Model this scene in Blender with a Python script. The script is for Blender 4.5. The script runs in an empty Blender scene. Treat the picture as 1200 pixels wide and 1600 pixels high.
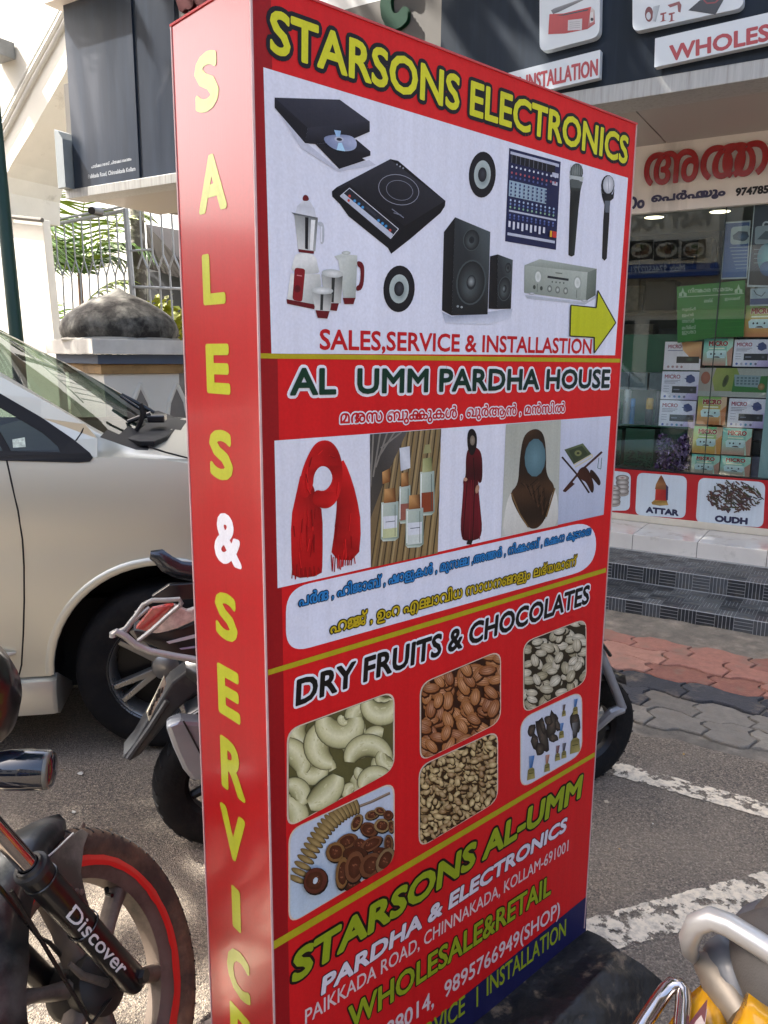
import bpy, bmesh, math, random
from mathutils import Vector, Matrix
from mathutils.geometry import tessellate_polygon
rnd = random.Random(7)
SC = bpy.context.scene
COL = SC.collection

# ---------------------------------------------------------------- camera (fitted to the sign's edges)
CAM = Vector((0.0, 0.0, 1.47))
YAW, PITCH, ROLL, FPX = 0.831463773, -0.195543105, 0.0078503988, 1223.937
FW = Vector((-math.sin(YAW)*math.cos(PITCH), math.cos(YAW)*math.cos(PITCH), math.sin(PITCH)))
R0 = Vector((math.cos(YAW), math.sin(YAW), 0)); U0 = R0.cross(FW)
RT = R0*math.cos(ROLL) + U0*math.sin(ROLL)
UP = -R0*math.sin(ROLL) + U0*math.cos(ROLL)
cd = bpy.data.cameras.new('camera'); co = bpy.data.objects.new('camera', cd); COL.objects.link(co)
cd.sensor_fit = 'VERTICAL'; cd.sensor_height = 24.0; cd.lens = 24.0*FPX/1600.0
cd.clip_start = 0.02; cd.clip_end = 500
mw = Matrix.Identity(4)
for i in range(3):
    mw[i][0] = RT[i]; mw[i][1] = UP[i]; mw[i][2] = -FW[i]; mw[i][3] = CAM[i]
co.matrix_world = mw
SC.camera = co

# ---------------------------------------------------------------- street frame: s along the shop front, t away from the road
AF = math.radians(16.2)
ES = Vector((math.cos(AF), math.sin(AF), 0)); ET = Vector((-math.sin(AF), math.cos(AF), 0)); EZ = Vector((0, 0, 1))
def W(s, t, z): return ES*s + ET*t + EZ*z

# ---------------------------------------------------------------- sky, sun, exposure
SUN_EL = math.radians(52)
_k = math.radians(20)
SUN_H = (-ES*math.cos(_k) - ET*math.sin(_k)).normalized()          # towards the sun: along the street from the left
SUN = (SUN_H*math.cos(SUN_EL) + EZ*math.sin(SUN_EL)).normalized()
wd = bpy.data.worlds.new('World'); SC.world = wd; wd.use_nodes = True
nt = wd.node_tree; bg = nt.nodes['Background']
sky = nt.nodes.new('ShaderNodeTexSky'); sky.sky_type = 'NISHITA'; sky.sun_disc = False
sky.sun_elevation = SUN_EL; sky.sun_rotation = math.atan2(SUN_H.x, SUN_H.y)
sky.air_density = 1.0; sky.dust_density = 6.0; sky.ozone_density = .6
nt.links.new(sky.outputs[0], bg.inputs[0]); bg.inputs[1].default_value = 0.14
sl = bpy.data.lights.new('sun', 'SUN'); sl.energy = 4.0; sl.angle = math.radians(0.55); sl.color = (1.0, 0.95, 0.87)
so = bpy.data.objects.new('sun', sl); COL.objects.link(so)
so.rotation_euler = (-SUN).to_track_quat('-Z', 'Y').to_euler(); so.location = (-20, 0, 25)
SC.view_settings.view_transform = 'Standard'; SC.view_settings.look = 'None'
SC.view_settings.exposure = 2.28; SC.view_settings.gamma = 1.0

# ---------------------------------------------------------------- pixel helpers (photo is 1200 x 1600)
def ray(x, y): return FW + RT*((x-600.0)/FPX) - UP*((y-800.0)/FPX)
def on_plane(x, y, p, n):
    d = ray(x, y); return CAM + d*((p-CAM).dot(n)/d.dot(n))
def on_ground(x, y, z=0.0): return on_plane(x, y, Vector((0, 0, z)), EZ)
def on_t(x, y, t): return on_plane(x, y, W(0, t, 0), ET)
def at_depth(x, y, d): return CAM + ray(x, y)*d
def ST(p): return (p.dot(ES), p.dot(ET), p.z)

# ---------------------------------------------------------------- colours and materials
def lin(c): return c/12.92 if c <= .04045 else ((c+.055)/1.055)**2.4
def H(h, k=1.0):
    h = h.lstrip('#'); return tuple(min(1, lin(int(h[i:i+2], 16)/255.0)*k) for i in (0, 2, 4))
MATS = {}
def mat(name, col, rough=.5, metal=0.0, coat=0.0, var=None, bump=None, spec=.5, dirt=None, aniso=None, trans=0.0, emit=0.0, stretch=None):
    """var=(scale, amount): value noise; bump=(scale, strength); dirt=(hex, scale, lo, hi): second colour by noise"""
    if name in MATS: return MATS[name]
    m = bpy.data.materials.new(name); m.use_nodes = True; n = m.node_tree.nodes; l = m.node_tree.links
    b = n['Principled BSDF']
    c = H(col) if isinstance(col, str) else col
    b.inputs['Base Color'].default_value = (*c, 1)
    b.inputs['Roughness'].default_value = rough; b.inputs['Metallic'].default_value = metal
    b.inputs['Coat Weight'].default_value = coat; b.inputs['Coat Roughness'].default_value = .06
    b.inputs['Specular IOR Level'].default_value = spec
    b.inputs['Transmission Weight'].default_value = trans
    if emit:
        b.inputs['Emission Color'].default_value = (*c, 1); b.inputs['Emission Strength'].default_value = emit
    tc = n.new('ShaderNodeTexCoord'); vec = tc.outputs['Object']
    if stretch:
        mp = n.new('ShaderNodeMapping'); mp.inputs['Scale'].default_value = stretch; l.new(vec, mp.inputs['Vector']); vec = mp.outputs['Vector']
    out = None
    if dirt:
        t = n.new('ShaderNodeTexNoise'); t.inputs['Scale'].default_value = dirt[1]; t.inputs['Detail'].default_value = 8; t.inputs['Roughness'].default_value = .65
        l.new(vec, t.inputs['Vector'])
        r = n.new('ShaderNodeMapRange'); r.inputs['From Min'].default_value = dirt[2]; r.inputs['From Max'].default_value = dirt[3]
        l.new(t.outputs['Fac'], r.inputs['Value'])
        x = n.new('ShaderNodeMixRGB'); x.inputs['Color1'].default_value = (*c, 1); x.inputs['Color2'].default_value = (*H(dirt[0]), 1)
        l.new(r.outputs['Result'], x.inputs['Fac']); out = x.outputs['Color']
    if var:
        t = n.new('ShaderNodeTexNoise'); t.inputs['Scale'].default_value = var[0]; t.inputs['Detail'].default_value = 6; t.inputs['Roughness'].default_value = .6
        l.new(vec, t.inputs['Vector'])
        r = n.new('ShaderNodeMapRange'); r.inputs['From Min'].default_value = .3; r.inputs['From Max'].default_value = .7
        r.inputs['To Min'].default_value = 1-var[1]; r.inputs['To Max'].default_value = 1+var[1]*.7
        l.new(t.outputs['Fac'], r.inputs['Value'])
        x = n.new('ShaderNodeMixRGB'); x.blend_type = 'MULTIPLY'; x.inputs['Fac'].default_value = 1
        if out: l.new(out, x.inputs['Color1'])
        else: x.inputs['Color1'].default_value = (*c, 1)
        l.new(r.outputs['Result'], x.inputs['Color2']); out = x.outputs['Color']
        rr = n.new('ShaderNodeMapRange'); rr.inputs['To Min'].default_value = max(0.02, rough-.12); rr.inputs['To Max'].default_value = min(1, rough+.12)
        l.new(t.outputs['Fac'], rr.inputs['Value']); l.new(rr.outputs['Result'], b.inputs['Roughness'])
    if out: l.new(out, b.inputs['Base Color'])
    if bump:
        t = n.new('ShaderNodeTexNoise'); t.inputs['Scale'].default_value = bump[0]; t.inputs['Detail'].default_value = 5
        l.new(vec, t.inputs['Vector'])
        bp = n.new('ShaderNodeBump'); bp.inputs['Strength'].default_value = bump[1]; bp.inputs['Distance'].default_value = .01
        l.new(t.outputs['Fac'], bp.inputs['Height']); l.new(bp.outputs['Normal'], b.inputs['Normal'])
    MATS[name] = m; return m

def print_mat(name, spec=.5, rough=.42, coat=.25, stripe=0.0, weave=(1, 1, 60), fade=.06, bump=.05):
    """printed vinyl: colour from the mesh's own print colours, faint woven relief"""
    if name in MATS: return MATS[name]
    m = bpy.data.materials.new(name); m.use_nodes = True; n = m.node_tree.nodes; l = m.node_tree.links
    b = n['Principled BSDF']; b.inputs['Roughness'].default_value = rough; b.inputs['Specular IOR Level'].default_value = spec
    b.inputs['Coat Weight'].default_value = coat; b.inputs['Coat Roughness'].default_value = .22
    a = n.new('ShaderNodeVertexColor'); a.layer_name = 'print'
    tc = n.new('ShaderNodeTexCoord')
    t = n.new('ShaderNodeTexNoise'); t.inputs['Scale'].default_value = 3.1; t.inputs['Detail'].default_value = 6
    l.new(tc.outputs['Object'], t.inputs['Vector'])
    r = n.new('ShaderNodeMapRange'); r.inputs['From Min'].default_value = .3; r.inputs['From Max'].default_value = .7
    r.inputs['To Min'].default_value = 1-fade; r.inputs['To Max'].default_value = 1+fade*.5
    l.new(t.outputs['Fac'], r.inputs['Value'])
    x = n.new('ShaderNodeMixRGB'); x.blend_type = 'MULTIPLY'; x.inputs['Fac'].default_value = 1
    l.new(a.outputs['Color'], x.inputs['Color1']); l.new(r.outputs['Result'], x.inputs['Color2'])
    # print grain and faint vertical streaks
    gq = n.new('ShaderNodeTexNoise'); gq.inputs['Scale'].default_value = 240; gq.inputs['Detail'].default_value = 4; l.new(tc.outputs['Object'], gq.inputs['Vector'])
    g2 = n.new('ShaderNodeMapRange'); g2.inputs['From Min'].default_value = .3; g2.inputs['From Max'].default_value = .7; g2.inputs['To Min'].default_value = .94; g2.inputs['To Max'].default_value = 1.05; l.new(gq.outputs['Fac'], g2.inputs['Value'])
    mq = n.new('ShaderNodeMapping'); mq.inputs['Scale'].default_value = (70, 70, 1.2); l.new(tc.outputs['Object'], mq.inputs['Vector'])
    sq = n.new('ShaderNodeTexNoise'); sq.inputs['Scale'].default_value = 1.0; sq.inputs['Detail'].default_value = 3; l.new(mq.outputs['Vector'], sq.inputs['Vector'])
    s2 = n.new('ShaderNodeMapRange'); s2.inputs['From Min'].default_value = .3; s2.inputs['From Max'].default_value = .7; s2.inputs['To Min'].default_value = .95; s2.inputs['To Max'].default_value = 1.03; l.new(sq.outputs['Fac'], s2.inputs['Value'])
    ml = n.new('ShaderNodeMath'); ml.operation = 'MULTIPLY'; l.new(g2.outputs['Result'], ml.inputs[0]); l.new(s2.outputs['Result'], ml.inputs[1])
    x2 = n.new('ShaderNodeMixRGB'); x2.blend_type = 'MULTIPLY'; x2.inputs['Fac'].default_value = 1; l.new(x.outputs['Color'], x2.inputs['Color1']); l.new(ml.outputs[0], x2.inputs['Color2']); x = x2
    l.new(x.outputs['Color'], b.inputs['Base Color'])
    mp = n.new('ShaderNodeMapping'); mp.inputs['Scale'].default_value = weave; l.new(tc.outputs['Object'], mp.inputs['Vector'])
    w = n.new('ShaderNodeTexNoise'); w.inputs['Scale'].default_value = 6; w.inputs['Detail'].default_value = 4; l.new(mp.outputs['Vector'], w.inputs['Vector'])
    bp = n.new('ShaderNodeBump'); bp.inputs['Strength'].default_value = bump; bp.inputs['Distance'].default_value = .004
    l.new(w.outputs['Fac'], bp.inputs['Height']); l.new(bp.outputs['Normal'], b.inputs['Normal'])
    MATS[name] = m; return m

# ---------------------------------------------------------------- objects
def tag(o, label=None, cat=None, group=None, kind=None):
    if label: o['label'] = label
    if cat: o['category'] = cat
    if group: o['group'] = group
    if kind: o['kind'] = kind
    return o
def thing(name, loc, label, cat, group=None):
    o = bpy.data.objects.new(name, None); o.empty_display_size = .1; COL.objects.link(o); o.location = loc
    return tag(o, label, cat, group)
def root_loc(p):
    v = Vector((0, 0, 0))
    while p is not None: v += Vector(p.location); p = p.parent
    return v

class MB:
    """collects vertices and faces in world space; build() links ONE mesh object"""
    def __init__(s): s.v = []; s.f = []; s.c = []; s.mi = []
    def add(s, verts, faces, col=None, mi=0):
        o = len(s.v); s.v += [Vector(p) for p in verts]
        s.f += [tuple(i+o for i in f) for f in faces]; s.mi += [mi]*len(faces)
        if col is not None: s.c += list(col) if isinstance(col, list) else [col]*len(verts)
        return s
    def box(s, o, ex, ey, ez, mi=0):
        """box from corner o with edge vectors"""
        o, ex, ey, ez = map(Vector, (o, ex, ey, ez))
        v = [o, o+ex, o+ex+ey, o+ey, o+ez, o+ex+ez, o+ex+ey+ez, o+ey+ez]
        return s.add(v, [(0, 3, 2, 1), (4, 5, 6, 7), (0, 1, 5, 4), (1, 2, 6, 5), (2, 3, 7, 6), (3, 0, 4, 7)], mi=mi)
    def cbox(s, c, ex, ey, ez, mi=0):
        return s.box(Vector(c)-(Vector(ex)+Vector(ey)+Vector(ez))/2, ex, ey, ez, mi)
    def prism(s, pts, ext, mi=0):
        """closed 3D polygon pushed along ext"""
        pts = [Vector(p) for p in pts]; n = len(pts); ext = Vector(ext)
        tri = tessellate_polygon([pts])
        v = pts+[p+ext for p in pts]
        return s.add(v, [tuple(t) for t in tri]+[tuple(i+n for i in reversed(t)) for t in tri]+[(i, (i+1) % n, (i+1) % n+n, i+n) for i in range(n)], mi=mi)
    def tube(s, pts, r, seg=10, mi=0, cap=True, flat=None):
        """swept tube; r number or list; flat=(vector, k): squash along vector"""
        pts = [Vector(p) for p in pts]; n = len(pts)
        rs = r if isinstance(r, (list, tuple)) else [r]*n
        o = len(s.v); prev = None
        for i, p in enumerate(pts):
            d = (pts[min(i+1, n-1)]-pts[max(i-1, 0)]).normalized()
            if prev is None:
                a = d.orthogonal().normalized()
            else:
                a = (prev-d*prev.dot(d))
                a = a.normalized() if a.length > 1e-6 else d.orthogonal().normalized()
            prev = a; b = d.cross(a)
            for k in range(seg):
                w = (a*math.cos(2*math.pi*k/seg)+b*math.sin(2*math.pi*k/seg))*rs[i]
                if flat: w = w - flat[0]*(w.dot(flat[0])*(1-flat[1]))
                s.v.append(p+w)
        nf = 0
        for i in range(n-1):
            for k in range(seg):
                s.f.append((o+i*seg+k, o+i*seg+(k+1) % seg, o+(i+1)*seg+(k+1) % seg, o+(i+1)*seg+k)); nf += 1
        if cap:
            s.f.append(tuple(o+k for k in reversed(range(seg)))); s.f.append(tuple(o+(n-1)*seg+k for k in range(seg))); nf += 2
        s.mi += [mi]*nf
        return s
    def lathe(s, prof, c, ax, seg=32, mi=0, a0=0, a1=2*math.pi, ref=None):
        """prof: list of (radius, height along ax)"""
        c, ax = Vector(c), Vector(ax).normalized()
        a = ax.orthogonal().normalized() if ref is None else Vector(ref).normalized(); b = ax.cross(a)
        full = abs(a1-a0-2*math.pi) < 1e-6; m = seg if full else seg+1
        o = len(s.v)
        for r, h in prof:
            for k in range(m):
                t = a0+(a1-a0)*k/seg; s.v.append(c+ax*h+(a*math.cos(t)+b*math.sin(t))*r)
        nf = 0
        for i in range(len(prof)-1):
            for k in range(seg):
                k2 = (k+1) % m
                s.f.append((o+i*m+k, o+i*m+k2, o+(i+1)*m+k2, o+(i+1)*m+k)); nf += 1
        s.mi += [mi]*nf
        return s
    def grid(s, rows, mi=0, closed=False):
        """rows of equal numbers of points"""
        o = len(s.v); m = len(rows[0]); nf = 0
        for r in rows: s.v += [Vector(p) for p in r]
        for i in range(len(rows)-1):
            for k in range(m-(0 if closed else 1)):
                k2 = (k+1) % m
                s.f.append((o+i*m+k, o+i*m+k2, o+(i+1)*m+k2, o+(i+1)*m+k)); nf += 1
        s.mi += [mi]*nf
        return s
    def build(s, name, m=None, parent=None, smooth=False, bevel=0, sub=0, label=None, cat=None, group=None, kind=None, solid=0, angle=40):
        me = bpy.data.meshes.new(name); L = root_loc(parent) if parent else Vector((0, 0, 0))
        loc = Vector((0, 0, 0))
        if parent is None and s.v:                                  # top-level: origin at its own base
            n = len(s.v); loc = Vector((sum(p.x for p in s.v)/n, sum(p.y for p in s.v)/n, min(p.z for p in s.v))); L = loc
        me.from_pydata([p-L for p in s.v], [], s.f)
        ms = m if isinstance(m, (list, tuple)) else [m]
        for q in ms:
            if q: me.materials.append(q)
        if len(ms) > 1: me.polygons.foreach_set('material_index', s.mi)
        if s.c:
            at = me.color_attributes.new('print', 'FLOAT_COLOR', 'POINT')
            fl = []
            for c in s.c: fl += [c[0], c[1], c[2], 1.0]
            at.data.foreach_set('color', fl)
        else:
            bm = bmesh.new(); bm.from_mesh(me); bmesh.ops.recalc_face_normals(bm, faces=bm.faces); bm.to_mesh(me); bm.free()
        if smooth:
            me.polygons.foreach_set('use_smooth', [True]*len(me.polygons))
            if smooth != 'all':
                try: me.set_sharp_from_angle(angle=math.radians(angle))
                except Exception: pass
        me.update()
        o = bpy.data.objects.new(name, me); COL.objects.link(o); o.location = loc
        if parent: o.parent = parent
        if bevel:
            b = o.modifiers.new('bevel', 'BEVEL'); b.width = bevel; b.segments = 2; b.limit_method = 'ANGLE'; b.angle_limit = math.radians(35)
        if sub:
            q = o.modifiers.new('sub', 'SUBSURF'); q.levels = sub; q.render_levels = sub
        if solid:
            q = o.modifiers.new('solid', 'SOLIDIFY'); q.thickness = solid; q.offset = -1
        return tag(o, label, cat, group, kind)

def copy_tree(o, parent=None, dloc=None):
    c = o.copy(); COL.objects.link(c); c.parent = parent
    if dloc is not None: c.location = o.location+Vector(dloc)
    for ch in list(o.children): copy_tree(ch, c)
    return c

# ---------------------------------------------------------------- lettering
_TC = {}
def glyph_runs(text, overlaps=None, res=3):
    """outline polygons of a line of text (size 1): list of (points, is_hole) grouped per outer contour"""
    key = (text, res)
    if key in _TC: return _TC[key]
    text = text.replace('\u0d4d~', '~'); body = text.replace('~', '')
    cu = bpy.data.curves.new('lettering_source', 'FONT'); cu.body = body; cu.size = 1; cu.resolution_u = res
    o = bpy.data.objects.new('lettering_source', cu); COL.objects.link(o)
    if '~' in text:                                                  # '~' pulls the next letter over the one before (joined consonants)
        i = 0
        for ch in text:
            if ch == '~':
                if i > 0: cu.body_format[i-1].kerning = -21.0
            else: i += 1
    dg = bpy.context.evaluated_depsgraph_get(); dg.update()
    cv = o.evaluated_get(dg).to_curve(dg)
    loops = []
    for sp in cv.splines:
        pts = []
        if sp.type == 'BEZIER':
            bp = sp.bezier_points; n = len(bp)
            for i in range(n):
                p0, p1 = bp[i], bp[(i+1) % n]
                a, b, c, d = p0.co, p0.handle_right, p1.handle_left, p1.co
                straight = (b-a).cross(d-a).length < 1e-5 and (c-a).cross(d-a).length < 1e-5
                k = 1 if straight else res
                for j in range(k):
                    u = j/k; q = a*(1-u)**3+b*3*u*(1-u)**2+c*3*u*u*(1-u)+d*u**3
                    pts.append((q.x, q.y))
        else:
            pts = [(p.co.x, p.co.y) for p in sp.points]
        q = [pts[0]]
        for p in pts[1:]:
            if (p[0]-q[-1][0])**2+(p[1]-q[-1][1])**2 > 1e-7: q.append(p)
        if len(q) > 2: loops.append(q)
    o.evaluated_get(dg).to_curve_clear()
    bpy.data.objects.remove(o); bpy.data.curves.remove(cu)
    def area(p): return sum(p[i][0]*p[(i+1) % len(p)][1]-p[(i+1) % len(p)][0]*p[i][1] for i in range(len(p)))/2
    def inside(pt, p):
        r = False; j = len(p)-1
        for i in range(len(p)):
            if (p[i][1] > pt[1]) != (p[j][1] > pt[1]) and pt[0] < (p[j][0]-p[i][0])*(pt[1]-p[i][1])/(p[j][1]-p[i][1])+p[i][0]: r = not r
            j = i
        return r
    ar = [area(p) for p in loops]
    if not loops: return []
    outs = []; holes = []
    for i, p in enumerate(loops):
        box = None
        for j, q in enumerate(loops):
            if j != i and abs(ar[j]) > abs(ar[i]) and all(inside(c, q) for c in p[::max(1, len(p)//5)]) and (box is None or abs(ar[j]) < abs(ar[box])): box = j
        if box is not None and ar[box]*ar[i] < 0: holes.append((i, box))
        else: outs.append([p])
    for i, j in holes:
        for g in outs:
            if g[0] is loops[j]: g.append(loops[i]); break
    _TC[key] = outs
    return outs
def text_box(outs):
    xs = [p[0] for g in outs for p in g[0]]; ys = [p[1] for g in outs for p in g[0]]
    return min(xs), min(ys), max(xs), max(ys)
CAPH = None
def cap_height():
    global CAPH
    if CAPH is None:
        b = text_box(glyph_runs('H')); CAPH = b[3]
    return CAPH
def lay_text(mb, text, P0, PX, PY, N, col=None, bold=0.0, lift=0.0, res=3, fit='cap', mi=0, colfn=None, inset=0.0):
    """text on a plane: P0 lower left, P0+PX end of the baseline, P0+PY top of the capitals; N outward normal.
    bold is stroke half-width in units of the capital height."""
    outs = glyph_runs(text, res=res)
    if not outs: return
    x0, y0, x1, y1 = text_box(outs)
    if fit == 'cap': y0, y1 = 0.0, cap_height()
    sx, sy = 1/(x1-x0), 1/(y1-y0)
    wx, wy = PX.length, PY.length
    hb = bold*wy
    inset = inset*wy
    PX2 = PX*(max(.01, 1-2*inset/wx)); PY2 = PY*(max(.01, 1-2*inset/wy)); P = P0+PX*(inset/wx)+PY*(inset/wy)
    def mp(p, k=0.0): return P+PX2*((p[0]-x0)*sx)+PY2*((p[1]-y0)*sy)+N*(lift+k)
    step = 5e-6; q = 0
    for g in outs:
        q = (q+1) % 6
        pts3 = [[mp(p, q*step) for p in c] for c in g]
        flat = [p for c in pts3 for p in c]
        tri = tessellate_polygon(pts3)
        cc = [colfn(p) for p in flat] if colfn else [col]*len(flat)
        mb.add(flat, [tuple(t) for t in tri], cc if col is not None or colfn else None, mi)
        if hb > 0:
            for c in pts3:
                n = len(c)
                for i in range(n):
                    a, b = c[i], c[(i+1) % n]; d = b-a
                    if d.length < 1e-7: continue
                    d.normalize(); w = N.cross(d)*hb
                    q = (q+1) % 23; k = N*(step*(q+7))
                    v = [a-w+k, b-w+k, b+w+k, a+w+k]
                    mb.add(v, [(0, 1, 2, 3)], ([colfn(p) for p in v] if colfn else [col]*4) if col is not None or colfn else None, mi)
                    pr = (a-c[i-1])
                    if pr.length > 1e-7 and pr.normalized().dot(d) < .985:
                        k = N*(step*(q+31)); e = w; f = d*hb
                        v = [a+k+e*math.cos(j*math.pi/4)+f*math.sin(j*math.pi/4) for j in range(8)]
                        mb.add(v, [tuple(range(8))], ([colfn(p) for p in v] if colfn else [col]*8) if col is not None or colfn else None, mi)

# ---------------------------------------------------------------- flat print
class Pic:
    """printed picture on a plane, every stroke a hair above the one before; points given as photo pixels"""
    def __init__(s, P, N, lift=.0006, clip=None, step=2.0e-5):
        s.P, s.N = P, N; s.mb = MB(); s.h = lift; s.step = step; s.clip = clip
    def _tri(s, a, b, c):
        """a,b,c: (x, y, colour) clipped against convex clip polygon in pixels"""
        poly = [a, b, c]
        if s.clip:
            cp = s.clip; n = len(cp)
            for i in range(n):
                (x1, y1), (x2, y2) = cp[i], cp[(i+1) % n]; out = []
                def sd(p): return (x2-x1)*(p[1]-y1)-(y2-y1)*(p[0]-x1)
                for j in range(len(poly)):
                    p, q = poly[j], poly[(j+1) % len(poly)]; dp, dq = sd(p), sd(q)
                    if dp >= 0: out.append(p)
                    if (dp > 0) != (dq > 0) and abs(dp-dq) > 1e-9:
                        u = dp/(dp-dq)
                        out.append((p[0]+(q[0]-p[0])*u, p[1]+(q[1]-p[1])*u, tuple(p[2][k]+(q[2][k]-p[2][k])*u for k in range(3))))
                poly = out
                if len(poly) < 3: return
        s.mb.add([s.P(p[0], p[1])+s.N*s.h for p in poly], [tuple(range(len(poly)))], [p[2] for p in poly])
    def poly(s, pts, col):
        s.h += s.step
        cols = col if isinstance(col, list) else [col]*len(pts)
        tri = tessellate_polygon([[Vector((p[0], p[1], 0)) for p in pts]])
        for t in tri:
            s._tri(*[(pts[i][0], pts[i][1], cols[i]) for i in t])
        return s
    def spoly(s, pts, col, it=2):
        """polygon with its corners rounded off"""
        cols = col if isinstance(col, list) else [col]*len(pts)
        for _ in range(it):
            q, c = [], []
            for i in range(len(pts)):
                a, b = pts[i], pts[(i+1) % len(pts)]; ca, cb = cols[i], cols[(i+1) % len(pts)]
                for u in (.25, .75):
                    q.append((a[0]*(1-u)+b[0]*u, a[1]*(1-u)+b[1]*u)); c.append(tuple(ca[k]*(1-u)+cb[k]*u for k in range(3)))
            pts, cols = q, c
        return s.poly(pts, cols)
    def ell(s, cx, cy, rx, ry, rot=0, ci=(1, 1, 1), ce=None, hl=(0, 0), n=14, wob=0, bend=0):
        s.h += s.step; ce = ce or ci
        cr, sr = math.cos(rot), math.sin(rot)
        ring = []
        for k in range(n):
            a = 2*math.pi*k/n; f = 1+wob*rnd.uniform(-1, 1)
            x, y = rx*math.cos(a)*f, ry*math.sin(a)*f
            y += bend*(x/rx)**2*ry
            ring.append((cx+x*cr-y*sr, cy+x*sr+y*cr, ce))
        hx, hy = hl[0]*rx, hl[1]*ry
        c = (cx+hx*cr-hy*sr, cy+hx*sr+hy*cr, ci)
        for k in range(n): s._tri(c, ring[k], ring[(k+1) % n])
        return s
    def line(s, pts, w, col):
        for (x1, y1), (x2, y2) in zip(pts[:-1], pts[1:]):
            d = math.hypot(x2-x1, y2-y1) or 1; nx, ny = -(y2-y1)/d*w/2, (x2-x1)/d*w/2
            s.poly([(x1+nx, y1+ny), (x2+nx, y2+ny), (x2-nx, y2-ny), (x1-nx, y1-ny)], col)
        return s
    def text(s, t, bl, br, tl, col, bold=0.0, fit='cap', outline=None, res=3, out_w=.05):
        P0 = s.P(*bl); PX = s.P(*br)-P0; PY = s.P(*tl)-P0
        if outline:
            lay_text(s.mb, t, P0, PX, PY, s.N, outline, bold+out_w, s.h, res, fit, inset=bold); s.h += .0004
        lay_text(s.mb, t, P0, PX, PY, s.N, col, bold, s.h, res, fit, inset=bold); s.h += .0004
        return s
    def build(s, name, m, parent, **k): return s.mb.build(name, m, parent, **k)
def rquad(tl, tr, br, bl, r=.18, n=5):
    """rounded quadrilateral in pixels (clockwise on screen), r as a share of the short side"""
    c = [tl, tr, br, bl]; out = []
    L = [math.dist(c[i], c[(i+1) % 4]) for i in range(4)]; rad = r*min(L)
    for i in range(4):
        p, a, b = c[i], c[i-1], c[(i+1) % 4]
        ua = ((a[0]-p[0])/math.dist(a, p), (a[1]-p[1])/math.dist(a, p)); ub = ((b[0]-p[0])/math.dist(b, p), (b[1]-p[1])/math.dist(b, p))
        for k in range(n+1):
            u = k/n; w0, w1 = (1-u)**2, u**2                       # quadratic corner
            q = (p[0]+ua[0]*rad, p[1]+ua[1]*rad); z = (p[0]+ub[0]*rad, p[1]+ub[1]*rad)
            out.append((w0*q[0]+2*u*(1-u)*p[0]+w1*z[0], w0*q[1]+2*u*(1-u)*p[1]+w1*z[1]))
    return out
def Kz(x0, y0, s): return lambda x, y: (x0+x*s, y0+y*s)
# ================================================================ ground
def asphalt_mat():
    m = bpy.data.materials.new('asphalt'); m.use_nodes = True; n = m.node_tree.nodes; l = m.node_tree.links; b = n['Principled BSDF']
    tc = n.new('ShaderNodeTexCoord')
    def noise(s, d=6, r=.6):
        t = n.new('ShaderNodeTexNoise'); t.inputs['Scale'].default_value = s; t.inputs['Detail'].default_value = d; t.inputs['Roughness'].default_value = r
        l.new(tc.outputs['Object'], t.inputs['Vector']); return t.outputs['Fac']
    v = n.new('ShaderNodeTexVoronoi'); v.inputs['Scale'].default_value = 230; l.new(tc.outputs['Object'], v.inputs['Vector'])
    cr = n.new('ShaderNodeValToRGB'); e = cr.color_ramp.elements
    e[0].position = .0; e[0].color = (*H('37322d'), 1); e[1].position = 1; e[1].color = (*H('a59885'), 1)
    x = e.new(.35); x.color = (*H('5d554d'), 1); x = e.new(.7); x.color = (*H('7d7265'), 1)
    l.new(v.outputs['Color'], cr.inputs['Fac'])
    # dust patches
    r = n.new('ShaderNodeMapRange'); r.inputs['From Min'].default_value = .42; r.inputs['From Max'].default_value = .68; l.new(noise(1.7, 7), r.inputs['Value'])
    mx = n.new('ShaderNodeMixRGB'); mx.inputs['Color2'].default_value = (*H('83786a'), 1); l.new(cr.outputs['Color'], mx.inputs['Color1'])
    k = n.new('ShaderNodeMath'); k.operation = 'MULTIPLY'; k.inputs[1].default_value = .55; l.new(r.outputs['Result'], k.inputs[0]); l.new(k.outputs[0], mx.inputs['Fac'])
    # fine grain
    r2 = n.new('ShaderNodeMapRange'); r2.inputs['From Min'].default_value = .3; r2.inputs['From Max'].default_value = .7; r2.inputs['To Min'].default_value = .66; r2.inputs['To Max'].default_value = 1.5; l.new(noise(90, 5, .75), r2.inputs['Value'])
    mu = n.new('ShaderNodeMixRGB'); mu.blend_type = 'MULTIPLY'; mu.inputs['Fac'].default_value = 1; l.new(mx.outputs['Color'], mu.inputs['Color1']); l.new(r2.outputs['Result'], mu.inputs['Color2'])
    l.new(mu.outputs['Color'], b.inputs['Base Color']); b.inputs['Roughness'].default_value = .85
    ad = n.new('ShaderNodeMath'); ad.operation = 'ADD'; l.new(noise(160, 4, .7), ad.inputs[0]); l.new(v.outputs['Distance'], ad.inputs[1])
    bp = n.new('ShaderNodeBump'); bp.inputs['Strength'].default_value = .75; bp.inputs['Distance'].default_value = .006; l.new(ad.outputs[0], bp.inputs['Height']); l.new(bp.outputs['Normal'], b.inputs['Normal'])
    return m
m_asph = asphalt_mat()
g = MB(); g.add([(-120, -120, 0), (120, -120, 0), (120, 120, 0), (-120, 120, 0)], [(0, 1, 2, 3)]); g.build('ground', m_asph, kind='structure')

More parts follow.
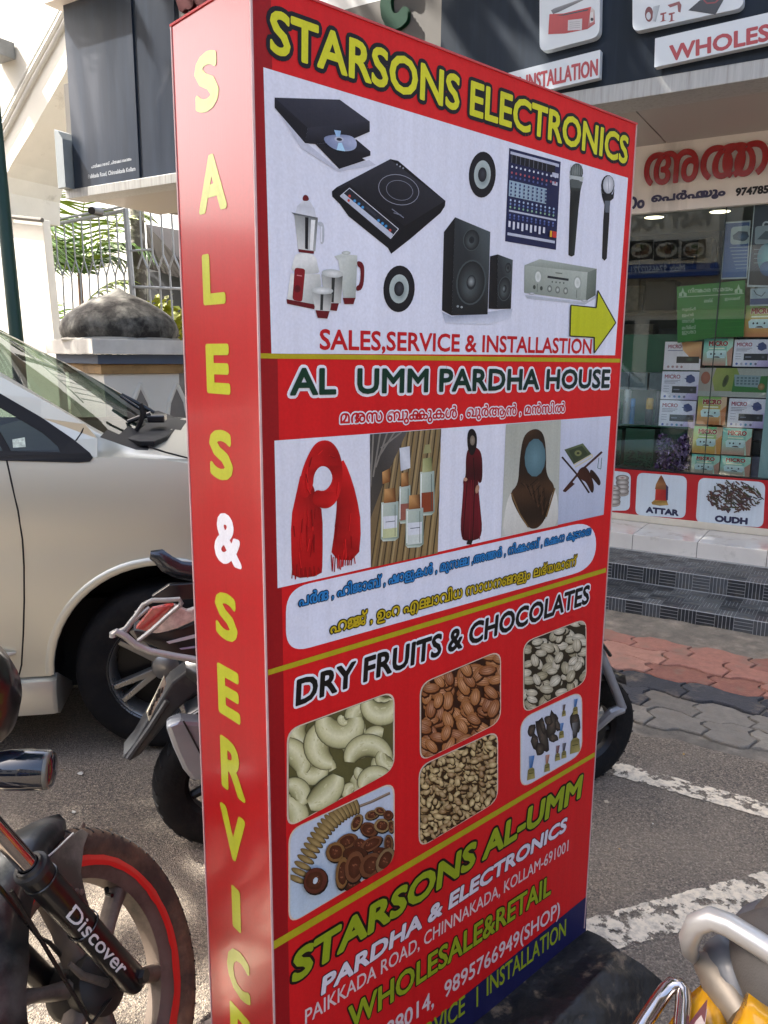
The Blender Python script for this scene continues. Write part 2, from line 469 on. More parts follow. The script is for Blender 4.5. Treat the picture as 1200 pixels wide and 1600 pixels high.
def worn_paint(name, col, lo, hi, scale):
    m = bpy.data.materials.new(name); m.use_nodes = True; n = m.node_tree.nodes; l = m.node_tree.links; b = n['Principled BSDF']
    b.inputs['Roughness'].default_value = .8
    tc = n.new('ShaderNodeTexCoord')
    def noise(s, d=8, r=.65):
        t = n.new('ShaderNodeTexNoise'); t.inputs['Scale'].default_value = s; t.inputs['Detail'].default_value = d; t.inputs['Roughness'].default_value = r
        l.new(tc.outputs['Object'], t.inputs['Vector']); return t.outputs['Fac']
    at = n.new('ShaderNodeVertexColor'); at.layer_name = 'print'                 # how much paint is left, thinner at the edges
    ad = n.new('ShaderNodeMath'); ad.operation = 'ADD'; l.new(noise(scale), ad.inputs[0]); l.new(at.outputs['Color'], ad.inputs[1])
    r = n.new('ShaderNodeMapRange'); r.inputs['From Min'].default_value = lo; r.inputs['From Max'].default_value = hi; l.new(ad.outputs[0], r.inputs['Value'])
    l.new(r.outputs['Result'], b.inputs['Alpha'])
    mx = n.new('ShaderNodeMixRGB'); mx.inputs['Color1'].default_value = (*H(col), 1); mx.inputs['Color2'].default_value = (*H('8d857b'), 1)
    q = n.new('ShaderNodeMapRange'); q.inputs['From Min'].default_value = .45; q.inputs['From Max'].default_value = .75; l.new(noise(38), q.inputs['Value']); l.new(q.outputs['Result'], mx.inputs['Fac']); l.new(mx.outputs['Color'], b.inputs['Base Color'])
    bp = n.new('ShaderNodeBump'); bp.inputs['Strength'].default_value = .5; bp.inputs['Distance'].default_value = .005; l.new(noise(150, 4), bp.inputs['Height']); l.new(bp.outputs['Normal'], b.inputs['Normal'])
    return m
m_line = worn_paint('worn_white_paint', 'dccfb8', .60, .66, 20)
def road_line(p0, p1, w, z=.004, n=40, k0=.34, name='painted_line'):
    d = (p1-p0).normalized(); a = Vector((-d.y, d.x, 0)); mb = MB(); rows = []; c = []
    for i in range(n+1):
        q = p0+(p1-p0)*(i/n); rows.append([q+a*(w*t)+EZ*z for t in (-.56, -.47, 0, .47, .56)]); c += [(k,)*3 for k in (-.2, k0*.9, k0, k0*.9, -.2)]
    mb.grid(rows); mb.c = c
    return mb.build(name, m_line, kind='structure')
def gz(p): return Vector((p[0], p[1], 0))
P1 = on_ground(1085, 1236); road_line(P1-ES*6, P1+ES*4, .105, n=120, k0=.17)
A2, B2 = on_ground(905, 1470), on_ground(1200, 1388)
dd = (B2-A2).normalized(); road_line(A2-dd*2.4, A2+dd*.95, .125, n=60, k0=.18)
for j in (1, 2): road_line(A2-dd*2.4-ES*2.75*j, A2+dd*.95-ES*2.75*j, .125, n=60, k0=.33)
road_line(A2-dd*2.4+ES*2.75, A2+dd*.95+ES*2.75, .125, n=60, k0=.33)

# ================================================================ pavement of interlocking pavers
pav = thing('pavement', W(-1, 3.6, 0), None, None); pav['kind'] = 'structure'
m_mort = mat('cement_mortar', '6d675e', .9, var=(14, .35), bump=(120, .8), dirt=('93897b', 6, .5, .7))
bed = MB(); 
rows = []
for i in range(121):
    s = -7+i*.1; j = rnd.uniform(-.03, .03)
    rows.append([W(s, 3.02+j, .0), W(s, 3.06+j*.5, .007), W(s, 3.5, .008), W(s, 4.2, .008), W(s, 4.30, .012+rnd.uniform(0, .012)), W(s, 4.42, .016+rnd.uniform(0, .016)), W(s, 4.47, .03)])
bed.grid(rows); bed.build('mortar_bed', m_mort, pav, smooth='all')
PCOL = {'pink': ('96685a', '85584b', 'a07565', '754a3f'), 'dark': ('3b3c41', '34353a', '434449'), 'grey': ('77726a', '827c72', '6b665f', '8a8377')}
def paver_mat(k, i): return mat('paver_%s_%d' % (k, i), PCOL[k][i], .85, var=(28, .22), bump=(110, .55), dirt=('6b6155', 7, .52, .72))
PW, PH = .285, .172
def stepw(u):
    u = u % 1.0                                                      # notched edge of an interlocking block
    for x0, x1, y0, y1 in ((0, .06, -1, -1), (.06, .2, -1, 1), (.2, .52, 1, .7), (.52, .66, .7, -.6), (.66, 1.0, -.6, -1)):
        if x0 <= u <= x1: return y0+(y1-y0)*(u-x0)/(x1-x0)
def jag(s, row): return 3.085+row*PH+.020*stepw(s/PW+row*.37)
NROW = 6
BANDS = ['grey', 'grey', 'dark', 'pink', 'pink', 'pink']
SIDE = ((0, 0), (.28, .012), (.45, .022), (.6, -.012), (.78, -.02), (1, 0))
pr = random.Random(4)
for row in range(NROW):
    off = (row % 2)*PW*.5+pr.uniform(-.02, .02); cuts = []; s_ = -4.6+off
    while s_ < 1.9:
        cuts.append(s_); s_ += PW*pr.choice((.62, .75, 1.0, 1.0, 1.12))
    for i in range(len(cuts)-1):
        s0, s1 = cuts[i], cuts[i+1]; jt = .005; w_ = s1-s0
        bot = [(s0+w_*k/10, jag(s0+w_*k/10, row)) for k in range(11)]
        top = [(s0+w_*k/10, jag(s0+w_*k/10, row+1)) for k in range(11)]
        rgt = [(s1+d_, bot[-1][1]+(top[-1][1]-bot[-1][1])*v) for v, d_ in SIDE[1:-1]]
        lft = [(s0+d_, bot[0][1]+(top[0][1]-bot[0][1])*v) for v, d_ in SIDE[1:-1]]
        outl = bot+rgt+list(reversed(top))+list(reversed(lft)); n = len(outl)
        cx, cy = sum(q[0] for q in outl)/n, sum(q[1] for q in outl)/n
        kx, ky = 1-2*jt/w_, 1-2*jt/PH
        outl = [(cx+(q[0]-cx)*kx+pr.uniform(-.0012, .0012), cy+(q[1]-cy)*ky+pr.uniform(-.0012, .0012)) for q in outl]
        zz = .018+pr.uniform(-.004, .005); tx, ty = pr.uniform(-.014, .014), pr.uniform(-.014, .014)
        def pz(q, h): return W(q[0], q[1], zz+h+(q[0]-cx)*tx+(q[1]-cy)*ty)
        mb = MB(); ins = [(cx+(q[0]-cx)*.975, cy+(q[1]-cy)*.955) for q in outl]
        v = [pz(q, 0) for q in ins]+[pz(q, -.004) for q in outl]+[pz(q, -.022) for q in outl]
        tri = tessellate_polygon([[Vector((q[0], q[1], 0)) for q in ins]])
        f = [tuple(t) for t in tri]+[(k, k+n, (k+1) % n+n, (k+1) % n) for k in range(n)]+[(k+n, k+2*n, (k+1) % n+2*n, (k+1) % n+n) for k in range(n)]
        mb.add(v, f)
        band = BANDS[row]
        if row == 1 and pr.random() < .12: band = 'dark'
        k = pr.choices(range(len(PCOL[band])), weights=[5, 3, 2, 1][:len(PCOL[band])])[0]
        mb.build('paver', paver_mat(band, k), pav)

# ================================================================ shop: steps, front, canopy
m_wtile = mat('white_floor_tile', 'cfcac2', .22, var=(3, .10), dirt=('9a958b', 7, .58, .8), coat=.3)
m_grout = mat('tile_grout', '5d5a55', .9, var=(30, .2))
m_dtile = mat('dark_strip_tile', '2b2f34', .35, var=(40, .25), dirt=('4d4a44', 12, .5, .75))
m_dtile2 = mat('dark_strip_tile_b', '4a4e52', .4, var=(40, .25), dirt=('555149', 12, .5, .75))
m_dgrout = mat('pale_tile_joint', 'a9abab', .9)
steps = thing('shop_steps', W(-1, 4.9, 0), 'two dark basket-weave tiled steps with a white tiled landing below the shop window', 'steps')
S0, S1 = -3.3, 1.6
T1, T2, T3, T4 = 4.447, 4.835, 5.250, 5.702
Z1, Z2, Z3 = .103, .208, .312
b = MB(); b.box(W(S0, T1+.0006, -.05), ES*(S1-S0), ET*(T4+2-T1), EZ*(Z1-.0006+.05)); b.build('lower_step_core', m_dgrout, steps)
b = MB(); b.box(W(S0, T2+.0006, Z1-.004), ES*(S1-S0), ET*(T4+2-T2), EZ*(Z2-Z1+.0034)); b.build('upper_step_core', m_dgrout, steps)
b = MB(); b.box(W(S0, T3+.006, Z2-.004), ES*(S1-S0), ET*(T4+2-T3), EZ*(Z3-Z2)); b.build('landing_core', m_grout, steps)
# one basket-weave square: five strips, shared by all; vertical and horizontal kinds
TS = .0968
def strip_tile(name, horiz, mm):
    mb = MB(); k = 5
    for i in range(k):
        a, c = -TS/2+TS*i/k+.0016, -TS/2+TS*(i+1)/k-.0016
        lo, hi = -TS/2+.001, TS/2-.001; h = .004+(.001 if (i*7+(3 if horiz else 0)) % 3 == 0 else 0)
        x0, x1, y0, y1 = (lo, hi, a, c) if horiz else (a, c, lo, hi)
        mb.box((x0, y0, -.003), (x1-x0, 0, 0), (0, y1-y0, 0), (0, 0, h+.003))
    o = mb.build(name, mm); me = o.data; bpy.data.objects.remove(o)
    # recentre
    zs = [v.co.z for v in me.vertices]; xs = [v.co.x for v in me.vertices]; ys = [v.co.y for v in me.vertices]
    dx, dy, dz = (min(xs)+max(xs))/2, (min(ys)+max(ys))/2, min(zs)+.003
    for v in me.vertices: v.co.x -= dx; v.co.y -= dy; v.co.z -= dz
    return me
TM = {(h, c): strip_tile('strip_tile', h, (m_dtile, m_dtile2)[c]) for h in (0, 1) for c in (0, 1)}
tr = random.Random(9)
def put_tile(c, ex, ey, ez, par, k):
    o = bpy.data.objects.new('strip_tile', TM[(par, k)]); COL.objects.link(o)
    M = Matrix.Identity(4)
    for i in range(3): M[i][0], M[i][1], M[i][2], M[i][3] = ex[i], ey[i], ez[i], c[i]-steps.location[i]
    o.parent = steps; o.matrix_local = M
sa, sb = -1.75, .45
ncol = int((sb-sa)/TS)
for i in range(ncol):
    s = sa+TS*(i+.5)
    for lev, (t0, t1, za, zb_) in enumerate(((T1, T2, 0, Z1), (T2, T3, Z1, Z2))):
        put_tile(W(s, t0+.003, zb_-TS/2-.002), ES, EZ, -ET, (i+lev) % 2, tr.randint(0, 1))
        nr = int((t1-t0)/TS+.02)
        for j in range(nr):
            put_tile(W(s, t0+.004+TS*(j+.5), zb_-.003), ES, ET, EZ, (i+j+lev) % 2, tr.randint(0, 1))
m_far = mat('strip_tile_sheet', '2e3236', .45, var=(60, .4))
for (u0, u1) in ((S0, sa-.003), (sa+ncol*TS+.003, S1)):
    for (t0, t1, zb_) in ((T1, T2, Z1), (T2, T3, Z2)):
        b = MB(); b.box(W(u0, t0-.0015, zb_-.1), ES*(u1-u0), ET*(t1-t0-.002), EZ*.1012); b.build('plain_tread', m_far, steps)
# paler patch tile at the left end of the steps
for i, s in enumerate([S0+.41*k for k in range(12)]):
    w = .41
    b = MB(); b.box(W(s+.002, T3, Z2+.002), ES*(w-.004), ET*.008, EZ*(Z3-Z2-.005)); b.build('riser_tile', m_wtile, steps, bevel=.001)
    b = MB(); b.box(W(s+.002, T3+.001, Z3-.006), ES*(w-.004), ET*(T4-T3-.003), EZ*.007); b.build('landing_tile', m_wtile, steps, bevel=.001)

shop = thing('shop', W(-1, 5.7, 0), 'shop with white sign board, glass display window and red picture band above the tiled steps', 'shop')
m_white = mat('painted_white_board', 'e8e2da', .5, var=(4, .08), dirt=('a39d94', 3, .52, .8), stretch=(1, 1, .2))
m_alu = mat('brushed_trim', 'a9a9a6', .42, .25, var=(8, .15), dirt=('8a8781', 5, .5, .75), stretch=(8, 8, .5))
m_soff = mat('soffit_panel', 'a39b94', .42, .0, var=(2, .08), coat=.15)
m_navy_r = mat('matt_navy_cladding', '1f2833', .5, 0, spec=.2, var=(3, .12), dirt=('2a3543', 2.5, .45, .75), stretch=(3, 3, .25))
m_navy = mat('navy_cladding', '232d3c', .34, 0, coat=.35, var=(3, .12), dirt=('303c4d', 2.5, .45, .75), stretch=(3, 3, .25))
m_dark = mat('dark_interior', '1b1d1f', .8, var=(4, .2))
m_frame = mat('dark_metal_frame', '1d1f21', .4, .4)
def P57(x, y): return on_t(x, y, T4)
NSH = -ET
vin_shop = print_mat('shop_print', rough=.4, coat=.3, weave=(1, 1, 1), fade=.05, bump=.03)
# base moulding, red band
b = MB(); b.box(W(S0, T4-.012, Z3+.002), ES*3.02, ET*.02, EZ*.048); b.build('base_moulding', mat('cream_moulding', 'c9c0ae', .5, var=(10, .1)), shop, bevel=.004)
b = MB(); b.box(W(S0, T4+.002, Z3+.048), ES*3.02, ET*.05, EZ*(.686-Z3-.048)); b.build('red_band', mat('red_band', 'a8131a', .4, coat=.3, var=(5, .08)), shop)
def shop_pic(lift=.0005, clip=None, t=T4+.002): return Pic(lambda x, y: on_t(x, y, t), NSH, lift, clip)
zs = Kz(940, 540, .216667)
def white_card(tl, tr, br, bl, r=.16):
    p = shop_pic(.0008); p.poly(rquad(tl, tr, br, bl, r), H('bfcad2')); p.build('white_picture_card', vin_shop, shop)
white_card(zs(-70, 885), zs(212, 917), zs(203, 1190), zs(-80, 1190)); white_card(zs(257, 915), zs(617, 942), zs(604, 1246), zs(242, 1222)); white_card(zs(700, 952), zs(1182, 985), zs(1165, 1312), zs(678, 1275))
p = shop_pic(.0012)
NV = H('15193f')
p.text('ATTAR', zs(318, 1205), zs(555, 1230), zs(320, 1160), NV, .09); p.build('lettering', vin_shop, shop)
p = shop_pic(.0012); p.text('OUDH', zs(815, 1270), zs(1052, 1292), zs(818, 1222), NV, .09); p.build('lettering', vin_shop, shop)
p = shop_pic(.0012)
p.poly([zs(360, 1130), zs(385, 1110), zs(470, 1115), zs(482, 1150), zs(420, 1155), zs(365, 1145)], [H('8a6a2c'), H('a98b45'), H('7a5a24'), H('b59752'), H('6d5020'), H('96783a')])
p.poly([zs(385, 1115), zs(390, 1030), zs(470, 1030), zs(465, 1118)], [H('a3231d'), H('b53a28'), H('8f1c18'), H('9c2019')])
p.poly([zs(385, 1035), zs(392, 1000), zs(415, 955), zs(430, 932), zs(445, 955), zs(465, 1000), zs(475, 1040)], [H('7b4a26'), H('9a6a3c'), H('6d4022'), H('8f6236'), H('5d381d'), H('7f5430'), H('6a4324')])
p.poly([zs(465, 1000), zs(482, 1020), zs(478, 1115), zs(465, 1118)], H('26264a'))
p.build('picture_of_perfume_flask', vin_shop, shop)
p = shop_pic(.0012); qr = random.Random(3)
for k in range(230):
    a = qr.uniform(0, 6.283); rr = qr.random()**.5; cx, cy = 960+190*rr*math.cos(a), 1090+105*rr*math.sin(a)
    an = qr.choice((qr.uniform(-.5, .9), qr.uniform(.2, 1.6))); L = qr.uniform(20, 60); w = qr.uniform(6, 13)
    c = mixc_ = tuple(x*(.45+.9*qr.random()) for x in H('5d4a40'))
    dx, dy = math.cos(an)*L/2, math.sin(an)*L/2; nx, ny = -math.sin(an)*w/2, math.cos(an)*w/2
    dk2 = tuple(x*.25 for x in c)
    p.poly([zs(cx-dx+nx, cy-dy+ny), zs(cx+dx+nx, cy+dy+ny), zs(cx+dx-nx, cy+dy-ny), zs(cx-dx-nx, cy-dy-ny)], [dk2, dk2, c, c])
p.build('picture_of_wood_chips', vin_shop, shop)
p = shop_pic(.0012)
for cx, cy in ((150, 985), (90, 1060)):
    for j in range(4):
        y = cy-30+j*32
        p.ell(*zs(cx, y+14), 10, 5, 0, H('a9a29a'), H('8d857d'), n=16); p.ell(*zs(cx, y), 10.5, 5, 0, H('c9c4bd'), H('5f5750'), n=16)
    p.ell(*zs(cx, cy-32), 6, 2.6, 0, H('7a4b3c'), H('c9c4bd'), n=12)
p.build('picture_of_rolls', vin_shop, shop)
# window: frame, panes
GZ0, GZ1 = .69, 2.437
sg0, sg1 = -3.2, -.42
smul = ST(P57(1119, 500))[0]
m_glass = bpy.data.materials.new('window_glass'); m_glass.use_nodes = True
_n = m_glass.node_tree.nodes; _l = m_glass.node_tree.links; _n.remove(_n['Principled BSDF'])
_t = _n.new('ShaderNodeBsdfTransparent'); _t.inputs[0].default_value = (.95, .985, .97, 1); _g = _n.new('ShaderNodeBsdfGlossy'); _g.inputs['Roughness'].default_value = .0; _g.inputs[0].default_value = (.95, 1, .98, 1)
_f = _n.new('ShaderNodeFresnel'); _f.inputs[0].default_value = 1.5; _a = _n.new('ShaderNodeMath'); _a.operation = 'MULTIPLY_ADD'; _a.inputs[1].default_value = .9; _a.inputs[2].default_value = .02
_m = _n.new('ShaderNodeMixShader'); _l.new(_f.outputs[0], _a.inputs[0]); _l.new(_a.outputs[0], _m.inputs[0]); _l.new(_t.outputs[0], _m.inputs[1]); _l.new(_g.outputs[0], _m.inputs[2]); _l.new(_m.outputs[0], _n['Material Output'].inputs[0])
for (u0, u1) in ((-3.2, -2.2), (-2.2, smul), (smul, sg1)):
    b = MB(); b.box(W(u0+.002, T4+.018, GZ0), ES*(u1-u0-.004), ET*.006, EZ*(GZ1-GZ0)); b.build('glass_pane', m_glass, shop)
for u in (smul,):
    b = MB(); b.box(W(u-.0025, T4+.016, GZ0), ES*.005, ET*.012, EZ*(GZ1-GZ0)); b.build('glass_joint', mat('dark_sealant', '20302c', .5), shop)
b = MB(); b.box(W(sg1, T4-.004, Z3), ES*.045, ET*.07, EZ*(GZ1-Z3)); b.build('door_jamb', m_frame, shop, bevel=.003)
b = MB(); b.box(W(S0-.05, T4-.004, Z3), ES*.05, ET*.07, EZ*(GZ1-Z3)); b.build('window_post', m_frame, shop, bevel=.003)
b = MB(); b.box(W(S0, T4+.006, GZ0-.006), ES*3.02, ET*.04, EZ*.012); b.build('window_sill', m_frame, shop)
# leaning white glass door edge at the right
b = MB(); b.box(W(sg1+.045, T4+.02, Z3), ES*1.2, ET*.01, EZ*(GZ1-Z3)); b.build('glass_door', m_glass, shop)
b = MB(); b.box(W(sg1+.05, T4+.036, 1.2), ES*.02, ET*.03, EZ*.3); b.build('door_handle', m_alu, shop, bevel=.004)
# sign board above the window
SB = T4-.03
b = MB(); b.box(W(S0, SB, GZ1), ES*(S1-S0), ET*.08, EZ*.46); b.build('sign_board', m_white, shop)
zm = Kz(960, 190, .2)
def board_text(t, bl, br, tl, m, bold, ext, name='sign_letter', fit='box', inset=True):
    P = lambda x, y: on_t(x, y, SB-.001)
    P0 = P(*bl); PX = P(*br)-P0; PY = EZ*((P(*tl)-P0).z); PX = ES*PX.dot(ES)
    m_ = MB(); lay_text(m_, t, P0, PX, PY, NSH, None, bold, ext, fit=fit, res=4, inset=bold if inset else 0)
    for k in range(1, 5): lay_text(m_, t, P0, PX, PY, NSH, None, bold*.985, ext*k/5, fit=fit, res=2, inset=bold if inset else 0)
    return m_.build(name, m, shop)
m_rl = mat('red_acrylic_letter', '9c1015', .22, coat=.5); m_pl = mat('purple_acrylic_letter', '241a45', .35, coat=.2); m_bl = mat('black_vinyl_letter', '17171a', .5)
board_text('അ', zm(228, 512), zm(650, 492), zm(228, 258), m_rl, .028, .02)
board_text('ത്~ത', zm(665, 468), zm(1192, 440), zm(665, 205), m_rl, .028, .02)
board_text('ർ', zm(1215, 420), zm(1480, 400), zm(1215, 150), m_rl, .028, .02)
board_text('റം', zm(90, 690), zm(236, 655), zm(90, 590), m_pl, .05, .004)
board_text('െപർഫ്~യൂം', zm(285, 650), zm(865, 605), zm(285, 560), m_pl, .05, .004)
board_text('9747850', zm(944, 584), zm(1250, 556), zm(944, 520), m_bl, .06, .002)
# canopy
CS0, CS1 = -6.42, 1.9
canopy = thing('shop_canopy', W(-2, 5.2, 2.8), 'flat projecting canopy with grey soffit and navy and white sign fascia over the shop', 'canopy')
TFR, TFL, ZC = 4.65, 4.84, 2.862
sR = ST(on_t(688, 100, TFR))[0]
sL1 = ST(on_t(271, 30, TFL))[0]; sL0 = ST(on_t(96, 150, TFL))[0]
sseam = ST(on_t(977, 157, TFR))[0]
for u0, u1 in ((CS0+.1, -3.2), (-3.2, sseam), (sseam, .1), (.1, CS1)):
    b = MB(); b.box(W(u0+.004, TFL+.03, ZC), ES*(u1-u0-.008), ET*(5.9-TFL), EZ*.03); b.build('soffit_panel', m_soff, canopy)
b = MB(); b.box(W(CS0+.1, TFL+.05, ZC+.031), ES*(CS1-CS0-.1), ET*1.9, EZ*.9); b.build('canopy_core', mat('canopy_core', '6d6a66', .8, var=(3, .1)), canopy)
b = MB(); b.box(W(sR-.1, TFR-.012, ZC-.004), ES*(CS1-sR), ET*.24, EZ*.09); b.build('fascia_trim', m_alu, canopy, bevel=.003)
b = MB(); b.box(W(sL0-.02, TFL-.012, ZC-.03), ES*(sR-.1-sL0+.0), ET*.2, EZ*.075); b.build('fascia_trim', m_alu, canopy, bevel=.003)
b = MB(); b.box(W(sR, TFR, ZC+.09), ES*(CS1-sR), ET*.2, EZ*1.5); b.build('navy_fascia', m_navy_r, canopy)
b = MB(); b.box(W(sL1+.0, TFL+.06, ZC+.05), ES*(sR-sL1-.004), ET*.12, EZ*1.6); b.build('white_fascia', mat('white_fascia', 'ececea', .5, var=(2, .06)), canopy)
# navy fascia at the left, two boards with a folded joint
sf = ST(on_t(212, 150, TFL))[0]
b = MB(); b.box(W(sL0+.10, TFL, ZC+.046), ES*(sf-sL0-.102), ET*.12, EZ*1.47); b.build('navy_fascia', m_navy, canopy)
b = MB(); b.box(W(sf+.002, TFL+.012, ZC+.046), ES*(sL1-sf-.004), ET*.11, EZ*1.6); b.build('navy_fascia', m_navy, canopy)
b = MB(); b.box(W(sL0-.02, TFL-.1, ZC+1.518), ES*.75, ET*.26, EZ*.06); b.build('fascia_ledge', m_white, canopy)
b = MB()
zp = on_t(112, 200, TFL-.08).z
b.prism([W(sL0-.02, TFL-.085, ZC+.046), W(sL0+.085, TFL-.085, ZC+.046), W(sL0+.085, TFL-.085, zp-.07), W(sL0+.03, TFL-.085, zp), W(sL0-.02, TFL-.085, zp+.02)], ET*.2); b.build('end_post', mat('grey_painted_post', '8f979b', .5, var=(6, .12)), canopy, bevel=.004)
def fas_text(t, bl, br, tl, T, fit='box', bold=.03, col='aeb4bb'):
    p = Pic(lambda x, y: on_t(x, y, T), NSH, .0006); p.text(t, bl, br, tl, H(col), bold, fit, res=2); p.build('lettering', vin_shop, canopy)
z0 = Kz(0, 0, .24167)
fas_text('പായിക്~കട റോഡ് , ചിന്~നക്~കട െകാല്~ലം', z0(590, 1092), z0(850, 1040), z0(590, 1065), TFL)
fas_text('Paikkada Road, Chinnakkada Kollam', z0(570, 1160), z0(876, 1108), z0(570, 1128), TFL)
# white light-box cards on the right navy fascia
def fcard(pts, name, r=.14, d=.05):
    q = [on_t(x, y, TFR) for x, y in rquad(*pts, r)]
    b = MB(); b.prism([v-ET*.055 for v in q], ET*d); b.build(name, mat('white_acrylic_card', 'ccd3d8', .35, coat=.3), canopy)
    return Pic(lambda x, y: on_t(x, y, TFR-.055), NSH, .0008)
zr = Kz(680, 0, .233333)
p = fcard((zr(722, -160), zr(1130, -260), zr(1118, 268), zr(722, 372)), 'picture_card')
rc = H('b02a26')
p.poly([zr(757, 230), zr(765, 95), zr(860, 90), zr(1045, 45), zr(1020, 195), zr(870, 225)], [rc, H('bd3a34'), rc, H('b5332d'), H('9a201d'), H('a32521')])
p.poly([zr(1045, 45), zr(1068, 70), zr(1070, 160), zr(1020, 195)], [H('c9c5c2'), H('b9b5b2'), H('a94440'), H('9a201d')]); p.poly([zr(1038, 85), zr(1058, 78), zr(1060, 145), zr(1036, 155)], H('c9c7c6')); p.ell(*zr(1050, 130), 2.4, 2.8, 0, H('15151a'), n=8)
p.poly([zr(890, 135), zr(985, 125), zr(982, 200), zr(888, 205)], H('bcb9bb'))
for k in range(4): p.line([zr(900, 150+k*13), zr(970, 144+k*13)], .8, H('8f8c90'))
p.poly([zr(815, 105), zr(960, 75), zr(1030, 60), zr(1020, 72), zr(860, 105)], H('2c2c30')); p.poly([zr(775, 70), zr(800, 55), zr(985, -10), zr(995, 0), zr(830, 80), zr(790, 95)], [H('77777a'), H('8d8d90'), H('9a9a9c'), H('6d6d70'), H('55555a'), H('66666a')])
p.build('picture_of_red_sealer', vin_shop, canopy)
zq = Kz(900, 0, .2625)
p = fcard((zq(352, -180), zq(1010, -280), zq(1006, 70), zq(352, 212)), 'picture_card')
p.ell(*zq(435, 85), 6.5, 12, 0, H('7d2f2d'), H('6a2422')); p.ell(*zq(432, 95), 3.5, 6, 0, H('bfc4c9')); p.poly([zq(460, 40), zq(500, 30), zq(475, 130), zq(455, 125)], [H('aeb5bb'), H('9aa1a8'), H('8d949b'), H('b5bbc1')])
for x in (520, 570): p.poly([zq(x-18, 80), zq(x+18, 72), zq(x+18, 80), zq(x+5, 84), zq(x+6, 120), zq(x+20, 122), zq(x-20, 132), zq(x-8, 122), zq(x-5, 90), zq(x-18, 90)], H('8a3a38'))
p.poly([zq(545, 30), zq(615, 8), zq(628, 30), zq(622, 75), zq(608, 70), zq(604, 30), zq(560, 45)], H('8a4a48'))
p.poly([zq(668, 62), zq(740, 0), zq(890, -20), zq(830, 88)], [H('1d1d22'), H('26262c'), H('2b2b30'), H('18181c')]); ering_ = None
p.line([zq(760, 0), zq(780, 20), zq(830, 15), zq(850, -5)], 2.2, H('8a2a28'))
p.build('picture_of_gym_weights', vin_shop, canopy)
p = fcard(((zr(-420, 740)), zr(1125, 355), zr(1118, 540), zr(-420, 900)), 'text_card', .02, .045); p.text('& INSTALLATION', zr(545, 622), zr(1090, 505), zr(545, 516), H('a8262b'), .035); p.build('lettering', vin_shop, canopy)
p = fcard((zq(485, 250), zq(1700, -25), zq(1700, 160), zq(480, 420)), 'text_card', .02, .045); p.text('WHOLESALE', zq(555, 368), zq(1420, 185), zq(555, 272), H('a8262b'), .05); p.build('lettering', vin_shop, canopy)
# coloured letters on the white fascia
def fas_letter(t, bl, br, tl, mm):
    P = lambda x, y: on_t(x, y, TFL+.06); P0 = P(*bl); PX = ES*(P(*br)-P0).dot(ES); PY = EZ*(P(*tl)-P0).z
    m_ = MB()
    for k in range(6): lay_text(m_, t, P0, PX, PY, NSH, None, .09, .01+.008*k, fit='box', inset=.05)
    m_.build('fascia_letter', mm, canopy)
m_dr = mat('dark_red_letter', '4d1018', .35, coat=.3); m_gn = mat('dark_green_letter', '0f3a26', .35, coat=.3)
fas_letter('സ', (283, 22), (335, 12), (283, -75), m_dr); fas_letter('ഫ', (345, 12), (440, 6), (345, -80), m_dr); fas_letter('C', (602, 52), (640, 42), (602, -30), m_gn)
# ================================================================ the standing sign
SX, SY, SWID, SDEP, SZ0, SZ1 = -0.9118, 0.6007, 0.9058, 0.2052, 0.10, 1.930
NF, NS = Vector((1, 0, 0)), Vector((0, -1, 0))
def PF(x, y): return on_plane(x, y, Vector((SX, 0, 0)), NF)
def PS(x, y): return on_plane(x, y, Vector((0, SY, 0)), NS)
RED, RED2, YEL, WHT, NAVY = H('c3161b'), H('8a0d14'), H('b9bd22'), H('d9dbe4'), H('1b1c48')
BLK, DK = H('0b0b10'), H('14141e')
vinyl = print_mat('printed_vinyl', spec=.18, rough=.5, coat=.0, weave=(1, 260, .6), fade=.07, bump=.10)
vinyl_side = print_mat('printed_vinyl_side', rough=.3, coat=.4, weave=(200, 1, .5), fade=.08, bump=.035)
for _q in (vinyl_side,): _q.node_tree.nodes['Principled BSDF'].inputs['Coat IOR'].default_value = 1.6; _q.node_tree.nodes['Principled BSDF'].inputs['Coat Roughness'].default_value = .12
sign = thing('standing_sign', (SX-SDEP/2, SY+SWID/2, 0), 'tall red double-faced standing advertising sign with product pictures and lettering', 'sign')
# box body with slightly wavy vinyl skin
m_edge = mat('white_sign_edge', 'b79a9b', .5, var=(30, .15))
m_back = mat('sign_back_vinyl', 'a5161b', .5, var=(6, .12))
b = MB(); b.box((SX-SDEP+.004, SY+.004, SZ0), (SDEP-.008, 0, 0), (0, SWID-.008, 0), (0, 0, SZ1-SZ0-.004)); b.build('box_frame', m_back, sign)
def skin(P00, EU, EV, N, nu, nv, amp, colf, seed):
    mb = MB(); r = random.Random(seed); ph = [r.uniform(0, 6.28) for _ in range(8)]
    cols = []; rows = []
    for j in range(nv+1):
        row = []
        for i in range(nu+1):
            u, v = i/nu, j/nv
            edge = min(1, 8*min(u, 1-u))*min(1, 10*min(v, 1-v))
            w = amp*edge*(.5*math.sin(9*v+ph[0]+2*u)+.35*math.sin(17*v+5*u+ph[1])+.3*math.sin(6*u+ph[2]+23*v*u)+.25*math.sin(31*v-9*u+ph[3]))
            row.append(P00+EU*u+EV*v+N*w); cols.append(colf(u, v))
        rows.append(row)
    mb.grid(rows); mb.c = cols
    return mb
Pf = Vector((SX, SY, SZ0)); Ps = Vector((SX-SDEP, SY, SZ0))
HH = SZ1-SZ0
def cf(u, v):
    z = SZ0+HH*v
    c = [RED[k] for k in range(3)]
    if u < .034: return RED2
    return tuple(c)
